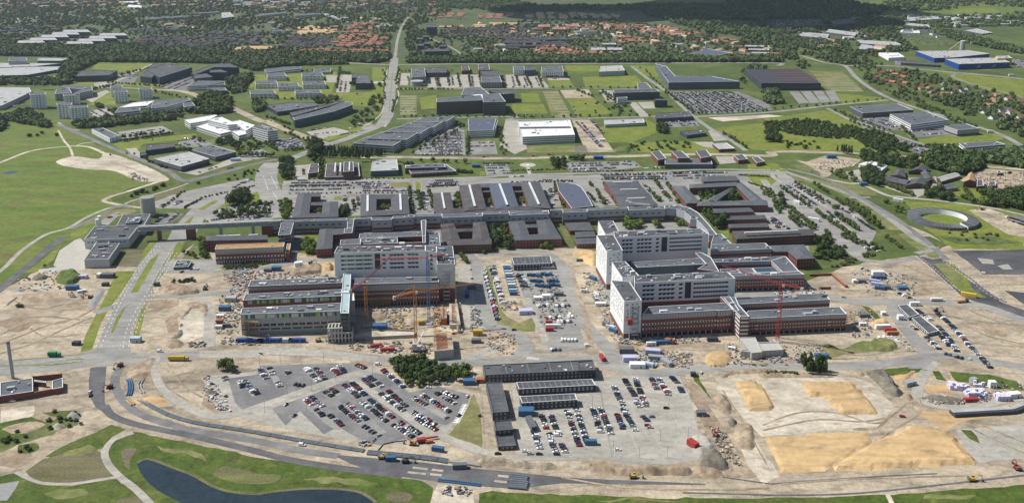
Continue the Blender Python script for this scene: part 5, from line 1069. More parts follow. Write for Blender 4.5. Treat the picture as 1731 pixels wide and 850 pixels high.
def stairtower(s,top,label,n=6):
 x,y=GP(s)[0];e=empty('stair_scaffold',(x,y,0),label,'scaffold');
 for q in range(n):
  mb=MB();z=top*(q+.7)/n;mb.box((0,0,z),(5.5,2.6,.25),'frame_white');mb.box((0,-1.3,z+.6),(5.5,.1,1.1),'zinc');part('landing',mb.mesh('landing'),e)
 mb=MB()
 for a in (-2.7,2.7):
  for b in (-1.3,1.3):mb.bar((a,b,0),(a,b,top),.13,'steel_grey')
 part('frame',mb.mesh('frame'),e)
stairtower('g:345,728',h2*.82,'pale scaffold stair tower on the front of the white tower');stairtower('d:985,318',30,'pale scaffold stair tower on the central white tower',8)
mb=MB();x,y=GP('g:285,745')[0];e=empty('site_hoist',(x,y,0),'red site hoist cabin climbing the white tower','hoist');mb.bar((0,0,0),(0,0,h2*.9),.5,'steel_grey');part('mast',mb.mesh('mast'),e);mb=MB();mb.box((0,-1.5,h2*.5),(4,2.2,5),'steel_red');part('cabin',mb.mesh('cabin'),e)
def wallthing(s,h,m,label,w_=.5):
 P=GP(s);o=(P[0][0],P[0][1],0);e=empty('boundary_wall',o,label,'wall')
 for i in range(len(P)-1):
  a,b=P[i],P[i+1];L=math.hypot(b[0]-a[0],b[1]-a[1]);mb=MB();an=math.atan2(b[1]-a[1],b[0]-a[0]);mb.box(((a[0]+b[0])/2,(a[1]+b[1])/2,h/2),(L,w_,h),m,an);mb.box(((a[0]+b[0])/2,(a[1]+b[1])/2,h+.08),(L+.1,w_+.15,.14),'roof_red',an);mb.build('wall_panel',e,o)
wallthing('h:990,30 1120,140',2.6,'brick_red','free standing orange brick wall running down the sandy yard',2.0);wallthing('h:790,38 990,30',2.4,'brick_red','low brick wall along the back of the sandy yard');wallthing('h:870,155 980,152',2.4,'brick_red','short brick wall at the corner of the second eastern wing')
def seams(root,o,V):
 for P,h,st,opt in V:
  if not opt.get('seam'):continue
  P=ccw(P);L0=math.hypot(P[1][0]-P[0][0],P[1][1]-P[0][1]);L1=math.hypot(P[2][0]-P[1][0],P[2][1]-P[1][1])
  if opt['seam']<0:P=P[1:]+P[:1];L0=L1
  a,b,c,d=(P+P)[:4];n=max(2,int(L0/abs(opt['seam'])))
  for q in range(1,n):
   t=q/n;mb=MB();mb.bar((a[0]+(b[0]-a[0])*t,a[1]+(b[1]-a[1])*t,h-.35),(d[0]+(c[0]-d[0])*t,d[1]+(c[1]-d[1])*t,h-.35),.14,'roof_light');mb.build('roof_joint',root,o)
B('site_office','long two storey dark module office with light roof joints, topmost of the block','site office',[('o:92,196 925,157 898,78 72,120',58,'cabin',{'seam':16,'clut':10}),('o:800,160 925,157 905,80 790,95',-8.2,'cabin',{'z0':6,'lay':[],'clut':3})],extra=seams)
B('site_office','middle row dark two storey module office with white windows','site office',[('o:345,300 928,270 900,225 325,250',50,'cabinrow',{'seam':4,'clut':0,'wall':'dark_wall','lay':[('st','frame_white',3.2,.34,.42),('st2','glass',3.2,.2,.26)]})],extra=seams)
B('site_office','lowest row dark two storey module office beside the blue tent','site office',[('o:370,406 785,380 772,334 350,356',55,'cabinrow',{'seam':4,'clut':0,'wall':'dark_wall','lay':[('st','frame_white',3.2,.34,.42),('st2','glass',3.2,.2,.26)]})],extra=seams)
B('site_office','narrow dark module office running down beside the gravel path','site office',[('o:148,480 270,470 216,245 95,250',-6.5,'cabin',{'seam':-5,'clut':0})],extra=seams)
B('site_office','small dark module office, upper of the pair below the narrow one','site office',[('o:170,616 302,606 285,530 155,540',-6.5,'cabin',{'seam':-5,'clut':0})],extra=seams)
B('site_office','small dark module office at the lower end of the office court','site office',[('o:190,735 325,727 302,645 170,655',32,'cabin',{'seam':-5,'clut':0})],extra=seams)
B('site_office','wide dark module office above the white container roofs','site office',[('n:540,165 932,150 910,73 515,90',62,'cabinrow',{'seam':4,'clut':2,'wall':'dark_wall','lay':[('st','frame_white',3.2,.3,.3)]})],extra=seams)
B('site_office','dark single storey cabin row left of the eastern staff car park','site office',[('34:970,530 1080,630 1152,612 1035,518',22,'cabinrow',{'seam':4,'clut':0})],extra=seams);B('site_office','dark cabin pair at the upper end of the eastern cabin row','site office',[('34:880,450 955,525 1020,505 945,440',22,'cabinrow',{'seam':4,'clut':0})],extra=seams)
B('pump_station','brick building with dark flat roof and four white vents by the thin chimney','building',[('41:0,235 190,207 188,130 0,158',38,'yard',{'roof':'roof_grey','clut':5}),('41:-160,262 -2,236 -2,158 -160,180',-5,'yard',{'roof':'roof_grey','clut':3}),('41:300,195 362,184 360,130 300,148',-4.5,'yard',{'roof':'roof_grey','clut':0,'wall':'brick_red'}),('41:192,150 262,158 264,150 198,142',-4,'yard',{'clut':0})])
wallthing('41:190,245 362,212',4.2,'brick_red','front brick wall of the yard beside the pump station');wallthing('41:190,150 360,133',4,'brick_red','rear brick wall of the yard beside the pump station')
x,y=GP('41:75,133')[0];e=empty('chimney',(x,y,0),'thin pale steel chimney rising beside the brick pump station','chimney');mb=MB();mb.bar((0,0,0),(0,0,hcalc(14,579,59)),1.25,'zinc',12);part('stack',mb.mesh('stack'),e);mb=MB();mb.bar((0,0,hcalc(14,579,59)),(0,0,hcalc(14,579,59)+.8),1.35,'dark_wall',12);part('cap',mb.mesh('cap'),e)
def ring():
 c=G(1593.7,364,6.5);s_=math.hypot(*(np.array(G(1649.3,364,6.5))-np.array(c)));o=(c[0],c[1],0);e=empty('ring_house',o,'round dark roofed ring building with grass court beyond the dual road','building');n=44
 def prof(r0,r1,z0,z1,a0,a1,mw,mr,nm):
  w_,r_=MB(),MB();P=[(math.cos(a0+(a1-a0)*q/n),math.sin(a0+(a1-a0)*q/n))for q in range(n+1)]
  for q in range(n):
   a,b=P[q],P[q+1]
   w_.face([(a[0]*r1,a[1]*r1,0),(b[0]*r1,b[1]*r1,0),(b[0]*r1,b[1]*r1,z1),(a[0]*r1,a[1]*r1,z1)],mw);w_.face([(b[0]*r0,b[1]*r0,0),(a[0]*r0,a[1]*r0,0),(a[0]*r0,a[1]*r0,z0),(b[0]*r0,b[1]*r0,z0)],'white_wall')
   r_.face([(a[0]*r1,a[1]*r1,z1),(b[0]*r1,b[1]*r1,z1),(b[0]*r0,b[1]*r0,z0),(a[0]*r0,a[1]*r0,z0)],mr)
   if q%3==0:r_.bar((a[0]*r1,a[1]*r1,z1+.05),(a[0]*r0,a[1]*r0,z0+.05),.12,'zinc')
  for q in (0,n):a=P[q];w_.face([(a[0]*r0,a[1]*r0,0),(a[0]*r1,a[1]*r1,0),(a[0]*r1,a[1]*r1,z1),(a[0]*r0,a[1]*r0,z0)],'white_wall')
  part('wall',w_.mesh('wall'),e);part('roof',r_.mesh('roof'),e)
 R=s_;prof(R*.68,R,6,4.2,radians(-72),radians(190),'slate_wall','roof_dark','a');prof(R*.6,R*.97,3.6,3.4,radians(190),radians(288),'slate_wall','roof_dark','b')
ring()
for s,l in (('24:780,402 930,432 965,410 800,372','lower long dark farm barn with pale gable'),('24:930,440 1060,432 1090,400 970,395','middle dark farm barn beside the yard'),('24:830,375 930,385 920,335 860,350','small dark farm barn in the upper yard'),('24:950,345 1060,345 1080,318 1000,320','upper right dark farm barn'),('24:1060,395 1120,405 1080,350 1030,355','short dark farm barn on the right of the yard')):
 B('farm_barn',l,'barn',[(s,-5,'brickb',hp(3,gable=1,roof='roof_dark'))],group='dark roofed farm barns')
B('farm_barn','red walled barn with pale sheet roof above the lawn','barn',[('24:1165,412 1288,375 1250,356 1135,388',-4.5,'brickb',hp(2,gable=1,roof='roof_light'))]);B('long_shed','long grey roofed shed with yellow walls below the farm','shed',[('24:1110,478 1275,450 1215,428 1090,458',-4.5,'brickb',hp(1.5,wall='brick_yellow',roof='roof_grey',gable=1))])
B('tent_hall','zigzag white tent hall above the hedged yard','shed',[('24:625,300 700,318 725,290 690,280',-5,'white',hp(2,gable=1,roof='roof_white')),('24:690,318 770,342 810,310 720,285',-5,'white',hp(2,gable=1,roof='roof_white'))])
B('brick_ruin','brick house shell without roof among the rubble','ruin',[('24:1310,415 1385,412 1380,365 1345,360',-8,'brick',hp(3,gable=1,roof='timber')),('24:1395,445 1440,440 1435,400 1398,402',-7,'brick',{'lay':[('st','glass',3,.4,.5)],'clut':0})])
B('brick_ruin','low broken brick walls right of the roofless house','ruin',[('24:1470,440 1520,438 1515,410 1475,415',-4,'brick',{'lay':[],'clut':0}),('24:1530,360 1560,355 1550,340 1530,345',-4,'brick',{'lay':[],'clut':0})])
B('research_row','stepped row of five dark roofed blocks with white fronts','office building',[('22:%d,%d %d,%d %d,%d %d,%d'%(645+q*92,163-q*32,905+q*88,180-q*40,990+q*80,130-q*36,745+q*88,118-q*30),48 if q==0 else -14,'paleband',{'roof':'roof_grey','clut':12})for q in range(5)])
B('office_block','dark roofed striped white office block beside the car rows','office building',[('22:1410,82 1570,75 1590,12 1400,12',42,'whiteband'),('12:1400,855 1560,850 1580,775 1395,778',-13,'whiteband',{'roof':'roof_slate_blue'})])
B('laboratory_building','white two storey laboratory with bright roof and blue panels','building',[('23:90,122 432,108 400,10 60,20',52,'whiteband',{'roof':'roof_white','clut':26}),('13:70,830 400,825 370,790 60,795',-16,'whiteband',{'roof':'roof_white','clut':10})])
B('sawtooth_hall','small dark brick hall at the left of the pine row','building',[('22:350,360 420,352 420,295 365,300',28,'brickb')]);B('sawtooth_hall','brown roofed brick hall with sawtooth rooflights below the pines','building',[('22:460,385 690,378 680,290 470,300',20,'brickb',{'roof':'roof_brown'}),('22:580,350 650,345 645,282 585,284',-12,'brickb',{'lay':[]})],sky_=[('22:525,350 530,290',9,2),('22:560,348 562,290',9,2),('22:620,340 622,285',13,2)])
B('metal_roof_hall','hall with pale metal roof and dark glazed front left of the car rows','building',[('22:760,345 940,338 930,267 845,265 770,285',38,'glassb',{'roof':'roof_light'})]);B('solar_roof_hall','long low brown hall with blue panelled roof above the ring road','building',[('22:1025,362 1320,345 1250,298 985,310',25,'brickb',{'roof':'roof_dark'}),('22:985,325 1250,318 1240,300 985,305',-9,'brickb',{'roof':'roof_slate_blue','clut':12})])
B('triple_brick_block','three brick blocks joined by low glazed links','office building',[('23:975,272 1030,262 985,210 930,222',38,'brick'),('23:1105,260 1182,258 1130,213 1062,215',-13,'brick'),('23:1255,260 1325,248 1290,205 1220,213',-13,'brick'),('23:1020,300 1330,300 1320,262 1020,270',-7,'glassb',{'clut':5})])
B('gatehouse','left of two small brick houses right of the triple block','building',[('23:1500,272 1562,266 1530,235 1470,243',28,'brick')]);B('gatehouse','right of two small brick houses right of the triple block','building',[('23:1620,292 1672,280 1630,250 1588,258',24,'brick')])
B('low_store','low brown flat roofed store in the green plot','building',[('23:1375,202 1478,197 1420,160 1330,165',20,'brickb',{'roof':'roof_light'})]);B('low_office','low black roofed office in the green plot','building',[('23:1165,112 1292,95 1260,76 1118,86',22,'dark')])
B('sports_hall','long pale striped hall at the top of the bright lawn','building',[('13:630,815 887,802 878,775 622,785',22,'paleband',{'roof':'roof_light'})]);B('dark_hall','dark flat hall with parked vehicles in front','building',[('13:965,775 1200,762 1180,730 958,740',26,'dark')])
B('black_office','long black glass office with a white roof edge','office building',[('13:690,607 987,600 962,582 680,588',50,'dark',{'cop':'coping'}),('13:845,583 935,580 900,540 840,545',-16,'grey')]);B('black_cube','small black cube building right of the long black office','building',[('13:955,657 1037,657 1032,645 955,645',46,'dark')]);B('white_annex','small white annex in front of the long black office','building',[('13:710,647 775,642 770,632 705,636',36,'whiteband')])
B('angular_headquarters','large wedge shaped glass headquarters with white sloping edge','office building',[('13:1045,540 1510,533 1330,500 1090,500 1030,435 958,418',48,'glassb',{'roof':'roof_slate_blue','cop':'coping','clut':14})])
def stripes(root,o,V):
 for k in range(5):
  a,b=[G(*q,V[0][1])for q in px('14:%d,%d %d,%d'%(55+k*14,462+k*16,262+k*24,460+k*16))];mb=MB();mb.box(((a[0]+b[0])/2,(a[1]+b[1])/2,V[0][1]-.2),(b[0]-a[0],5,.5),'brick_red');mb.build('roof_stripe',root,o)
B('striped_hall','large black hall with maroon striped roof beside the far car park','building',[('14:-10,545 378,545 290,482 240,455 60,455 -120,450',46,'darkplain',{'roof':'roof_maroon','clut':0})],extra=stripes)
B('patterned_cube','cube office with diagonal pale lattice facade','office building',[('13:590,470 758,462 738,427 600,432',32,'grey',{'roof':'roof_light','lay':[('rib',.05,.95,'frame_white',4,.25)]})]);B('white_office','white office block with twin roof fins','office building',[('13:215,468 358,470 350,430 212,435',40,'white')]);B('white_office','white and black office pair left of the white block','office building',[('13:32,462 105,458 100,432 28,434',36,'white'),('13:110,462 178,458 170,430 105,432',-14,'dark')])
def disc_roof(root,o,V):
 x,y=G(810,161,22);mb=MB();P=[(x+14*math.cos(6.2832*q/24),y+14*math.sin(6.2832*q/24))for q in range(24)];mb.prism(P,20,20.8,'white_wall');mb.build('canopy',root,o)
B('business_centre','dark brick business centre with a white round roof canopy','office building',[('12:1190,668 1500,655 1480,622 1190,645',82,'brickb',{'roof':'roof_grey','lay':[('stb','glass_blue')]}),('12:1495,668 1642,665 1600,610 1488,620',85,'slate'),('12:1600,618 1700,612 1700,588 1530,592',-18,'dark'),('12:1350,625 1540,618 1480,570 1370,575',-19,'slate',{'lay':[],'clut':6})],extra=disc_roof)
B('round_front_office','grey office with rounded striped front near the avenue','office building',[('12:1028,505 1120,502 1112,445 1025,447',45,'grey'),('12:1130,478 1257,475 1255,440 1100,442',30,'dark')]);cyl('round_hall','round grey ribbed hall in front of the grey office','building','12:1062,560',14.5,11,'grey_wall','roof_light',24)
B('car_park_office','grey office block above the tree lined car park','office building',[('12:1480,540 1617,538 1602,497 1480,502',38,'grey'),('12:1465,460 1537,457 1530,420 1460,422',-14,'brickb'),('12:1500,498 1610,495 1600,460 1470,462',-12,'dark')]);B('small_brown_block','small brown block on the lawn by the far road','building',[('12:1355,462 1407,460 1400,430 1350,432',24,'brickb')])
B('bank_block','dark pitched block right of the small courtyard car park','office building',[('12:660,545 762,545 740,487 672,487',42,'dark',{'roof':'roof_grey'}),('12:635,510 665,508 660,478 638,480',-14,'dark')])
for q,(x,y,w_)in enumerate(((85,502,125),(312,500,140),(8,552,145),(155,568,140),(318,555,150),(-25,615,165),(268,612,172))):
 B('terrace_block',('first','second','third','fourth','fifth','sixth','seventh')[q]+' white terrace block, counted from the top left, in the green estate','housing block',[('12:%d,%d %d,%d %d,%d %d,%d'%(x,y,x+w_,y-3,x+w_-12,y-26,x-6,y-22),30,'white',{'lay':[('stb','glass'),('rib',0,.98,'frame_white',9,.3)]})],group='white terrace blocks')
B('curved_white_slab','bent white slab block above the terrace blocks','housing block',[('12:70,475 185,462 300,448 305,436 185,440 68,452',24,'whiteband')]);B('flat_hall','low hall with white and grey roof right of the bent slab','building',[('12:385,475 500,470 500,448 390,450',15,'paleband')])
B('music_hall','curved green glass hall of the dark roofed school','building',[('12:262,785 400,755 520,728 640,685 640,668 590,664 500,700 380,735 250,768',52,'glassb',{'lay':[('band',.05,.92,'glass_blue'),('rib',.05,.92,'slate_wall',4,.1)],'clut':6}),('12:150,732 230,722 420,690 400,672 240,668 80,690',26,'darkplain',{'roof':'roof_grey','clut':14}),('12:250,760 500,690 590,660 560,655 440,690 230,735',-9,'darkplain')])
B('dark_tower','tall black tower block left of the terraced estate','tower block',[('12:1125,180 1195,180 1190,162 1122,162',55,'dark')])
for q,(x,y)in enumerate(((1060,258),(1098,243),(1064,300),(1108,288),(1210,305))):B('point_block',('upper left','upper right','lower left','lower right','far right')[q]+' black block of the cluster under the black tower','housing block',[('12:%d,%d %d,%d %d,%d %d,%d'%(x,y,x+45,y,x+42,y-11,x-2,y-11),26,'dark')],group='black point blocks')
B('dark_long_block','long black block at the foot of the black cluster','housing block',[('12:1110,338 1272,335 1265,320 1115,322',30,'dark')])
WR={'roof':'roof_white'}
B('research_campus','white campus with bright ribbed roofs climbing to the left','office building',[
('p:540,275 690,240 400,132 240,178',60,'whiteroof'),('p:160,140 390,103 510,40 470,30 88,95',75,'whiteroof'),('p:640,160 762,150 560,60 470,70 385,98',-17,'whiteroof'),('p:780,298 888,270 790,225 692,240',66,'whiteroof'),('p:870,235 985,165 790,100 700,115',-13,'whiteroof'),('p:500,335 600,388 692,350 620,315',22,'whiteroof',{'clut':3})])
B('office_block','white and dark slab block standing beside the full car park','office building',[('p:1145,242 1275,228 1070,160 955,192',142,'whiteband',{'clut':12})])
B('grey_hall','right one of the pair of big flat grey halls','hall',[('p:480,565 745,500 430,415 190,480',62,'greyplain',{'wall':'slate_wall','lay':[('band',.15,.3,'glass')],'clut':18})]);B('grey_hall','left one of the pair of big flat grey halls, lighter roof','hall',[('p:45,690 405,590 140,500 -110,545 -300,590',72,'greyplain',{'wall':'slate_wall','roof':'roof_light','lay':[('band',.15,.3,'glass')],'clut':16})])
B('black_pavilion','black low office left of the grey halls','office building',[('21:950,212 1145,185 1130,162 958,172',32,'dark'),('21:915,245 960,238 950,222 912,226',-4,'dark')]);B('white_warehouse','white walled warehouse beside the straight road','warehouse',[('21:715,130 782,113 672,62 598,70',30,'whiteplain',{'wall':'white_wall','lay':[('rib',.3,.7,'grey_wall',8,.3)]})])
for q,(x,y,w_)in enumerate(((195,622,105),(415,628,105),(372,688,100),(458,706,118),(722,575,80),(745,606,88),(908,588,85))):
 hz=(92,60,88,88,60,70,62)[q];B('apartment_tower',('leftmost','tall rear','front left','front right','small rear','small front','far right')[q]+' white apartment tower with dark window rows','apartment tower',[('11:%d,%d %d,%d %d,%d %d,%d'%(x,y,x+w_,y-4,x+w_-4,y-17,x-3,y-13),hz,'white',{'lay':[('st','glass',3.6,.45,.42),('rib',0,.98,'white_wall',9,.12)]})],group='white apartment towers')
B('courtyard_office','grey ring shaped office left of the small white towers','office building',[('11:358,615 470,608 450,575 370,585',45,'grey'),('11:470,618 605,590 600,562 420,560 400,570 540,585',-14,'grey')])
B('school_building','long white school with stepped flat roofs','school',[('11:750,738 915,722 915,702 770,712',42,'whiteband'),('11:985,708 1075,700 1245,655 1230,640 1000,665',36,'whiteband'),('11:770,705 960,690 1010,657 860,672',-9,'whiteroof'),('11:1200,702 1275,690 1255,668 1198,674',32,'whiteband')])
B('black_headquarters','very long black office slab beside the diagonal car rows','office building',[('11:1040,508 1255,442 1080,418 960,455',48,'dark'),('11:915,500 990,508 1090,430 1000,418',-15,'dark'),('11:1000,490 1040,505 1150,440 1110,430',-12,'glassb',{'roof':'roof_cyan'})])
B('brown_office','low dark office with red right corner beyond the green plot','office building',[('11:490,500 712,492 765,462 530,465',38,'dark')]);B('black_campus','group of black towers and slabs behind the white school','office building',[('11:1400,440 1562,442 1500,415 1398,417',58,'dark'),('11:1370,475 1492,473 1440,455 1370,458',52,'dark'),('11:1268,515 1392,503 1345,480 1270,490',-16,'dark'),('11:1270,490 1400,440 1380,425 1250,475',-14,'dark')])
B('white_clinic','white low clinic in front of the black towers','office building',[('11:1225,562 1352,558 1468,533 1300,528',34,'whiteband'),('11:1345,560 1470,553 1468,533 1350,540',-10,'whiteband')]);B('blue_clinic','low building with bright blue front','building',[('11:1355,593 1482,592 1470,573 1358,575',24,'paleband',{'wall':'container_blue'})])
for q,(x,y)in enumerate(((110,282),(190,264),(265,245),(335,228),(405,212),(430,288),(505,270),(578,252),(645,234))):
 B('warehouse',(('first','second','third','fourth','fifth')[q]+' shed of the left row of pale roofed warehouses')if q<5 else ('first','second','third','fourth')[q-5]+' shed of the right row of pale roofed warehouses','warehouse',[('11:%d,%d %d,%d %d,%d %d,%d'%(x,y,x+185,y-1,x+165,y-17,x+12,y-16),24,'shed',{'clut':0})],group='pale roofed warehouses')
B('factory','large pale roofed factory with tall box at the far left','factory',[('11:55,402 178,398 170,378 62,380',42,'paleband'),('11:245,398 400,398 450,383 250,380',26,'slatelight'),('11:0,442 240,432 400,415 0,412',-8,'slatelight'),('11:-200,500 180,490 380,455 390,435 0,440',-7,'slatelight')])
B('grey_depot','wide grey depot at the left edge','depot',[('11:-150,700 10,690 205,600 190,572 0,570 -150,600',32,'greyplain',{'roof':'roof_light','clut':16})])
B('school_slab','long flat grey slabs in the woods of the upper left','school',[('11:955,130 1300,105 1310,97 960,118',14,'paleband'),('11:1270,92 1430,82 1430,76 1275,84',12,'paleband'),('11:1450,120 1530,110 1500,80 1445,85',-8,'slatelight')]);B('school_slab','long flat grey slabs right of the white block, upper middle','school',[('12:15,108 195,88 195,80 30,92',14,'paleband'),('12:265,105 430,95 430,86 270,94',14,'paleband'),('12:440,95 560,130 540,115 480,86',-7,'slatelight')])
B('white_greenhouse','zigzag bright white roofs at the far upper left','greenhouse',[('11:760,22 900,18 905,8 790,12',-6,'whiteroof'),('11:830,45 930,55 920,38 840,32',-6,'whiteroof')]);B('white_block','white cube block in the far woods','building',[('12:125,205 180,203 178,195 128,197',20,'white')])
def sign(root,o,V):
 P,h,_,_=V[1];a,b=P[0],P[1];L=math.hypot(b[0]-a[0],b[1]-a[1]);t=((b[0]-a[0])/L,(b[1]-a[1])/L);an=math.atan2(t[1],t[0])
 mb=MB();cx,cy=a[0]+t[0]*L*.90,a[1]+t[1]*L*.90;mb.box((cx,cy-.35,h*.78),(24,.4,7),'blue_clad',an,True);mb.build('sign_panel',root,o)
 cu=bpy.data.curves.new('sign_text','FONT');cu.body='IKEA';cu.size=6;cu.extrude=.15;cu.align_x='CENTER';cu.align_y='CENTER';cu.materials.append(M('yellow_paint'))
 ob=bpy.data.objects.new('sign_letters',cu);dg=bpy.context.evaluated_depsgraph_get();col.objects.link(ob);bpy.context.view_layer.update()
 me=bpy.data.meshes.new_from_object(ob.evaluated_get(bpy.context.evaluated_depsgraph_get()));col.objects.unlink(ob);bpy.data.objects.remove(ob)
 lo=bpy.data.objects.new('sign_letters',me);col.objects.link(lo);lo.parent=root;lo.location=(cx-o[0],cy-.75-o[1],h*.78);lo.rotation_euler=(radians(90),0,an)
 for f in (.38,.68):
  mb=MB();X,Y=a[0]+t[0]*L*f,a[1]+t[1]*L*f;mb.box((X,Y-.3,h*.4),(9,.3,1.2),'frame_white',an,True);mb.box((X+3,Y-.3,h*.62),(7,.32,1.0),'frame_white',an,True);mb.build('wall_graphic',root,o)
B('furniture_store','huge blue walled store with pale roof and yellow corner','store',[('14:1120,380 1250,376 1480,352 1330,330 998,335',30,'greyplain',{'wall':'blue_clad','roof':'roof_light','clut':30}),('14:1280,420 1612,408 1535,376 1188,386',38,'greyplain',{'wall':'blue_clad','roof':'roof_light','clut':30}),('14:1530,384 1628,380 1600,364 1520,366',46,'greyplain',{'wall':'yellow_clad','roof':'roof_light','clut':2})],extra=sign)
def silo_(x,l):return cyl('batch_tower',l,'tower','14:%d,335'%x,7,30,'roof_light','white_wall',10)
silo_(1298,'tall pale batching tower behind the blue store')
x,y=GP('14:1215,330')[0];x2,y2=G(1290+1285/3.8636,275/3.8636,28);mb=MB();mb.bar((0,0,1),(x2-x,y2-y,28),.9,'white_wall');mb.build('conveyor',None,(0,0,0));o_=bpy.data.objects['conveyor'];o_.location=(x,y,0);tag(o_,'slanting white conveyor leading up to the pale batching tower','conveyor')
B('white_showroom','white walled showroom with dark roof left of the blue store','showroom',[('14:820,380 925,373 880,345 755,345',18,'whiteplain',{'wall':'white_wall','roof':'roof_white'})]);B('dark_retail_row','long dark retail shed in front of the blue store','store',[('14:900,412 1150,428 1150,412 905,396',14,'darkplain')])
B('glasshouse','long striped greenhouse roofs left of the showroom','greenhouse',[('14:620,325 780,325 790,310 640,292',-5,'slatelight'),('14:640,285 890,300 900,290 860,275 610,262',-5,'slatelight')]);B('big_flat_warehouse','wide grey flat warehouse in the dark wood','warehouse',[('14:470,160 740,140 700,118 560,114 435,135',18,'slatelight',{'roof':'roof_grey'})])
B('container_yard_hall','grey hall with white front upper right','warehouse',[('14:945,140 1150,125 1140,105 940,115',20,'slatelight')]);B('logistics_hall','row of grey halls at the top right','warehouse',[('14:1370,120 1600,130 1560,100 1380,100',10,'slatelight'),('14:930,165 1090,180 1080,165 930,150',-7,'slatelight')]);B('timber_sheds','long grey and pink sheds in the wood','warehouse',[('14:410,210 600,235 610,215 430,192',12,'shed'),('14:225,235 420,250 430,225 260,212',-6,'shed')])
B('far_field_barn','single barn on the green field, upper right','barn',[('14:1320,200 1430,222 1500,215 1390,188',8,'shed')]);B('pale_store','pale flat store between the dark yards','store',[('14:895,212 1025,218 1020,202 900,198',8,'whiteroof')])
for q in range(3):B('row_houses',('upper','middle','lower')[q]+' row of pale roofed terraces beside the brick school','housing row',[('13:%d,%d 1700,%d 1700,%d %d,%d'%(1540+q*22,305+q*22,308+q*22,298+q*22,1545+q*22,296+q*22),12,'slatelight',{'roof':'roof_light','clut':0})],group='pale roofed terraces')
B('brick_school','dark brick school with flat roof below the red houses','school',[('13:1190,352 1325,368 1455,348 1300,318',18,'brickb',{'roof':'roof_slate_blue'})]);B('grey_workshops','three grey sheds beside the red roofs','warehouse',[('13:610,292 702,292 698,282 612,282',12,'slatelight'),('13:535,328 632,328 628,312 540,312',14,'slatelight'),('13:645,328 742,328 735,312 645,312',14,'slatelight')])
B('flat_office','dark roofed office behind the white striped office','office building',[('14:650,740 982,718 880,678 565,697',32,'slate')]);B('striped_office','white striped three storey office at the eastern car park','office building',[('14:965,815 1212,783 1075,732 828,746',42,'whiteband',{'clut':12})]);B('grey_office','grey square office with dark roof boxes','office building',[('24:1270,78 1412,66 1330,36 1185,50',42,'grey',{'lay':[('band',.1,.3,'glass')]})]);B('white_office','white office with long roof box below the lawn','office building',[('24:1315,192 1582,170 1520,150 1280,165',32,'whiteband')])
for q in range(3):B('apartment_slab',('left','middle','right')[q]+' yellow brick slab with red roof among the red estates','housing block',[('13:%d,%d %d,%d %d,%d %d,%d'%(190+q*95,178-q*3+q%2*18,270+q*95,175+q%2*18,265+q*95,160+q%2*18,195+q*95,162+q%2*18),22,'white',{'wall':'brick_yellow','roof':'roof_red'})],group='yellow brick slabs')
B('grey_point_block','pair of grey towers left of the yellow slabs','tower block',[('13:105,155 142,155 140,147 107,147',24,'grey'),('13:165,152 200,152 198,144 167,144',24,'grey')])
occupy()
# ================================================================== cars
A='striped asphalt car park beside the pond';Bq='gravel car park below the dark offices';Cq='eastern sandy car park'
for s,r,f in (('42:735,85 862,190','short row along the tree clump',.97),('42:515,160 560,155 ','x',0),
('42:655,125 740,185','first double row from the right upper part',.97),('42:625,135 690,195','second line of that upper row',.95),
('42:765,205 875,300','upper middle double row east line',.95),('42:725,220 860,325','upper middle double row west line',.95),
('42:905,330 1065,410','lower east row by the gravel lane',.93),('42:920,360 1050,435','outer lower east row by the gravel lane',.95),
('42:560,160 640,235','third row upper part',.97),('42:515,170 600,245','fourth row upper part',.97),('42:660,255 800,365','third row middle part',.95),('42:615,270 765,385','fourth row middle part',.95),('42:830,385 955,455','third row lower part',.96),('42:795,400 915,475','fourth row lower part',.93),
('42:440,195 485,230','fifth row upper part',.95),('42:400,210 450,240','sixth row upper part',.95),('42:530,280 650,375','fifth row middle part',.95),('42:485,295 605,385','sixth row middle part',.95),('42:655,385 745,450','fifth row lower part',.8),('42:610,400 720,470','sixth row lower part',.8),
('42:325,240 395,300','seventh row upper part',.95),('42:285,245 375,330','eighth row upper part',.5),('42:430,345 510,410','seventh row lower part',.9),('42:370,325 400,355','eighth row lower part',.7),
('42:960,230 1130,330','far east row upper line',.95),('42:910,245 1110,365','far east row lower line',.85),('42:1075,210 1165,250','northeast row upper line',.95),('42:1040,215 1155,285','northeast row lower line',.9),
('42:570,50 640,80','top corner row',.9),('42:485,60 520,105','top row right part',.95),('42:445,75 490,115','top row right part second line',.8),('42:350,75 405,145','top middle row',.9),('42:300,80 370,155','top middle row second line',.8),('42:85,75 150,185','top left row',.45),('42:30,80 70,140','far left row',.8),('42:180,95 200,110','lone pair row',1),('42:225,170 290,180','lower left pair row',.6),('42:0,200 20,230','left edge row',.9),('42:170,285 190,290','lone car row',1),('42:215,345 245,355','lone low row',1),
('41:1290,125 1300,150','short row by the round tree',1),('41:1405,150 1470,235','row at the lot edge right of the round tree',.8)):
 if f:row(s,A,r,fill=f,turn=0)
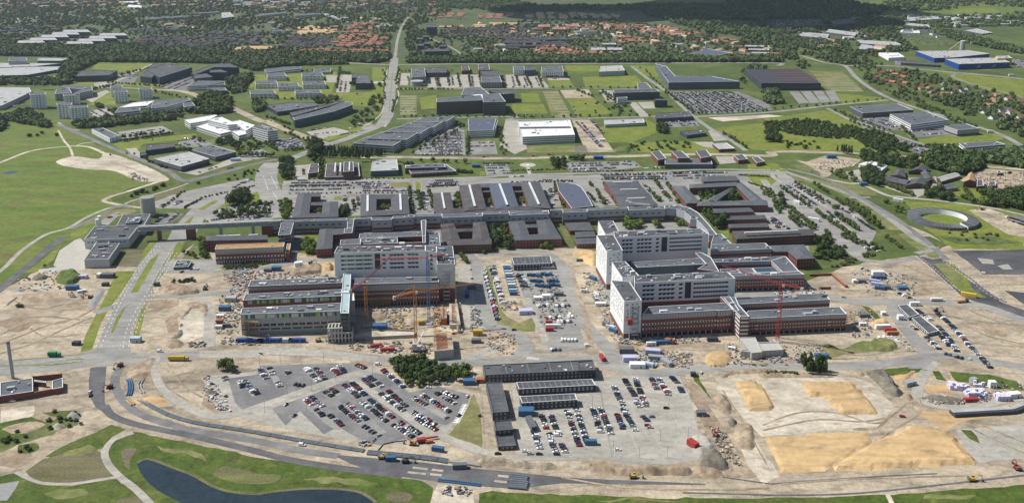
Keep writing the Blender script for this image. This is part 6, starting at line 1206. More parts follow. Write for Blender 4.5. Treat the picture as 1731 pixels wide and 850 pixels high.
for s,r,f in (('43:190,340 215,430','first row',.97),('43:240,345 270,430','second row',.97),('43:230,450 275,580','first row lower part',.97),('43:275,445 325,565','second row lower part',.97),('43:140,435 180,545','row left of the dark trailer',.9),
('43:335,320 405,530','third row',.95),('43:385,305 450,510','fourth row',.85),('43:480,305 530,450','fifth row',.93),('43:525,305 590,460','sixth row',.97),('43:600,180 670,320','seventh row upper part',.97),('43:620,340 660,430','seventh row lower part',.9),('43:655,310 730,440','eighth row lower part',.97),
('43:665,140 725,240','eighth row upper part',.95),('43:725,135 790,300','ninth row',.93),('43:725,260 755,305','short row between eighth and ninth',1),('43:815,130 875,245','tenth row',.7),('43:860,135 925,245','eleventh row',.95),('43:935,125 970,165','twelfth row upper part',.95),('43:980,185 1000,220','twelfth row lower part',1),('43:765,350 800,385','middle short row left line',.9),('43:820,350 830,365','middle short row right line',1),('43:790,400 820,425','lower middle short row',1)):
 row(s,Bq,r,fill=f,ang=0)
for s,r,f in (('34:1135,500 1250,600','outer row upper part',.97),('34:1240,600 1330,690','outer row middle part',.95),('34:1330,695 1470,840','outer row lower part',.92),('34:1000,480 1100,550','cabin row',.9),('34:1140,585 1200,650','middle row upper part',.95),('34:1160,650 1220,720','inner row upper part',.97),('34:1200,650 1270,755','middle row lower part',.97),('34:1065,655 1150,740','south row',.95),('34:1180,765 1310,800','southern short row',.9),('44:1245,10 1310,80','last outer row',.95)):
 row(s,Cq,r,fill=f)
row('33:265,745 345,740','machinery yard beside the gravel avenue','vans row at the lower end',.9,ang=70,van=.5);row('33:335,680 445,680','machinery yard beside the gravel avenue','row of white vans',.95,ang=80,van=.8)
row('n:215,230 290,520','site road left of the long blue cabins','kerb row',.5,pitch=7,turn=90,van=.4);row('n:305,205 350,320','verge above the blue cabins','verge row',.9);row('n:355,350 410,520','verge beside the blue cabins','lower verge row',.8)
row('34:640,210 690,225','sandy yard by the east junction','top row',.95);row('34:880,370 960,405','sandy yard by the east junction','lower row',.8,van=.3);row('31:1180,230 1200,235','pavilion forecourt','left group',1);row('31:1240,215 1300,215','pavilion forecourt','right group',.9);row('31:280,190 300,188','paved apron of the laboratory','pair',1)
row('41:1380,150 1400,190','striped asphalt car park beside the pond','first row near the round tree',.7)
for s,k,a_,l in (('43:628,547','white',0,'white pickup with small trailer alone on the gravel'),('43:905,307','black',0,'black car alone in the upper part of the empty gravel'),('43:95,555','white',0,'white car in the lower left corner of the gravel lot'),('43:123,570','silver',5,'silver car beside the white corner car'),('43:175,572','black',0,'black car alone below the first row'),('42:1400,570','black',5,'black car driving past the lowest dark office'),('42:712,56','van',5,'white van on the lane above the tree clump'),('41:517,215','white',95,'white car on the new asphalt carriageway'),('41:522,235','black',95,'black car behind the white one on the new carriageway'),('41:72,267','white',5,'white car parked before the brick pump station'),('31:1045,752','van',0,'white van driving on the lane by the crossroads'),('33:515,715','van',10,'white van crossing the gravel yard edge'),('34:1350,800','white',70,'white car crossing the eastern car park end'),('34:970,585','white',5,'white car on the site road by the cabin row'),('34:1000,607','black',0,'black car on the site road by the cabin row'),('42:275,520','van',-10,'white van with dark roof stripes on the dirt beside the new road'),('34:1440,238','white',120,'white car at the edge of the new asphalt lot'),('34:525,398','silver',0,'pale car in the sand below the brick wall'),('32:1380,160','black',0,'black car at the upper site road'),('32:1410,215','white',90,'white car on the upper site road'),('32:1420,275','silver',80,'silver car just below the white one on the site road'),('33:35,612','black',10,'black car at the small site loop'),('44:800,355','red',0,'small red vehicle on the sand ramp'),('43:1105,105','white',60,'white pickup at the top of the excavation'),('42:1105,170','silver',0,'silver car under the tree clump'),('42:1000,188','white',0,'white car right below the tree clump'),('42:1175,350','black',60,'black car at the striped strip'),('42:1222,240','white',75,'white car at the top of the striped strip')):
 car_at(s,k,a_,l)
for s,w_ in (('42:1160,390 1215,280',5),):ribbon('parking_marks','marking',s,1,5,smooth=False,dash=[(0,1.0,1.2,4.5)])
def rows(tile,lst,where,**k):
 for i,s in enumerate(lst):row(tile+':'+s,where,'row',**k)
rows('n',['700,250 640,290','590,270 680,400'],'yard',fill=.6)
rows('22',['%d,%d %d,%d'%(1030+(7-q)*18 if q else 1060,235-q*21+5,1360,240-q*21)for q in range(8)],'car park',fill=.93,dbl=0)
rows('22',['%d,%d %d,%d'%(1060+(7-q)*20,225-q*21+5,1350,231-q*21)for q in range(7)],'car park',fill=.9)
rows('22',['1410,165 1560,160','1400,185 1565,182','1410,215 1480,212'],'car park',fill=.8);rows('22',['235,440 615,436','230,470 450,468','480,465 570,463','600,458 655,456','670,435 870,430','710,460 920,455','705,475 1000,475'],'car park',fill=.93);rows('22',['1130,425 1330,418','1510,310 1640,308','1510,328 1650,326','1520,345 1670,343','1525,362 1685,360'],'car park',fill=.85)
rows('22',['1120,500 1150,640','1050,480 1075,600','1075,480 1100,600','590,520 600,640'],'car park',fill=.5);rows('22',['370,80 500,65','390,105 560,90','480,125 640,95','640,55 720,30','600,75 700,50','660,95 740,70'],'car park',fill=.6);rows('22',['130,140 290,165','150,160 310,180','180,185 300,190','140,150 260,160'],'car park',fill=.9)
rows('22',['320,330 325,380','665,300 680,350'],'car park',fill=.7)
rows('21',['1430,610 1700,560','1440,640 1700,590','1400,660 1700,620','1480,670 1700,650','1520,460 1620,400','1560,440 1640,400'],'car park',fill=.7);rows('22',['0,560 100,560','0,590 100,592','0,620 110,622','0,645 110,645'],'car park',fill=.9)
rows('21',['780,110 1060,70','800,125 1100,85','990,140 1110,130','1140,175 1240,170','1160,150 1250,140','1180,180 1220,190'],'car park',fill=.6);rows('21',['1040,580 1080,560','1210,580 1280,545','1130,570 1190,545','1150,550 1190,540'],'car park',fill=.9);rows('m',['860,290 1000,185','980,290 1100,195','320,265 490,190'],'car park',fill=.8)
rows('p',['780,540 1090,450','900,560 1130,500','920,540 1080,515','1050,570 1200,545','270,770 500,700','550,750 780,680','180,340 300,440','60,330 150,340','90,400 170,430'],'car park',fill=.7);rows('p',['1230,420 1490,330','1240,440 1530,350','1260,405 1440,345','1350,450 1560,380','1370,470 1600,400'],'car park',fill=.95)
rows('23',['440,25 600,190','470,25 620,200','530,10 620,100','395,335 700,325','400,315 720,305','410,300 720,292','740,300 840,310','750,285 800,285','500,345 580,340','590,335 680,330'],'car park',fill=.88)
rows('23',['610,375 1030,368','620,388 1040,382','630,400 1030,395','1050,365 1290,358','1070,380 1280,375','1140,395 1240,392','870,330 990,325','1110,322 1360,318','1300,378 1480,385','10,385 100,380','220,405 420,408'],'car park',fill=.9)
rows('23',['240,480 310,640','890,430 920,520','1010,470 1060,530','530,430 560,470'],'car park',fill=.5)
rows('24',['110,450 320,590','150,435 350,570','190,430 400,560','420,610 530,720','530,600 720,730','490,620 600,720','60,650 160,720','50,660 100,720','170,640 240,710','100,620 250,650'],'car park',fill=.88);rows('24',['900,70 1180,50','940,90 1230,70','880,140 1080,195','860,155 1050,210','850,170 1010,215','700,15 950,90','1040,110 1200,100','1100,185 1240,175'],'car park',fill=.85)
rows('14',['640,785 830,850','680,780 880,830','720,775 900,810','600,760 760,830'],'car park',fill=.85);rows('34',['610,40 700,90','640,30 760,100'],'car park',fill=.7);rows('24',['1590,645 1704,680','1600,665 1704,700'],'car park',fill=.9)
for q in range(9):row('13:%d,%d %d,%d'%(1045+q*50,607-q*1,1215+q*58,735-q*2),'car park','row',fill=.9,pitch=3.0)
for q in range(8):row('13:%d,%d %d,%d'%(1070+q*50,607-q*1,1240+q*58,735-q*2),'car park','row',fill=.85,pitch=3.0)
rows('13',['20,495 40,570','45,495 70,570','95,495 125,570','115,495 150,570','170,495 205,570','190,495 220,570','255,518 385,518','990,800 1220,795','1000,815 1240,810','1030,825 1240,820','600,600 670,650','615,595 690,640','30,760 170,765','60,750 200,755','420,690 440,760'],'car park',fill=.6)
rows('22',['240,425 600,420','620,425 860,415','700,448 880,446','1140,435 1320,430','1150,410 1300,406'],'car park',fill=.9)
rows('12',['1180,495 1195,570','1200,495 1215,570','1290,495 1300,570','1330,495 1345,570','1400,495 1410,570','1420,495 1430,570','570,530 560,600','600,530 590,600','955,715 1055,715','955,732 1055,732','1000,500 1010,530','1620,500 1650,570'],'car park',fill=.7)
rows('11',['1080,560 1260,480','1100,580 1280,500','1130,585 1240,540','1060,570 1200,500','790,490 850,475','780,510 880,490','600,730 690,780','640,715 730,760','590,745 660,785','110,680 170,630','80,700 190,660','60,690 140,650','270,590 350,590','840,520 900,490','930,460 1000,425','1110,420 1230,425'],'car park',fill=.85)
for q in range(9):row('14:%d,%d %d,%d'%(0,135+q*6,400,128+q*7),'car park','row',fill=.85,pitch=4.2)
rows('14',['870,400 1000,408','880,410 1100,420','1640,395 1704,395','1630,405 1704,405','1640,420 1704,425','1640,435 1704,440'],'car park',fill=.9)
for q in range(10):row('14:%d,%d %d,%d'%(720+q*18,225+q*6,1100+q*20,232+q*8),'car park','row',fill=.75,pitch=5)
for q in range(8):row('14:%d,%d %d,%d'%(1180,112+q*7,1650,130+q*6),'car park','row',fill=.55,pitch=5)
rows('n',['770,600 900,590','960,600 1120,590','830,690 1160,680','860,720 1150,705','980,760 1170,750','780,570 800,600','640,300 680,400','1380,460 1396,560'],'yard',fill=.85,van=.5)
rows('i',['880,300 930,480','1040,300 1060,420','600,300 640,310'],'car park',fill=.8)
rows('j',['105,210 150,400','150,210 175,400','1400,200 1500,360','1450,190 1518,300','10,190 30,400'],'car park',fill=.8)
rows('k',['0,180 30,400','545,330 620,370','600,300 680,370','1020,130 1200,330','1170,110 1330,320'],'car park',fill=.6)
rows('l',['1200,500 1290,620','1290,590 1400,640','0,230 90,330','460,20 720,15'],'car park',fill=.9)
rows('32',['1340,150 1390,150','1560,190 1620,440','1500,230 1590,540'],'site road',fill=.7,van=.5)
rows('a',['400,40 900,-10','500,70 940,30','60,110 400,60'],'car park',fill=.85)
flush_cars(300)
# ================================================================== site cabins, containers, trucks, machines
def container(s,L,W,h,m,label,ang=0,group=None,roof=None,z=0,cat='container',name='container'):
 x,y=GP(s)[0];e=empty(name,(x,y,z+.1),label,cat,group,radians(ang));mb=MB();mb.box((0,0,h/2),(L,W,h),m);
 for q in range(int(L/1.2)):mb.box((-L/2+.6+q*1.2,-W/2-.03,h/2),(.25,.12,h*.9),m)
 part('shell',mb.mesh('shell'),e);mb=MB();mb.box((0,0,h+.06),(L-.1,W-.1,.14),roof or m);part('roof',mb.mesh('roof'),e)
 mb=MB();mb.box((L*.2,-W/2-.08,1.05),(.95,.12,2.0),'slate_wall');part('door',mb.mesh('door'),e)
 if m!='steel_red' and L<8:
  mb=MB();mb.box((-L*.2,-W/2-.08,1.5),(1.3,.12,1.0),'glass');part('window',mb.mesh('window'),e)
 return e
cbl=['container_pale','container_blue','container_pale','frame_white','container_blue','container_pale','container_pale','frame_white','container_blue','container_pale','container_blue']
for q,m_ in enumerate(cbl):
 t=q/10;container('n:%d,%d'%(465+t*70,200+t*275),7.6,2.9,3,m_,'%scabin in the long stacked column above the dirt heap'%(ORD[q]or 'topmost '),0,'cabins of the long blue and white column',roof=m_,z=0)
for q,m_ in enumerate(('container_grey','container_grey','frame_white','container_lilac','container_grey','container_grey','frame_white','container_lilac','container_grey','steel_red','container_lilac','steel_red','pipe_steel','pipe_steel')):
 t=q/13;container('n:%d,%d'%(232+t*130,245+t*480),6,2.5,2.7,m_,'%s container counted from the top of the roadside line'%(ORD[q].strip()or 'first'),78,'containers lining the road through the site')
for q in range(5):container('n:%d,205'%(825+q*28),2.6,6,2.8,'frame_white','%s white cabin in the row below the dark office'%(ORD[q].strip()or 'first'),8,'white cabins below the dark office',cat='cabin',name='site_cabin')
r=random.Random(3)
for q,(x,y)in enumerate(((705,285),(730,285),(770,290),(800,290),(840,270),(880,280),(915,275),(740,345),(770,348),(800,345),(895,340),(935,335),(975,340),(790,390),(820,398),(855,400),(890,395),(925,385),(960,380),(985,390),(600,290),(620,350),(640,375),(650,395),(620,385),(575,290))):
 container('n:%d,%d'%(x,y),6.2,2.5,2.6,'container_blue' if q<20 and q not in (10,)else 'slate_wall','%s container, counted row by row, in the blue container yard'%ORD[q].strip()if 0<q<20 else ('first container, top left, of the blue container yard' if q==0 else 'dark container number %d at the left edge of the blue yard'%(q-19)),r.choice([10,-15,-20,75]),'containers of the blue yard')
for s,L,W,h,m_,l,a_ in (('n:660,665',12,7,3.6,'container_lilac','white and lilac cabin group at the end of the dirt lane',5),('n:1000,480',9,5,3,'slate_wall','dark cabin with blue side in the machinery yard',-5),('n:870,515',8,5,4,'frame_white','white tent roof in the machinery yard',0),('n:790,525',9,5,3,'frame_white','white cabin left of the tent roof',0),('n:940,815',13,2.5,3.4,'frame_white','long white trailer beside two red trucks',0),('n:900,775',6,2.5,3,'steel_red','red container above the long white trailer',0),('n:905,845',7,2.5,3,'steel_red','red container under the long white trailer',0),('n:1350,320',8,3,3.4,'container_blue','blue tank at the foot of the sand heap',-50),('n:1250,440',5,3.5,3,'frame_white','white hut beside the ditch',0),('n:1210,130',6,3,2.2,'slate_wall','grey cabin in the sand hollow',0),
('d:385,570',12,7,5,'container_blue','big bright blue tank container at the foot of the orange crane',0),('d:750,520',5,4,3.5,'yellow_paint','yellow container left of the blue crane foot',20),('32:1460,640',8,5,4.5,'yellow_paint','yellow topped cabin stack beside the site road bend',0),('32:1450,690',8,4,3,'slate_wall','dark container below the yellow topped stack',0),('d:455,760',12,3,2.5,'steel_red','red steel bundle beside the mobile crane',5),('d:350,720',10,3,2,'steel_red','red machine bundle left of the white mixer',20),('33:770,755',12,6,4,'slate_wall','dark blue cabin pair at the lower end of the site',0),('33:790,810',11,6,4,'container_lilac','lilac cabin pair under the dark blue one',0),('33:840,850',12,6,3.4,'frame_white','white cabin at the end of the cabin line',0),('33:940,765',12,5,4,'container_lilac','lilac long roof cabin right of the dark pair',-10),('33:960,800',12,4,3.2,'container_grey','grey cabin under the lilac roof',-10),('33:1030,830',11,4,3.2,'container_grey','grey cabin beside the material piles',-60),('33:915,845',8,4,3,'container_pale','pale blue cabin near the lower road',-30),('33:600,450',10,4,3,'frame_white','white mixer truck beside the tower',0),('33:490,360',6,5,3,'frame_white','white box hut left of the tower ditch',0),('33:610,800',9,2.6,3,'steel_red','red truck on the road above the dark offices',100),('33:665,600',9,3.2,3,'container_pale','pale blue boat shaped skip beside the white tower',-45),('33:685,620',8,3,3,'container_blue','blue skip beside the white tower foot',-45),('33:640,585',8,3,3,'slate_wall','dark skip beside the white tower foot',-45),('33:1000,700',18,3,3,'container_blue','long blue material stack before the brick wing',5),('33:1050,690',8,4,3,'formwork','red and white panel stack beside the blue material',-40),('33:1330,680',9,4,3,'dark_wall','black container before the brick wing',0),('33:930,710',8,2.4,3,'frame_white','white tank beside the blue stack',5),('h:895,765',11,4,3,'container_blue','dark blue cabin above the poplar row',-5),('33:1455,735',6,3,2,'frame_white','white van beside the concrete bunker',-20),
('34:750,250',12,5,4,'frame_white','white and blue cabin stack in the eastern yard',0),('34:755,275',14,3,3,'container_blue','blue cabin under the white cabin stack',0),('34:725,300',10,3,3,'container_lilac','lilac cabin in the middle of the eastern yard',-25),('34:745,320',11,3,3,'container_lilac','second lilac cabin of the eastern yard',-25),('34:760,345',9,3,3,'container_blue','blue cabin at the lower end of the lilac pair',-20),('34:805,340',8,5,3,'slate_wall','dark cabin right of the lilac pair',-20),('34:910,345',9,5,3,'container_blue','blue tent by the eastern junction yard',0),('34:640,300',9,4,3,'slate_wall','grey cabin with white dots of the eastern yard',-10),('34:600,300',5,4,3,'frame_white','white tank left of the grey cabin',0),('34:780,600',13,3.5,3.5,'frame_white','long white container in the sand by the orange heap',3),('34:830,620',10,3,3,'steel_red','upper dark red tank beside the white container',0),('34:845,640',10,3,3,'formwork','lower red tank beside the white container',0),('34:895,540',5,4,4,'frame_white','white box truck on the site road',0),('34:650,580',6,3,2.5,'frame_white','white hut under the corner of the eastern wing',0),('34:660,525',9,4,3,'slate_wall','grey shed right of the eastern wing',0),('34:990,450',9,3,3.4,'frame_white','white box trailer at the end of the cabin row',0),('34:785,510',4,4,3,'frame_white','white round tank in the middle of the sand road',0),
('31:475,345',11,5,4,'container_blue','blue roofed hut in the western spoil yard',0),('31:535,362',8,3,2,'frame_white','white boat shaped skip beside the blue hut',30),('31:545,270',8,5,3,'container_lilac','lilac roofed hut beside the grassy heap',0),('31:705,265',13,6,4,'slate_wall','green grey site hut in the western yard',0),('31:650,265',4,5,4,'frame_white','white cabin left of the green grey hut',0),('31:690,320',6,4,3,'dark_wall','small black hut under the green grey hut',0),('31:500,705',6,4,3,'dark_wall','small black hut in the sandy field by the crossroads',0),('31:890,685',8,5,4,'container_pale','pale kiosk beside the crossroads',0),('31:1025,320',5,4,3,'dark_wall','black hut beside the avenue spoil heap',0),
('31:1510,420',10,6,4,'roof_light','concrete box in the supply yard left of the panelled wing',0),('31:1470,480',10,5,4,'container_blue','blue cabin with pale roof left of the panelled wing',0),('31:1440,530',7,3,3,'frame_white','white container in the western supply yard',0),('31:1435,565',6,3.5,3.4,'formwork','orange container in the western supply yard',0),('31:1430,600',6,3,3,'frame_white','white container below the orange one',0),('31:1480,590',6,3,3,'slate_wall','grey container right of the orange one',0),
('31:1600,688',14,3,3,'blue_clad','dark blue cabin, left end of the roadside line',0),('31:1670,690',14,3,3,'blue_clad','dark blue cabin, second of the roadside line',0),('32:60,690',10,3,3,'blue_clad','dark blue cabin, third of the roadside line',0),('32:130,688',14,3,3,'blue_clad','dark blue cabin, fourth of the roadside line',0),('32:210,688',10,3,3,'container_pale','pale blue cabin of the roadside line',0),('32:280,688',14,3,3,'blue_clad','dark blue cabin, right end of the roadside line',0),
('32:145,220',9,5,4,'container_blue','bright blue hut in the yard behind the grey wings',0),('32:90,228',8,4,3,'slate_wall','dark lilac container left of the bright blue hut',0),('32:290,190',8,5,4,'frame_white','white sand mixer by the earth heaps',20),('32:1390,390',4,9,4,'blue_clad','blue formwork stack in the shade of the white tower',0),('32:1420,340',8,4,3,'slate_wall','dark machine in the shade of the white tower',0),
('o:400,490',11,7,4,'container_blue','bright blue tent at the corner of the lowest dark office',0),('o:440,580',4,15,3.6,'slate_wall','dark trailer standing upright of the car rows',15),('42:1235,165',9,5,3.6,'container_blue','blue roofed hut right of the tree clump',0),('42:1300,155',6,4,3,'formwork','small brown hut beside the blue roofed one',0),('42:1055,550',8,3,3,'container_blue','blue container on the dirt beside the red drill',-15),('43:472,512',8,3,3.2,'container_blue','blue box trailer at the foot of the fourth row',0),('43:1058,525',8,4,4,'steel_red','rust red container at the edge of the gravel lot',-60),('43:1105,345',7,4,3,'pipe_steel','grey green container beside the excavation',0),('42:785,605',7,3,3,'container_blue','blue road machine on the new asphalt',0),('42:1180,648',9,3.5,3,'pipe_steel','teal road roller machine on the new asphalt',5),
('43:1060,120',4,3,3,'dark_wall','small dark box at the corner of the gravel lot',0),('44:1195,265',10,3,2.4,'steel_red','dark red container left of the lilac bales',3),('24:655,440',10,5,4,'container_blue','teal box truck at the farm hedge',0),('24:880,545',12,4,4,'frame_white','white truck parked near the ring building',-30),('24:220,560',9,4,4,'frame_white','white box van in the upper eastern car park',-50),('24:330,670',3.5,13,3.6,'frame_white','white bus on the inner avenue',60),('34:1340,390',3.2,13,3.4,'yellow_clad','yellow and white bus at the junction',62),('24:1485,95',10,3,4,'frame_white','white lorry beside the grey square office',-15),('21:1540,280',14,4,4,'container_pale','silver tank lorry behind the grey halls',8),('24:445,262',14,7,5,'container_blue','blue hut group in the fenced dirt yard',0),('23:585,267',14,7,4,'blue_clad','blue roofed hut at the car rows below the dirt road',0),('22:1450,320',12,6,4,'container_blue','blue cabin right of the solar roofed hall',0),('14:1620,497',12,4,4,'frame_white','white lorry on the motorway',-5),('23:612,152',10,5,4,'frame_white','white hut by the dirt car park',0)):
 container(s,L,W,h,m_,l,a_)
def bales(s,nx,ny,nz,label,seed,ang=-10):
 x,y=GP(s)[0];e=empty('bale_stack',(x,y,.1),label,'pallet stack',None,radians(ang));r=random.Random(seed);me=None
 mb=MB();mb.box((0,0,.95),(2.0,1.6,1.85),'lilac_wrap');mb.box((0,0,1.9),(1.8,1.4,.1),'white_wall');me=mb.mesh('bale')
 for i in range(nx):
  for j in range(ny):
   for k in range(nz):
    if k==nz-1 and r.random()<.35:continue
    part('bale',me,e,(i*2.4-nx*1.2+r.gauss(0,.1),j*1.9-ny*.9+r.gauss(0,.1),k*2.0),r.gauss(0,.05))
bales('44:1130,190',6,4,2,'long stack of white and lilac wrapped bales, leftmost',1);bales('44:1225,228',6,4,2,'large stack of lilac wrapped bales in the middle',2,0);bales('44:1375,248',4,4,2,'lilac bale stack nearest the right edge',3,0);bales('44:1245,175',3,2,2,'small white bale stack behind the middle one',4)
container('44:1315,185',5,4,5,'frame_white','white cabin standing right of the small bale stack',0);container('44:1440,240',9,5,3.4,'frame_white','white tent roof right of the bales',10);container('44:1208,160',5,4,4,'container_grey','grey box between the bale stacks',20);container('44:840,170',9,5,3,'container_grey','grey container in the ochre pit',20)
def strip_thing(name,s,w_,h,m,label,cat,top=None,z=0):
 P=[q[:2]for q in GP(s)];o=(*P[0],0);e=empty(name,o,label,cat)
 for i in range(len(P)-1):
  a,b=P[i],P[i+1];L=math.hypot(b[0]-a[0],b[1]-a[1]);an=math.atan2(b[1]-a[1],b[0]-a[0]);mb=MB();mb.box(((a[0]+b[0])/2,(a[1]+b[1])/2,z+h/2),(L,w_,h),m,an);
  if top:mb.box(((a[0]+b[0])/2,(a[1]+b[1])/2+w_*.15,z+h+.1),(L,w_*.6,.25),top,an);
  mb.build('section',e,o)
 return e
strip_thing('culvert','44:1085,345 1430,325 1510,295 1640,290',7,2.6,'dark_wall','long pale topped concrete channel crossing the soil on the right','channel','roof_light')
def pipes(name,s,n,r_,m,label,sp=1.0,seg=12.0,zz=0):
 P=catmull([q[:2]for q in GP(s)],False,4);o=(*P[0],0);e=empty(name,o,label,'pipe run')
 D=[0]
 for i in range(len(P)-1):D.append(D[-1]+math.hypot(P[i+1][0]-P[i][0],P[i+1][1]-P[i][1]))
 def at(t):
  i=max(j for j in range(len(P))if D[j]<=t);i=min(i,len(P)-2);f=(t-D[i])/(D[i+1]-D[i]);dx,dy=P[i+1][0]-P[i][0],P[i+1][1]-P[i][1];l=math.hypot(dx,dy);return P[i][0]+dx*f,P[i][1]+dy*f,-dy/l,dx/l
 t=0
 while t<D[-1]-2:
  a=at(t);b=at(min(t+seg-.4,D[-1]-.1));
  for k in range(n):
   q=(k-(n-1)/2)*sp;mb=MB();mb.bar((a[0]+a[2]*q,a[1]+a[3]*q,r_+zz),(b[0]+b[2]*q,b[1]+b[3]*q,r_+zz),r_,m,7);mb.build('pipe',e,o)
  t+=seg
pipes('pipe_run','41:800,258 860,290 980,350 1130,392 1300,418 1496,450 42:200,480 400,515 630,552',3,.55,'pipe_steel','long triple steel pipe run curving beside the new road',1.3)
pipes('pipe_run','42:650,562 800,575 1000,595 1110,612',3,.7,'pipe_steel','second steel pipe run ending before the offices',1.7);pipes('pipe_run','42:1110,615 1200,625 1300,640',1,.7,'steel_grey','single dark pipe tail after the second run',1);pipes('pipe_run','42:1055,720 1180,733 1300,750',2,.5,'container_blue','blue pipes lying across the new asphalt',1.8)
pipes('pipe_stack','43:0,710 125,722',4,.9,'pipe_steel','upper bundle of grey pipes at the pale junction',2,12,.1);pipes('pipe_stack','43:0,745 125,757',4,.9,'pipe_steel','lower bundle of grey pipes at the pale junction',2,12,.1);pipes('pipe_stack','41:740,140 752,190 740,235',3,.6,'container_blue','blue pipes lying near the start of the new road',1.5,10);pipes('pipe_stack','41:820,140 800,180 825,225',2,.5,'steel_grey','grey pipes lying near the start of the new road',2,8);pipes('pipe_stack','41:735,260 765,290',2,.7,'timber','brown beams beside the blue pipes',2,12)
def tracks(mb,L,W):
 for s in (-1,1):
  loft(mb,[[(-L/2,s*W/2-.3,.35),(-L/2+.3,s*W/2-.3,.9),(L/2-.3,s*W/2-.3,.9),(L/2,s*W/2-.3,.35),(L/2-.3,s*W/2-.3,0),(-L/2+.3,s*W/2-.3,0)],[(-L/2,s*W/2+.3,.35),(-L/2+.3,s*W/2+.3,.9),(L/2-.3,s*W/2+.3,.9),(L/2,s*W/2+.3,.35),(L/2-.3,s*W/2+.3,0),(-L/2+.3,s*W/2+.3,0)]],'rubber')
def excavator(s,ang,label,m='steel_orange',k=1.0):
 x,y=GP(s)[0];e=empty('excavator',(x,y,.12),label,'excavator','excavators on the site',radians(ang));e.scale=(k,k,k)
 mb=MB();tracks(mb,4.4,2.6);part('tracks',mb.mesh('tracks'),e)
 mb=MB();mb.box((-.6,0,1.75),(3.6,2.7,1.3),m,0,True);mb.box((-2.0,0,1.9),(1.0,2.6,1.5),'slate_wall',0,True);part('body',mb.mesh('body'),e)
 mb=MB();mb.box((.8,.8,2.4),(1.5,1.1,1.7),'glass',0,True);mb.box((.8,.8,3.3),(1.6,1.2,.15),m);part('cab',mb.mesh('cab'),e)
 mb=MB();mb.bar((.9,-.3,1.8),(3.6,-.3,4.6),.3,m);mb.bar((3.6,-.3,4.6),(5.6,-.3,3.6),.28,m);part('boom',mb.mesh('boom'),e)
 mb=MB();mb.bar((5.6,-.3,3.7),(6.3,-.3,1.2),.22,m);part('arm',mb.mesh('arm'),e);mb=MB();mb.box((6.1,-.3,.8),(1.1,1.3,1.0),'slate_wall',0,True);part('bucket',mb.mesh('bucket'),e)
def truck(s,ang,label,m,cab,L=9,h=2.6,group=None):
 x,y=GP(s)[0];e=empty('lorry',(x,y,.12),label,'lorry',group,radians(ang))
 mb=MB();mb.box((-1.2,0,1.0+h/2),(L,2.5,h),m,0,True);part('load_box',mb.mesh('load_box'),e);mb=MB();mb.box((L/2+.6,0,1.8),(2.2,2.4,2.6),cab,0,True);part('cab',mb.mesh('cab'),e);mb=MB();mb.box((L/2+1.72,0,2.3),(.1,2.1,1.0),'glass',0,True);part('windscreen',mb.mesh('windscreen'),e)
 mb=MB();
 for q in (-L/2+.2,-L/2+1.6,L/2+.5):
  for a in (-1,1):mb.bar((q,a*.8,.5),(q,a*1.2,.5),.5,'rubber',8)
 mb.box((0,0,.75),(L+2,1.2,.4),'dark_wall',0,True);part('wheels',mb.mesh('wheels'),e)
truck('31:1165,808',0,'long yellow articulated lorry on the lane by the crossroads','yellow_paint','yellow_paint',13,2.8);truck('31:355,783',0,'dark green lorry on the western road','fin_dark','fin_dark',7,3);truck('34:1300,430',10,'orange brown crane lorry at the eastern junction','steel_orange','dark_wall',8,1.2);truck('34:1130,420',0,'white flatbed lorry on the east site road','frame_white','frame_white',8,2);truck('22:310,410',0,'white coach on the ring road','frame_white','frame_white',10,2.6)
for s,a_,l,m_ in (('42:910,515',170,'orange excavator beside the red drill rig','steel_orange'),('31:590,400',200,'orange excavator digging in the western yard','steel_orange'),('41:630,190',250,'red brown excavator beside the two carriageways','steel_red'),('41:690,65',250,'red excavator at the head of the second carriageway','steel_red'),('43:1190,465',60,'small red excavator in the eastern excavation','steel_red'),('43:715,705',0,'yellow excavator working on the lower carriageway','yellow_paint'),('44:1200,722',0,'yellow excavator at the lower right road','yellow_paint'),('44:1460,655',90,'dark red machine near the right edge','steel_red'),('32:420,685',10,'dark excavator before the open concrete frame','timber'),('23:265,240',0,'excavator on the dirt road above the helipad','steel_orange'),('23:160,250',0,'excavator left on the far dirt road','steel_orange'),('23:495,245',0,'excavator right on the far dirt road','steel_red'),('24:1430,600',180,'orange excavator on the sand by the ring building','steel_orange'),('24:1610,360',180,'dark excavator pulling down the brick ruin','dark_wall'),('31:1340,345',90,'dark excavator beside the avenue spoil','dark_wall'),('42:870,618',0,'black paver on the new asphalt','dark_wall'),('42:735,595',0,'small brown roller on the new asphalt','timber'),('32:370,180',0,'dark excavator on the earth heaps','dark_wall'),('34:1130,490',0,'small machine at the end of the east car park','dark_wall'),('22:1500,255',0,'orange machine on the dirt road beyond the trees','steel_orange')):
 excavator(s,a_,l,m_)
def drill():
 x,y=GP('42:960,500')[0];e=empty('drill_rig',(x,y,.1),'red drill rig lying on the dirt with a dark hose','drill rig',None,radians(15));mb=MB();tracks(mb,5,3);part('tracks',mb.mesh('tracks'),e);mb=MB();mb.box((0,0,2),(6,3,2),'steel_red',0,True);part('body',mb.mesh('body'),e);mb=MB();mb.box((7,1.5,1.6),(9,.9,.9),'steel_red',0,True);mb.box((5,-2,1),(5,2,1.6),'formwork');part('mast',mb.mesh('mast'),e)
drill();pipes('hose','42:710,550 740,515 800,500 890,490',1,.35,'rubber','dark hose running from the drill rig to the pipes',1,8)
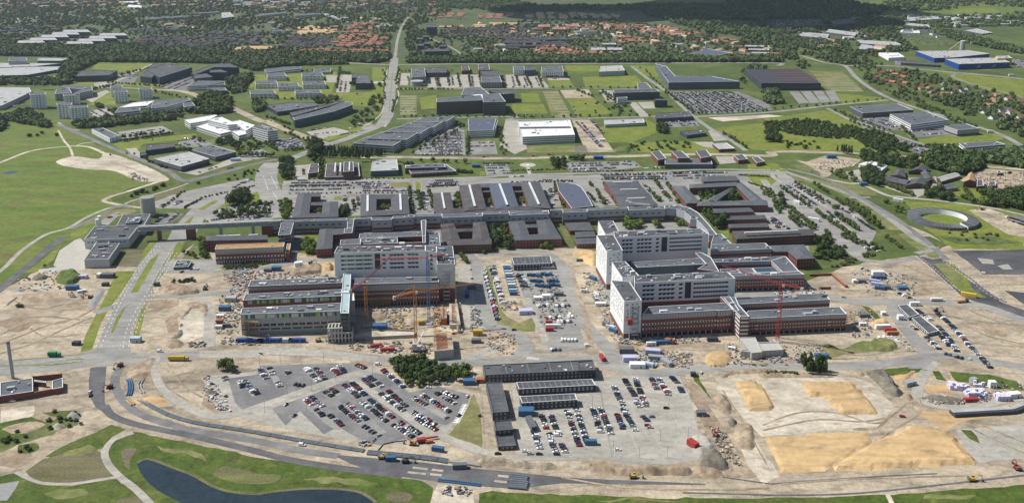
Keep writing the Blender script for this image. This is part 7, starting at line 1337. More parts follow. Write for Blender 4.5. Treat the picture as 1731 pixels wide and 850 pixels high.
def clutter(s,n,label,mats,sz=(.5,2.3),seed=1,h=(.3,1.3)):
 P=[q[:2]for q in GP(s)];xs=[p[0]for p in P];ys=[p[1]for p in P];r=random.Random(seed*77+n);mb=MB();k=0;g=0
 n=int(n*1.7)
 while k<n and g<n*20:
  g+=1;x=r.uniform(min(xs),max(xs));y=r.uniform(min(ys),max(ys))
  if not inside(x,y,P):continue
  k+=1;L=r.uniform(*sz);W=r.uniform(.5,L);z=r.uniform(*h);m_=r.choice(mats);mb.box((x,y,.1+z/2),(L,W,z),m_,r.uniform(0,3.14))
  if r.random()<.4:mb.box((x+r.gauss(0,L/2),y+r.gauss(0,W/2),.1+z/3),(L*.6,W*.5,z*.66),r.choice(mats),r.uniform(0,3.14))
 o=mb.build('building_materials',kind='stuff');
 if o:tag(o,label,'materials')
MM=['concrete','earth','container_grey','steel_grey','timber','slate_wall','concrete','container_blue','dark_wall','sand_pale','dark_earth','earth','concrete_dark'];MG=['concrete','slate_wall','timber','dark_wall','steel_grey','earth'];MR=['container_grey','container_grey','container_pale','concrete','timber','dark_wall','slate_wall','dark_earth','frame_white','steel_red']
for q,(s,n,l,ms)in enumerate((('a:300,800 700,760 1000,780 1350,760 1650,800 1700,900 1200,920 300,900',190,'crowd of pallets, skips and small stores behind the grey wings',MR),('c:20,0 200,30 190,200 120,300 90,640 0,700 0,100',170,'litter of materials along the left side of the panelled wing',MR),('d:290,380 600,370 900,350 920,420 600,430 300,440',90,'boards and steel along the foot of the brick wing',MM),('d:440,450 600,440 600,560 450,570',60,'steel bundles on the sand between the cranes',MM),('d:860,440 1120,440 1130,590 880,600',90,'boards, bins and shuttering between the stair cores',MM),('d:640,690 860,690 850,790 660,800',50,'outriggers and pallets round the mobile crane',MG),('d:300,690 600,680 590,780 320,780',60,'steel and pallets before the white slab',MG),
('n:700,430 1000,420 1180,700 1180,800 800,780',110,'rows of formwork and small machines in the central yard',MG),('n:550,250 1000,260 1010,430 600,430',60,'loose goods among the blue containers',MM),('33:480,220 620,280 650,420 600,460 500,330',60,'goods along the lane left of the white tower',MM),('33:580,360 660,400 760,660 700,700 620,560',90,'goods at the foot of the front white tower',MM),('33:700,660 1250,650 1250,690 900,720 720,700',130,'pallets and stands before the brick wing',MM),('33:960,740 1200,760 1200,860 1000,850',170,'sorted piles of stones and boards near the lower road',['sand_pale','earth','concrete','container_grey','earth','dark_earth']),('33:840,730 930,730 990,850 900,860 850,800',50,'goods between the cabins',MM),('33:1440,690 1700,780 1700,850 1300,850 1400,760',60,'boards round the concrete bunker',MG),
('34:20,720 420,700 400,800 100,850 0,800',90,'goods in the yard by the poplars',MM),('34:560,480 720,480 720,660 580,660',70,'goods beside the eastern wing corner',MM),('34:0,300 350,330 430,380 60,380',120,'goods stored between the eastern wings',['frame_white','container_grey','slate_wall','sand_pale']),('34:540,230 1000,250 1000,420 850,420 600,340',90,'goods in the eastern yard',MR),('34:720,650 880,650 890,690 740,690',40,'pale sacks beside the red tanks',['frame_white','concrete']),('34:890,640 980,740 960,770 900,700',40,'stones along the edge of the site road',['concrete','sand_pale']),
('n:90,590 200,620 220,850 100,850',60,'goods along the road by the stair cores',MM),('n:380,520 600,520 560,640 420,640',30,'goods on the dirt beside the cabins',MM),('31:1420,380 1560,380 1560,640 1400,640',90,'goods in the supply yard left of the panelled wing',MM),('31:1430,660 1700,660 1700,710 1450,710',50,'goods in the roadside line',MM),('31:1230,690 1340,690 1340,725 1240,725',30,'stones at the end of the spoil ring',MG),('31:100,240 450,220 450,350 100,360',60,'scrap in the western spoil yard',['earth','concrete','dark_wall','brick_red']),('31:440,360 560,350 560,400 460,400',20,'scrap beside the blue hut',MG),
('41:1180,100 1300,240 1340,330 1260,320 1160,240',50,'stones and goods beside the asphalt lot',['concrete','frame_white','dark_wall','steel_grey']),('43:1140,400 1230,430 1340,640 1260,620 1180,500',70,'boulders along the eastern excavation',['earth','sand_pale','dark_earth','concrete_dark','earth']),('44:900,240 1160,250 1160,285 980,285',70,'rubble beside the pit road',['concrete','earth','dark_earth']),('44:1190,140 1480,160 1490,250 1200,280',50,'goods round the lilac bales',MG),('24:1330,370 1704,350 1704,500 1450,490',220,'rubble of the pulled down brick buildings',['brick_red','concrete','sand_pale','timber','dark_wall']),('24:430,260 620,280 600,330 300,350',90,'stores and stones in the fenced dirt yard',MG),('32:1490,610 1704,640 1704,770 1530,760',60,'stones and boards on the traffic loop',['timber','sand_pale','earth','concrete_dark']),('32:600,680 760,680 760,740 620,740',30,'boards along the site fence',MG),('42:600,500 700,480 700,520 610,530',12,'stakes along the dirt strip',MG),('42:1070,760 1250,760 1240,810 1080,810',30,'pipes and stakes on the pale junction',MG),('21:830,350 970,400 960,415 850,400',40,'rubble beside the dirt clearing',MG))):
 clutter(s,n,l,ms,seed=q+1)
clutter('d:860,380 1110,330 1120,600 870,640',60,'orange and red shuttering around the stair cores',['formwork','steel_orange','formwork','yellow_paint','frame_white'],(1,4),91,(.5,2));clutter('d:470,440 640,430 680,590 480,580',40,'yellow and brown formwork beams on the sand between the cranes',['timber','yellow_paint','earth','steel_grey'],(1,4),92)
def scaffold(s,h,w_,label):
 P=GP(s);(ax,ay),(bx,by)=P[0][:2],P[1][:2];L=math.hypot(bx-ax,by-ay);e=empty('scaffold',(ax,ay,0),label,'scaffold',None,math.atan2(by-ay,bx-ax));n=int(L/2.6)
 mb=MB()
 for q in range(n+1):
  for y in (0,w_):mb.bar((q*L/n,y,0),(q*L/n,y,h),.09,'zinc',4)
 part('standards',mb.mesh('standards'),e,kind='stuff')
 for k in range(1,int(h/2.2)+1):
  mb=MB();mb.box((L/2,w_/2,k*2.2),(L,w_,.14),'timber',0,True);mb.box((L/2,0,k*2.2+1),(L,.08,.12),'yellow_paint',0,True);part('platform',mb.mesh('platform'),e)
scaffold('d:290,372 470,362',9,1.4,'scaffold along the foot of the brick wing, left part');scaffold('d:870,765 1050,750',7,1.2,'scaffold round the concrete block with formwork boards');scaffold('c:130,712 290,722',14,1.4,'scaffold at the left end of the panelled wing');scaffold('d:1060,330 1075,600',6,1.4,'scaffold down the right side of the white core');scaffold('34:545,575 600,560',10,1.5,'scaffold at the right corner of the nearest eastern wing')
def fence(s,label,h=1.6,sp=3.5,m='steel_grey'):
 P=[q[:2]for q in GP(s)];o=(*P[0],0);e=empty('fence',o,label,'fence');rail=MB();post=MB()
 for i in range(len(P)-1):
  a,b=P[i],P[i+1];L=math.hypot(b[0]-a[0],b[1]-a[1]);n=max(1,int(L/sp))
  for q in range(n+1):x=a[0]+(b[0]-a[0])*q/n;y=a[1]+(b[1]-a[1])*q/n;post.bar((x,y,0),(x,y,h),.07,m,4)
  for z in (h*.5,h):rail.bar((a[0],a[1],z),(b[0],b[1],z),.05,m,4)
 post.build('posts',e,o,kind='stuff');rail.build('rails',e,o)
fence('32:0,712 450,728 900,800 1300,830 1560,740','mesh fence along the site road below the white slab');fence('43:980,120 1040,240 1140,400 1200,520 1280,660','mesh fence between the gravel lot and the excavation');fence('43:1230,130 1300,90 1500,85 44:100,100 300,115 560,100','mesh fence along the top of the sand field');fence('43:520,190 545,350 590,590','line fence across the gravel lot');fence('42:1240,60 1300,240 1320,530','fence beside the gravel path of the offices');fence('31:900,745 1300,760 1700,775','mesh fence along the lane by the crossroads')
def lamp(s,h=9):
 for i,q in enumerate(GP(s)):
  yield q
LPM=MB();LPM.bar((0,0,0),(0,0,8.6),.12,'steel_grey',5);LPM.bar((0,0,8.5),(1.1,0,8.8),.08,'steel_grey',4);pm=LPM.mesh('post');LPM=MB();LPM.box((1.4,0,8.75),(.9,.4,.2),'roof_light',0,True);hm=LPM.mesh('lamp_head')
def lamps(s,label,a_=0):
 for q in GP(s):
  e=empty('street_lamp',(q[0],q[1],.1),label,'street lamp',label,radians(a_));part('post',pm,e);part('lamp_head',hm,e)
lamps('43:480,300 600,560 750,590 910,590 1030,480 920,300 870,490 690,420','thin lamp post in the gravel car park below the dark offices');lamps('42:30,60 150,50 270,60 400,45 190,230 330,205 470,175 300,330 60,330 680,110','thin lamp post in the striped asphalt car park',90);lamps('31:1120,150 1060,260 1000,380 930,500 880,640 740,520 800,400 900,250 1000,120','lamp post along the wide avenue with grass median',0);lamps('34:1050,130 1180,230 1290,320 1400,400 1230,170 1400,260 1540,350','lamp post along the dual road at the east junction',0);lamps('32:100,700 300,715 520,745 760,770 1000,800 1200,810','lamp post along the site road below the white slab',-90)
# ================================================================== tower cranes
def lattice(mb,a,b,w0,w1,step,m,r_=.11,up=Vector((0,0,1)),tri=False):
 a,b=Vector(a),Vector(b);d=(b-a);L=d.length;d.normalize();u=up.cross(d);
 if u.length<.1:u=Vector((1,0,0)).cross(d)
 u.normalize();v=d.cross(u);n=max(2,int(L/step));C=[(-1,-1),(1,-1),(1,1),(-1,1)]if not tri else [(-1,-1),(1,-1),(0,1)]
 P=lambda k,t:a+d*(L*t)+u*(C[k][0]*(w0+(w1-w0)*t)/2)+v*(C[k][1]*(w0+(w1-w0)*t)/2)
 for k in range(len(C)):
  mb.bar(P(k,0),P(k,1),r_*1.5,m,4);k2=(k+1)%len(C)
  for q in range(n):mb.bar(P(k if q%2 else k2,q/n),P(k2 if q%2 else k,(q+1)/n),r_,m,3)
  for q in range(0,n+1,2):mb.bar(P(k,q/n),P(k2,q/n),r_,m,3)
def crane(label,base,toppx,m,jib_to,jibm,counter,cabz=.97,mw=2.0,split=None,mtop=None):
 """base: tile point on the ground; toppx: pixel rows between top of mast and base; jib_to: vector of the jib; counter: vector of the counter jib"""
 q=px(base)[0];x,y=G(q[0],q[1]);h=hcalc(q[0],q[1]-toppx,toppx);e=empty('tower_crane',(x,y,0),label,'crane','tower cranes')
 mb=MB();mb.box((0,0,.5),(6,6,1.0),'concrete');part('footing',mb.mesh('footing'),e)
 if split:
  mb=MB();lattice(mb,(0,0,.5),(0,0,h*split),mw,mw,2.4,m,.1);part('mast',mb.mesh('mast'),e);mb=MB();lattice(mb,(0,0,h*split),(0,0,h),mw,mw,2.4,mtop,.1);o=part('upper_mast',mb.mesh('upper_mast'),e)
 else :mb=MB();lattice(mb,(0,0,.5),(0,0,h),mw,mw,2.4,m,.1);part('mast',mb.mesh('mast'),e)
 mb=MB();mb.box((1.6,-.6,h-1),(1.6,1.8,2.2),'frame_white',0,True);part('cab',mb.mesh('cab'),e)
 mb=MB();mb.bar((0,0,h),(0,0,h+5.5),.35,m);part('apex',mb.mesh('apex'),e)
 J=Vector(jib_to)+Vector((0,0,h));mb=MB();lattice(mb,(0,0,h),J,1.4,.9,2.4,jibm,.075,tri=True);part('jib',mb.mesh('jib'),e)
 K=Vector(counter)+Vector((0,0,h));mb=MB();lattice(mb,(0,0,h),K,1.3,1.1,2.4,jibm,.08);part('counter_jib',mb.mesh('counter_jib'),e)
 mb=MB();mb.box((K.x,K.y,K.z-1),(2.2,2.6,3),'concrete',math.atan2(K.y,K.x),True);part('counterweight',mb.mesh('counterweight'),e)
 mb=MB();A_=Vector((0,0,h+5.5));mb.bar(A_,J*.6+Vector((0,0,h))*.4,.07,'steel_grey',3);mb.bar(A_,K,.07,'steel_grey',3);part('stay_cable',mb.mesh('stay_cable'),e)
 mb=MB();t=J*.7+Vector((0,0,h))*.3;mb.bar(t,(t.x,t.y,t.z-14),.06,'steel_grey',3);mb.box((t.x,t.y,t.z-14.5),(.8,.5,1),'yellow_paint',0,True);part('hook_line',mb.mesh('hook_line'),e)
 return h
crane('orange mast with blue top and raised red jib, left of the brick wing','d:268,535',76,'steel_orange',(22,14,19),'steel_red',(-12,-6,-6),split=.97,mtop='steel_blue')
crane('blue mast before the white ward block with a red boom on the roof','d:825,515',112,'steel_blue',(-46,6,-4),'steel_red',(16,3,1))
crane('orange mast with level orange jib standing in front of the brick wing','d:708,690',88,'steel_orange',(48,10,3),'steel_orange',(-16,-5,-3))
crane('red mast on the concrete bunker with jib over the eastern wings','h:498,622',97,'steel_red',(-44,22,8),'steel_red',(14,-9,0),mw=2.3)
crane('slim grey mast beyond the spine behind the white ward block','k:898,520',27,'steel_grey',(20,-8,0),'frame_white',(-6,3,1),mw=1.2)
crane('red mast behind the white ward block with long jib to the right','b:1262,300',20,'steel_red',(42,16,3),'steel_red',(-30,-8,-2),mw=1.6)
truck('d:745,775',0,'black lorry carrying the mobile crane base','dark_wall','dark_wall',9,1.4);
x,y=GP('d:712,735')[0];e=empty('mobile_crane',(x,y,.1),'white mobile crane on outriggers at the foot of the level orange crane','mobile crane');mb=MB();mb.box((0,0,1.6),(8,3,1.8),'frame_white',0,True);mb.box((-2,0,3),(3,2.6,1.6),'zinc',0,True);part('carrier',mb.mesh('carrier'),e);mb=MB();mb.bar((0,0,3),(9,8,16),.45,'frame_white');part('boom',mb.mesh('boom'),e);mb=MB();[mb.bar((a,b,.6),(a*1.1,b*2.4,.3),.25,'yellow_paint')for a in (-3.5,3.5)for b in (-2,2)];part('outriggers',mb.mesh('outriggers'),e)
# ================================================================== vegetation
def T(*a,**k):treeline(*a,**k)
grove('42:775,45 860,25 940,30 1040,62 1130,100 1140,150 1050,165 950,192 880,180 830,140',4.6,'big','broadleaf tree in the dense clump above the striped car park',.68,kinds=['big','mid']);grove('42:1150,90 1220,85 1240,120 1200,155 1150,150',5,'mid','tree beside the blue roofed hut right of the dense clump')
T('41:1290,75 1330,60',3,'mid','round green tree at the left end of the striped car park',1.0,1.5);T('41:1260,90 1350,90',3,'mid','round green tree at the left end of the striped car park',1.0,1.5);T('44:215,30 225,60',2,'poplar','tall tree at the left end of the row by the sand field');T('44:235,85 365,92',13,'poplar','slim tree in the dark row at the top of the sand field',1.25,.4);T('44:245,102 365,108',12,'poplar','slim tree in the dark row at the top of the sand field',1.1,.4)
T('44:20,108 200,110',12,'shrub','low shrub along the top edge of the sand field');T('31:110,460 130,462',2,'bush','bush alone on the western spoil field')
grove('41:0,450 130,440 170,470 100,500 0,510',5,'bush','bush on the green strip at the lower left',.8,.7);grove('41:110,520 210,520 200,560 110,570',4,'bush','bush in the small thicket at the lower left',.7,.8);grove('41:300,330 460,320 470,400 380,430 290,360',6,'shrub','shrub on the mound at the lower left',1,.6);grove('41:200,400 440,330 440,420 300,450',7,'shrub','low shrub on the rough ground at the lower left',.9,.5)
grove('42:1270,260 1310,320 1310,440 1250,490 1230,340',7,'shrub','shrub on the dry slope beside the offices',.8,.4)
grove('j:845,580 930,640 960,740 880,790 850,700',6,'big','big dark tree in the gap between the two courtyard blocks',.8);grove('j:950,580 1030,560 1030,640 960,640',5,'mid','green tree beside the white tents between the courtyard blocks',.8);grove('j:1000,700 1090,720 1100,800 1010,800',6,'big','big dark tree left of the right courtyard block',.8);grove('j:1350,730 1500,720 1500,800 1350,800',6,'light','light green tree before the right courtyard block',.9);grove('i:75,370 240,360 230,580 120,590',5.5,'mid','green tree at the west end of the old hospital',.8,kinds=['mid','light']);grove('i:520,420 605,410 600,520 510,520',5,'light','tree inside the west courtyard',.75);grove('i:1330,420 1440,410 1440,465 1330,465',4.5,'light','shrub tree inside the square courtyard',.6)
grove('j:490,240 560,230 575,380 480,380',5.5,'mid','tree in the first narrow court',.8,kinds=['mid','light']);grove('j:800,300 860,270 870,350 820,360',5,'light','tree in the second narrow court',.6);grove('j:1130,290 1190,280 1190,340 1140,345',5,'light','tree in the third narrow court',.6);T('i:990,370 1010,500',4,'mid','tree left of the square courtyard block',.8);grove('i:820,440 930,450 920,560 830,560',5,'big','dark tree between the two western pavilion blocks',.7);T('i:1680,350 1720,540',6,'mid','dark tree right of the square courtyard block',.7)
grove('k:820,560 1020,560 1010,640 830,650',6,'light','bright green tree in the court behind the white ward block',1.0);grove('k:1140,570 1220,560 1220,640 1150,640',6,'light','bright green tree in the right corner of the ward court',.9);grove('k:1300,470 1480,470 1530,620 1420,620',5.5,'big','dark tree inside the curve of the corridor',.75,kinds=['big','mid']);grove('k:1560,570 1640,560 1640,630 1560,630',5,'mid','small tree at the end of the corridor curve',.7)
grove('a:1340,400 1490,390 1480,540 1360,550',5,'light','pale green willow like tree on the lawn under the spine',1.0);grove('a:0,380 60,380 60,600 0,600',5,'mid','tree left of the ochre roofed clinic');grove('a:270,680 850,640 900,660 450,740 280,730',3.6,'shrub','shrub in the hedge before the ochre roofed clinic',.9,.8)
T('k:60,150 60,260',5,'mid','dark tree left of the curved hall',.8);T('k:110,280 150,400',6,'mid','dark tree in the strip left of the curved hall',.8);T('k:430,130 460,170',3,'mid','tree in the planted strip right of the curved hall',.7);T('k:510,210 600,370',9,'mid','tree in the planted strip between the curved hall and the stepped wings',.75);T('k:430,240 480,340',5,'mid','tree along the right side of the curved hall',.7);T('k:580,140 745,370',15,'street','dark tree along the left side of the stepped wings',1.2);T('k:1040,170 1110,220',4,'mid','tree along the right side of the stepped wings',.6);T('k:1130,260 1220,340',6,'mid','tree right of the lowest stepped wing',.75);T('k:1140,100 1200,180',6,'street','street tree in the car park right of the stepped wings',1.2);T('k:1240,230 1320,310',5,'mid','tree in the car park left of the green courtyard block',.8);T('k:1290,150 1400,290',9,'mid','tree along the left side of the green courtyard block',.8);T('k:1400,340 1470,350',4,'light','light tree before the green courtyard block',.8)
T('j:100,220 140,400',9,'street','tree in the car park strip left of the four-winged block',1.4);T('j:210,220 260,400',9,'street','tree along the left wall of the four-winged block',1.4);T('j:10,180 40,420',9,'street','tree in the strip right of the square courtyard block',1.3)
grove('l:360,200 600,190 610,250 420,290 370,270',6.5,'big','dark tree in the left part of the green courtyard',.75,kinds=['big','mid']);grove('l:730,220 830,200 840,320 720,320',6,'mid','tree right of the diagonal wing in the green courtyard',.8,kinds=['mid','light','big']);grove('l:850,260 950,310 880,320 840,290',6,'light','light shrub tree in the green courtyard corner',.7);grove('l:420,270 540,280 500,320 430,320',6,'light','light shrub tree under the diagonal wing',.6)
grove('l:370,380 560,390 580,520 480,520 420,440',6,'big','dark tree between the corridor curve and the low ward halls',.85,kinds=['big','mid']);grove('l:520,560 700,560 690,620 600,640',6,'big','dark tree below the second low ward hall',.9);grove('l:1040,190 1230,210 1240,290 1130,290',7,'mid','tree in the green strip right of the green courtyard block',.85,.8,kinds=['mid','light']);grove('l:1240,300 1340,300 1360,460 1280,460 1200,330',6.5,'mid','tree in the green island by the eastern lot',.85,.85,kinds=['mid','light','big']);T('l:1370,380 1690,650',24,'mid','tree along the eastern inner avenue',.75,2.5);T('l:1390,500 1680,660',12,'mid','tree along the eastern inner avenue',.6,3);T('f:860,40 1020,250',8,'mid','tree in front of the low ward halls parking',.7,3)
grove('f:1130,380 1350,380 1360,440 1200,480',6,'big','dark tree at the end of the tiled long block',.8,.8);grove('f:1190,490 1560,470 1580,600 1330,640 1200,570',6,'big','dark shrub tree on the lawn by the orange corner block',.7,.65,kinds=['big','bush','mid']);T('f:1200,600 1220,620',2,'light','light tree on the round paved spot',.9);T('f:1300,300 1330,310',2,'mid','tree beside the inner avenue',.7);grove('f:1480,700 1650,600 1700,620 1600,700 1250,740',4.5,'shrub','shrub on the lower edge of the eastern lawn',1,.7)
T('f:1190,60 1570,320',26,'street','street tree in the narrow strip of the eastern lots',1.1,1.5);T('f:1440,100 1700,290',18,'street','street tree between two eastern parking rows',1.3,1.5);T('f:1390,20 1700,60',8,'mid','tree at the upper eastern lots',.7,3);T('f:1560,330 1700,430',8,'street','street tree by the lowest eastern lot',1.3,2);T('24:545,560 760,720',26,'street','tree in the dense row beside the dual road',1.6,1.5);T('24:110,450 300,590',14,'street','street tree in the uppermost eastern lot',1.1,1.5);T('24:200,430 440,570',14,'street','street tree in the uppermost eastern lot',1.1,1.5);T('24:330,430 430,500',7,'mid','dark tree at the corner of the uppermost eastern lot',.7);T('24:480,530 520,570',5,'mid','dark tree above the dense row',.8);T('34:500,0 760,90',16,'street','tree in the planted strip by the small eastern lot',1.2,3);T('34:790,0 900,80',10,'mid','dark tree in the row ending at the junction',.6,1)
grove('34:340,10 430,10 460,60 330,60',5,'mid','green tree at the tiled long block end',.8);grove('34:340,80 540,60 550,130 420,160 350,130',5.5,'bush','dark bush on the lawn by the orange corner block',1.1,.7);grove('34:640,110 720,110 730,135 660,135',3.5,'shrub','shrub on the small island at the east junction',.9);T('34:340,130 350,140',1,'mid','tree by the curved path at the corner block',.7)
grove('31:1100,285 1300,270 1290,305 1120,310',4,'bush','shrub on the low hedge by the avenue yard',.8,.7);grove('31:1460,190 1700,180 1700,210 1470,215',4,'shrub','shrub in the hedge before the ochre roofed clinic');T('31:1200,110 1290,140',6,'street','small dark tree on the rough triangle by the brick wing',.9,2);T('n:170,60 400,20',3,'mid','tree at the top of the site road',.7)
T('32:1340,130 1390,180',4,'mid','tree beside the shaded site road',.8)
grove('22:370,172 430,172 432,240 375,275',6,'big','tall dark tree at the left end of the pine row',1.2);T('22:430,215 850,238',46,'poplar','conifer in the long pine row above the metal roofed hall',1.1,2);T('22:430,235 850,250',42,'poplar','conifer in the long pine row above the metal roofed hall',1.1,2);T('22:430,255 760,268',30,'poplar','conifer in the long pine row above the metal roofed hall',1.0,2);grove('22:370,260 455,260 450,400 420,400 400,300',7,'mid','tree beside the small dark brick hall',1,.7)
grove('22:170,280 250,270 262,400 185,400 165,340',7,'big','tree in the thicket inside the big junction',.9,.9,kinds=['big','mid']);grove('22:970,290 1060,290 1040,310 980,310',7,'bush','bush left of the solar roofed hall');T('22:1330,355 1420,360',7,'bush','round bush right of the solar roofed hall',1.4);T('22:1080,290 1420,290',6,'mid','tree along the dirt road above the solar roofed hall',1,3);grove('23:285,290 365,270 370,320 300,325',6.5,'big','dark tree right of the helipad',.9);T('23:395,270 495,275',8,'mid','dark tree in the short row right of the helipad',1.1,2)
grove('21:1520,510 1640,500 1640,565 1500,570',7.5,'big','dark tree in the big clump of the western lots',1.1);grove('21:840,495 990,470 1080,435 1100,445 990,480 860,520',6.5,'bush','dark bush along the meadow path',1.2,.8);T('21:800,155 1130,105',26,'mid','tree in the hedge row along the white warehouse lot',.8,1);T('21:740,240 1000,240',5,'bush','bush by the straight road',.8,4);T('21:930,260 1090,330',14,'bush','shrub along the light grey hall',1,2);T('21:150,110 330,120',5,'bush','lone bush on the meadow',1.5,10)
grove('p:640,360 1060,340 1080,480 760,520 700,440',10,'mid','tree among the parked cars before the white campus',.9,.6,kinds=['mid','big','light']);grove('p:490,370 740,360 740,430 520,430',8,'big','dark tree before the low white campus wing',.9,.8);T('p:1100,400 1280,500',10,'mid','tree in the strip before the slab block',.8);T('p:230,330 330,400',6,'mid','tree behind the dark grey hall',.9,3);T('p:0,500 180,490',9,'mid','tree behind the light grey hall',.9,3)
T('22:60,150 140,190',6,'mid','tree in the strip by the full car park',.8,3);T('22:200,215 360,200',16,'mid','tree along the curve above the big junction',.7,3);T('22:180,50 260,90',5,'bush','hedge bush beside the dirt road');T('21:1430,660 1700,560',24,'street','tree in the western lots',1.1,6);T('21:1420,640 1700,620',24,'street','tree in the western lots',1.1,6);T('22:0,570 110,570',8,'street','tree in the western lots',1.1,4);T('22:0,640 110,610',8,'street','tree in the western lots',1.1,4)
T('22:1400,60 1395,240',12,'street','street tree',1.2);
for x in (1110,1190,1260,1330,1400,1470):T('12:%d,490 %d,570'%(x,x+15),9,'mid','tree',.9,1)
for x in (40,110,190):T('13:%d,490 %d,570'%(x,x+35),9,'mid','tree',.9,1)
for k_ in range(9):T('13:%d,%d %d,%d'%(1035+k_*50,608-k_,1205+k_*58,732-k_*2),14,'shrub','shrub',1.2,1)
T('12:540,590 560,450',12,'mid','tree',1.2);T('12:630,560 660,550',3,'big','tree');T('12:815,560 825,570',2,'big','tree')
grove('24:0,30 300,10 700,80 860,130 850,190 690,200 600,140 380,130 200,110 0,70',7,'bush','shrub',1.3,.8);grove('24:20,100 110,100 120,160 20,160',9,'big','tree');grove('24:120,150 350,150 380,200 130,200',11,'bush','tree',1.3,.5);grove('24:700,150 960,190 960,230 720,225',9,'big','tree',1,.7)
grove('23:780,150 1150,150 1200,190 1100,230 800,215',11,'bush','shrub',1.2,.45);grove('23:970,50 1040,60 1030,110 980,100',7,'big','tree',.9)
grove('24:620,240 780,240 920,280 1000,260 1000,340 840,320 780,350 700,330',9,'big','tree',1,.75);grove('24:640,350 760,340 780,450 660,430',7.5,'big','tree',1);T('24:780,430 980,510',26,'mid','dark tree in the hedge below the farm barns',.9,1);grove('24:440,330 630,370 620,420 450,390',7,'mid','tree',.8,.5);grove('24:1050,470 1150,480 1240,520 1230,545 1060,520',7.5,'big','dark tree beside the long grey roofed shed',1,.8);T('24:1320,480 1370,560',6,'mid','tree',1.2);T('24:1420,500 1500,480',6,'mid','tree',1.2);T('24:1410,560 1460,570',3,'light','tree',1.4);T('24:480,220 580,240',6,'poplar','tree',1.4)
grove('24:1470,505 1704,480 1800,490 1800,620 1704,605 1480,575',7.5,'big','dark tree in the plantation at the right edge',1.0);T('24:1290,520 1380,545',10,'mid','tree',.9);T('24:790,550 810,560',2,'mid','tree',1)
T('24:870,570 920,640',6,'light','tree',.8,3);grove('24:1180,720 1600,770 1600,800 1240,800',8,'shrub','shrub',1,.5)
for q in ('22:220,448 640,442','22:215,492 1010,488','22:1120,450 1330,440','23:0,420 430,415','23:600,402 1040,398','23:600,370 1040,360','23:1060,358 1290,350','23:1500,372 1700,385','22:230,400 980,395','23:410,350 820,345','22:700,290 980,290','22:1500,300 1690,295','23:0,345 380,335','23:960,330 1300,315','24:-100,420 60,470'):T(q,26,'bush','shrub',.55,1)
for q in ('21:1440,600 1700,565','21:1430,630 1700,600','21:1480,655 1700,635','22:0,555 105,560','22:0,585 105,590','22:0,615 105,620','21:1200,590 1330,520','21:1330,520 1680,440','21:1060,590 1200,480'):T(q,15,'bush','shrub',.6,1)
for q in ('12:955,470 1300,468','12:930,590 1300,588','13:0,575 1000,580','13:250,510 400,510','12:950,770 1700,762','13:0,772 1000,760','13:860,440 1180,735','13:1180,750 1700,725','14:0,725 800,650','14:450,720 800,860','22:630,30 780,20','13:440,590 560,640','11:700,545 1060,570','11:1000,600 1400,690','11:600,590 740,560','12:0,470 480,465','12:0,650 480,655','12:80,770 240,820','22:200,100 460,180','23:1400,100 1560,205','24:560,20 860,130','24:950,190 1250,180','24:900,60 1000,150','22:1400,100 1400,240','22:1280,20 1380,60','22:1600,60 1640,240','12:940,450 930,560','12:860,450 840,700','12:930,640 900,740'):T(q,16,'mid','tree',.8,2)
for q in ('22:1040,235 1370,60','13:1020,600 1200,740','p:750,560 1250,570','21:770,140 1060,100','12:560,480 640,490','13:600,600 700,680','11:780,500 900,470'):T(q,14,'street','tree',1.4,3)
grove('13:380,640 700,600 850,760 560,760',26,'bush','shrub',1.1,.4);grove('12:500,620 840,610 820,720 600,700',24,'bush','shrub',1,.35)
grove('21:1250,430 1690,330 1690,380 1400,430',14,'bush','shrub',1,.5);grove('14:1000,650 1240,770 1440,840 1380,850 1180,780 980,690',10,'mid','tree',1,.5);grove('14:800,590 1000,640 1080,700 860,640',10,'bush','shrub',1.2,.5)
flush_trees(300)
# ================================================================== houses (before the woods, which keep clear of them)
RRD,RBR=('roof_red','brick_yellow'),('roof_brown','brick_red')
houses('12:280,355 850,345 850,320 280,330',(24,24),4,'roof_red','brick_red','red roofed house in the front rows left of the long avenue',(20,9,3,3.2),.95,2)
houses('12:530,320 860,300 860,240 560,225 520,280',(28,30),2,'roof_red','brick_red','red roofed house in the rows left of the long avenue',(24,10,3,3.2),.95,2)
houses('12:580,235 800,225 780,160 640,160',(34,44),2,'roof_red','brick_yellow','orange roofed house at the back left of the long avenue',(24,11,4,3.5),.8,4)
houses('12:180,320 500,310 500,240 240,245',(24,28),3,'roof_brown','brick_brown','dark red roofed house in the dense estate upper left',(19,9,3,3),.95,2)
houses('11:830,320 1450,325 1440,290 1300,240 950,230',(26,30),3,'roof_brown','brick_brown','dark roofed row house in the wide upper left estate',(22,9,3,3),.9,3);houses('11:1450,300 1704,300 1704,215 1280,205 1270,240',(32,34),3,'roof_dark','brick_brown','black roofed house in the upper left estate',(24,10,4,3),.85,3)
houses('11:1470,350 1704,350 1704,312 1560,310',(36,30),3,'roof_sand','brick_yellow','sand roofed barrack row at the upper left',(40,10,3,3),.95,2);houses('12:0,350 105,345 105,312 0,312',(36,30),3,'roof_sand','brick_yellow','sand roofed barrack row at the upper left',(40,10,3,3),.95,2);houses('12:275,240 440,225 430,178 290,182',(42,34),3,'roof_sand','brick_yellow','sand roofed long house in the middle left',(50,11,3,3),1,2);houses('12:460,230 550,220 520,180 480,182',(30,34),30,'roof_sand','brick_yellow','sand roofed house in the round group',(26,11,3,3),1,2)
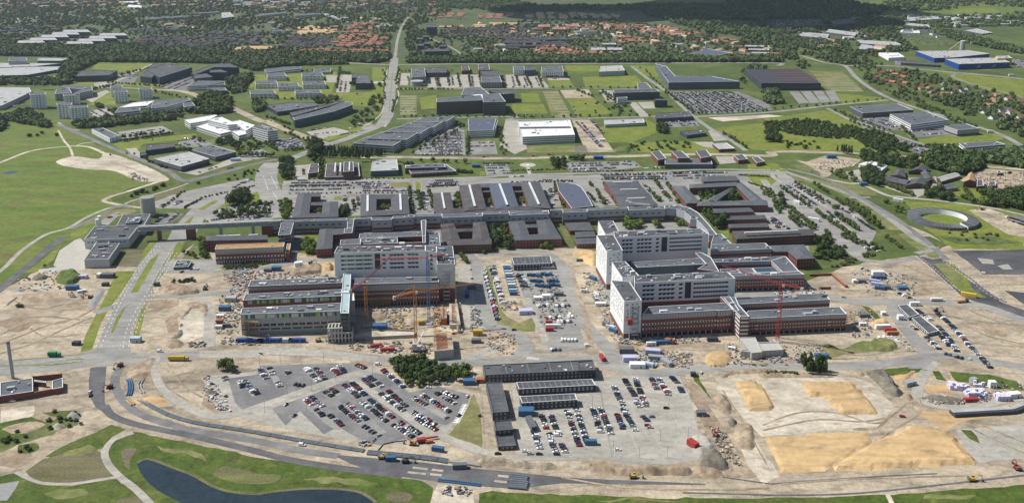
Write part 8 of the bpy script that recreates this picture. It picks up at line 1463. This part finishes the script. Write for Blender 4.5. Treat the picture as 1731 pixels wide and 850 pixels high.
houses('12:1110,112 1360,130 1360,98 1120,95',(40,50),0,'roof_red','cream','salmon roofed house in the far estate right of the avenue',(26,12,5,3.5),.9,5);houses('12:1440,128 1700,130 1700,98 1450,98',(40,50),0,'roof_red','cream','salmon roofed house in the far estate right of the avenue',(26,12,5,3.5),.9,5);houses('12:1210,195 1700,180 1700,155 1220,168',(60,60),0,'roof_sand','cream','pale long house above the brown estate',(50,12,5,3.5),.9,3)
houses('12:1200,240 1700,270 13:0,260 230,250 200,200 0,170 12:1700,180 1300,190',(30,36),5,'roof_brown','brick_red','brown roofed house in the dense estate above the tree belt',(22,10,4,3.5),.88,4)
houses('13:0,330 400,320 400,260 250,255 0,262',(36,40),3,'roof_dark','brick_brown','dark long roofed house above the tree belt',(38,11,7,3.5),.85,3);houses('13:190,380 480,385 470,330 300,290 190,310',(30,32),20,'roof_red','brick_yellow','red roofed house in the small front group',(24,10,3,3.5),.9,3);houses('13:490,372 770,372 770,348 490,340',(26,26),2,'roof_red','brick_yellow','red roofed house in the front strip',(22,10,3,3.5),.95,2)
houses('13:270,215 500,190 750,200 960,220 920,180 700,165 470,165',(36,46),5,'roof_red','brick_yellow','salmon roofed house in the big far estate',(24,11,4,3.5),.9,5);houses('13:900,235 1130,245 1250,225 1020,170 940,180',(36,40),10,'roof_red','brick_yellow','orange roofed house in the curved far estate',(24,11,4,3.5),.95,4);houses('13:700,290 920,280 900,262 760,250 720,262',(34,36),5,'roof_red','brick_red','red roofed house in the dark strip',(26,11,4,3.5),.9,4)
houses('13:120,125 300,135 500,125 780,125 700,100 450,95 150,95',(44,60),0,'roof_sand','cream','pale roofed house in the farthest estate',(28,12,5,3.5),.95,6);houses('13:1160,285 1480,300 1480,260 1250,255',(44,44),5,'roof_red','brick_yellow','single red roofed house in the trees',(22,11,4,3.5),.6,8);houses('13:1350,380 1704,385 1704,362 1400,350',(34,30),5,'roof_red','brick_yellow','red roofed house beside the far road',(22,11,4,3.5),.7,4);houses('14:0,385 130,385 130,362 0,362',(34,30),5,'roof_red','brick_red','red roofed house beside the far road',(22,11,4,3.5),.8,4)
houses('14:690,460 1000,480 1060,580 900,570 700,520',(30,30),40,'roof_red','brick_red','red roofed village house on the left of the village',(15,9,3.2,3.4),.5,6);houses('14:940,545 1260,590 1280,665 1140,650',(30,30),40,'roof_red','cream','red roofed village house in the village middle',(16,9,3.2,3.4),.7,5);houses('14:1060,540 1200,545 1400,610 1480,640 1300,660',(32,32),40,'roof_dark','white_wall','dark roofed village house in the village middle',(15,9,3.2,3.4),.5,6);houses('14:1380,600 1704,660 1704,800 1480,760',(32,32),30,'roof_red','white_wall','red roofed white house at the right edge',(15,9,3.2,3.4),.5,6);houses('14:1430,740 1704,700 1704,790 1600,810 1440,790',(34,34),30,'roof_dark','white_wall','dark roofed white house at the right edge',(15,9,3.2,3.4),.6,5)
houses('11:-200,160 450,150 640,130 480,80 100,60 -200,80',(34,44),8,'roof_light','white_wall','tiny pale allotment hut',(9,6,2.5,1.5),.8,8);houses('11:0,30 300,50 600,10 900,0 500,-20 0,-20',(60,80),5,'roof_brown','brick_brown','far house at the upper left edge',(30,12,6,3),.6,12);houses('12:100,50 1000,60 1100,10 200,0',(60,80),5,'roof_brown','cream','far house in the upper middle woods',(34,12,6,3),.5,14);houses('14:920,220 1300,290 1500,300 1300,250 1100,200 920,190',(60,50),-10,'roof_grey','white_wall','flat grey workshop in the far industrial area',(30,16,6,2),.5,8);houses('14:200,250 420,260 450,240 250,215',(44,40),5,'roof_grey','cream','grey workshop in the trees',(30,14,5,2),.6,5)
houses('11:0,170 300,170 420,200 100,240 -200,220',(40,40),4,'roof_dark','brick_brown','dark roofed house beside the left row of warehouses',(24,11,5,3),.7,6);houses('11:820,215 1250,215 1250,190 900,190',(44,44),4,'roof_dark','pale_wall','grey roofed house behind the warehouses',(26,12,5,3),.6,6);houses('11:1560,40 1704,60 12:200,60 12:600,20 11:1500,0',(70,80),4,'roof_light','white_wall','pale far block',(44,16,9,2),.5,14);houses('12:700,100 960,120 1000,60 720,50',(50,60),4,'roof_brown','cream','far house beside the avenue head',(28,12,6,3),.6,8);houses('11:300,60 700,60 760,10 300,0',(60,80),4,'roof_red','cream','far red roofed house at the top left',(26,12,5,3),.4,12);houses('12:850,30 1200,60 1200,10 900,0',(60,90),4,'roof_red','cream','far red roofed house at the avenue end',(30,12,6,3),.5,12);houses('13:1200,130 1700,150 1700,110 1400,90',(80,90),4,'roof_light','pale_wall','pale far block in the forest gap',(50,18,7,2),.25,20);houses('12:780,200 920,200 930,160 800,160',(24,30),4,'roof_light','pale_wall','pale low house beside the avenue',(16,9,3,2),.6,4);houses('13:380,260 720,240 700,215 400,220',(40,50),4,'roof_dark','cream','grey roofed house in the far estate',(28,11,6,3),.6,6);houses('13:960,330 1180,330 1160,300 960,290',(40,46),4,'roof_dark','white_wall','grey roofed house among the trees',(22,11,4,3),.5,8)
houses('14:930,110 1200,100 1700,110 1704,170 1300,180 950,190',(75,70),-8,'roof_light','pale_wall','pale flat hall in the far industrial area',(55,24,7,1),.45,12);houses('14:1150,230 1600,300 1500,240 1150,200',(60,50),-10,'roof_grey','pale_wall','grey hall below the far field',(45,18,6,1),.5,10);houses('14:560,260 780,250 860,230 600,215',(60,50),-6,'roof_light','cream','pale shed in the trees',(40,16,5,1),.5,8)
for q,(c_,w_)in enumerate((('roof_grey','cream'),('roof_light','white_wall'),('roof_red','cream'),('roof_brown','brick_yellow'),('roof_sand','cream'))):
 for z in ('11:0,60 700,40 1700,60 1700,10 0,0','11:800,205 1300,200 1250,160 900,150','12:0,80 800,60 1000,20 0,0','12:0,180 270,240 270,180 0,130','12:560,160 880,150 860,110 500,110','13:0,230 900,290 1200,330 1180,200 500,150 0,200','13:1100,340 1700,360 1700,290 1250,240','14:0,350 500,330 560,260 0,250','12:1350,350 1700,360 1700,300 1300,300','14:450,260 900,400 860,330 600,200'):houses(z,(95,115),q*9,c_,w_,'far house among the suburb trees',(24+6*(q%3),11,4+q%3,2.6),.5,45)
flush_houses(300)
LD=['leaf_far','leaf_far_dark'];LB=['leaf_far_dark','leaf_far','leaf_olive']
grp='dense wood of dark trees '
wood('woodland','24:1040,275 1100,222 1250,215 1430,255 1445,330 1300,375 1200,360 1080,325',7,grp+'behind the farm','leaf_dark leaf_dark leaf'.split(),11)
wood('woodland','24:1410,245 1704,205 2000,210 2000,330 1704,335 1450,290',8,grp+'at the right edge behind the farm',LD,11)
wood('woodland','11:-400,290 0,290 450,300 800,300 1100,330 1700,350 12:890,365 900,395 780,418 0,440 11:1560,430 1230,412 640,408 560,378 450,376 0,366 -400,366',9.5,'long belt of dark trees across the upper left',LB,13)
wood('woodland','11:470,376 620,380 645,405 500,470 475,545 380,560 390,480',9,'spur of trees left of the brown office',LB,12);wood('woodland','11:-100,520 360,520 370,560 -100,560',11,'tree row under the white factory',LB,11,.7)
wood('woodland','12:1000,388 1700,385 13:0,375 700,372 1700,378 14:120,380 130,405 13:1700,412 0,412 12:1000,414',9,'long dark tree belt along the far road',LD,13)
wood('woodland','11:-100,800 60,760 200,720 300,800 340,850 21:60,20 0,90 -200,100',8,'thicket beside the meadow at the left edge',LB,10);wood('woodland','11:450,830 600,790 1180,735 1190,780 800,820 620,845',8,'tree belt below the white school',LB,10,.9);wood('woodland','11:1330,640 1400,610 1500,660 1500,740 1400,750 1180,740',8.5,'dark trees right of the white school',['leaf_dark','leaf'],12);wood('woodland','11:900,740 1180,720 1300,700 1180,760 900,775',9,'trees before the white school',LB,10,.8);wood('woodland','11:1480,500 1640,500 1600,600 1500,620',9,'trees behind the blue fronted clinic',LB,12);wood('woodland','11:1230,400 1700,400 12:200,430 0,470 11:1560,440 1400,400',10,'trees behind the black towers',LB,12)
wood('woodland','12:390,640 560,640 500,690 400,680',10,'trees beside the music hall',LB,9,.7);wood('woodland','12:0,660 70,680 80,750 0,740',9,'trees left of the dark school roof',LB,10,.8);wood('woodland','11:640,690 900,770 860,790 640,790',9,'trees among the white towers',LB,9,.5)
wood('woodland','14:570,440 700,430 860,470 1000,450 1180,500 1240,540 1400,580 1560,600 1704,630 1704,850 1500,850 1440,780 1330,760 1200,700 1100,660 1000,640 860,600 700,560',14,'garden trees around the village houses on the right',LB,8.5,.45);wood('woodland','24:1480,-10 1704,0 1704,130 1560,90',13,'garden trees at the right edge',LB,11,.7);wood('woodland','14:120,340 230,380 300,440 240,460 210,400 100,380',12,'trees round the brick houses by the far junction',LB,12,.8)
FX=('11:100,180 600,180 830,205 830,300 100,300',)
wood('woodland','11:-600,165 450,170 830,190 920,160 1300,190 1700,205 12:900,230 880,365 300,365 0,370 11:1700,345 1100,330 800,300 -600,290',15,'scattered dark trees through the upper left suburbs',LB,9,.35)
wood('woodland','11:-900,-60 12:1700,-60 12:1700,60 1300,60 1240,120 900,220 0,190 11:1700,205 1300,190 920,160 830,190 450,170 -600,165 -900,165',20,'woods and garden trees in the far upper left',LB,12,.42)
wood('woodland','12:1000,130 1020,180 1240,250 1260,330 1000,380 990,250',13,'trees right of the long avenue',LB,12,.5);wood('woodland','12:1220,180 1700,160 13:0,150 500,110 1100,190 1700,290 1700,372 0,370 12:1240,375 1270,320 1180,240',17,'garden trees among the red roofed estates',LB,9,.33)
wood('woodland','12:1240,60 1700,80 13:0,90 800,70 1260,210 1500,240 1700,290 1700,150 1500,180 900,40 200,45 0,0 12:1700,-40 1200,-60',20,'wide dark wood at the upper right of the avenue',LD,15,.6)
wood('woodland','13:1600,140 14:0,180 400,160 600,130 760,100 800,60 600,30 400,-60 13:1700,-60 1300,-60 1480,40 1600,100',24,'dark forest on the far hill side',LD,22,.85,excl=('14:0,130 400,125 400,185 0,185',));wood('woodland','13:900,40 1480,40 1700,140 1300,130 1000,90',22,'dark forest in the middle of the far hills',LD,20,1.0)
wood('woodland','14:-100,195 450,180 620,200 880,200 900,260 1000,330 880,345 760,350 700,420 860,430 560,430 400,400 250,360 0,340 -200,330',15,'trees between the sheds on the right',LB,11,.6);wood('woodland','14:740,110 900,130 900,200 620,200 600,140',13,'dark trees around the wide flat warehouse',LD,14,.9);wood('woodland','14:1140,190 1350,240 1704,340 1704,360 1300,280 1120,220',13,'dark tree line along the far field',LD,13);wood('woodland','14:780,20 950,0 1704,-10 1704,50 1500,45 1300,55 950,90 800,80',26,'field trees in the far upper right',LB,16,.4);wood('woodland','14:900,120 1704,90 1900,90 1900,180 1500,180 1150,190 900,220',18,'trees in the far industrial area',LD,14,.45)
wood('woodland','11:-600,60 130,60 600,100 650,150 450,170 -600,165',17,'small garden trees of the allotments',LB,8,.7);wood('woodland','13:1580,440 1680,440 1640,560 1540,550 1500,500',12,'dark trees at the black striped hall',LD,12,.7);wood('woodland','14:0,600 90,600 130,680 20,690',9,'round dark thicket before the striped hall',LD,11)
wood('woodland','13:640,655 760,690 830,760 700,745',12,'bushes on the green strip',LB,7,.4);wood('woodland','12:770,620 840,640 830,740 700,780 640,830 620,800 740,700',13,'bushes along the wide avenue curve',LB,7,.5)
# ================================================================== clouds high above, outside the haze, shading the far hills
def cloud(s,z,rx,ry,seed):
 x,y=GP(s)[0];x-=z/math.tan(radians(SE))*SX/_n;y-=z/math.tan(radians(SE))*SY/_n;mb=MB();r=random.Random(seed)
 import bmesh
 bm=bmesh.new()
 for q in range(10):
  t=r.uniform(0,6.28);k=math.sqrt(r.random())*.75;m_=bpy.data.meshes.new('t');c=(math.cos(t)*rx*k,math.sin(t)*ry*k,r.uniform(0,120));R_=r.uniform(.28,.5)
  g=bmesh.ops.create_icosphere(bm,subdivisions=3,radius=1)
  for v in g['verts']:
   d=1+.25*pnoise((v.co.x*2+q,v.co.y*2,v.co.z*2));v.co=Vector((v.co.x*d*rx*R_+c[0],v.co.y*d*ry*R_+c[1],max(v.co.z*d*200,-60)+c[2]))
 me=bpy.data.meshes.new('cloud');bm.to_mesh(me);bm.free();me.materials.append(M('white_wall'));o=bpy.data.objects.new('cloud',me);col.objects.link(o);o.location=(x,y,z);o['kind']='structure'
cloud('F:1180,22',1300,1000,900,1)
# ================================================================== air
hz=MB();X,Y0,Y1,Z0,Z1=15500,-400,26500,-6.0,342.0
hz.prism([(-X,Y0),(X,Y0),(X,Y1),(-X,Y1)],Z0,Z1,'field');hz.face([(-X,Y0,Z0),(-X,Y1,Z0),(X,Y1,Z0),(X,Y0,Z0)],'field');ho=hz.build('haze',kind='stuff')
hm_=bpy.data.materials.new('haze');hm_.use_nodes=True;nt=hm_.node_tree;nt.nodes.clear();ou=nt.nodes.new('ShaderNodeOutputMaterial');pv=nt.nodes.new('ShaderNodeVolumePrincipled')
pv.inputs['Color'].default_value=(.72,.85,1,1);pv.inputs['Density'].default_value=HAZE;pv.inputs['Anisotropy'].default_value=.3;nt.links.new(pv.outputs[0],ou.inputs['Volume']);ho.data.materials.clear();ho.data.materials.append(hm_)
tag(ho,'thin pale blue summer haze filling the air','haze')
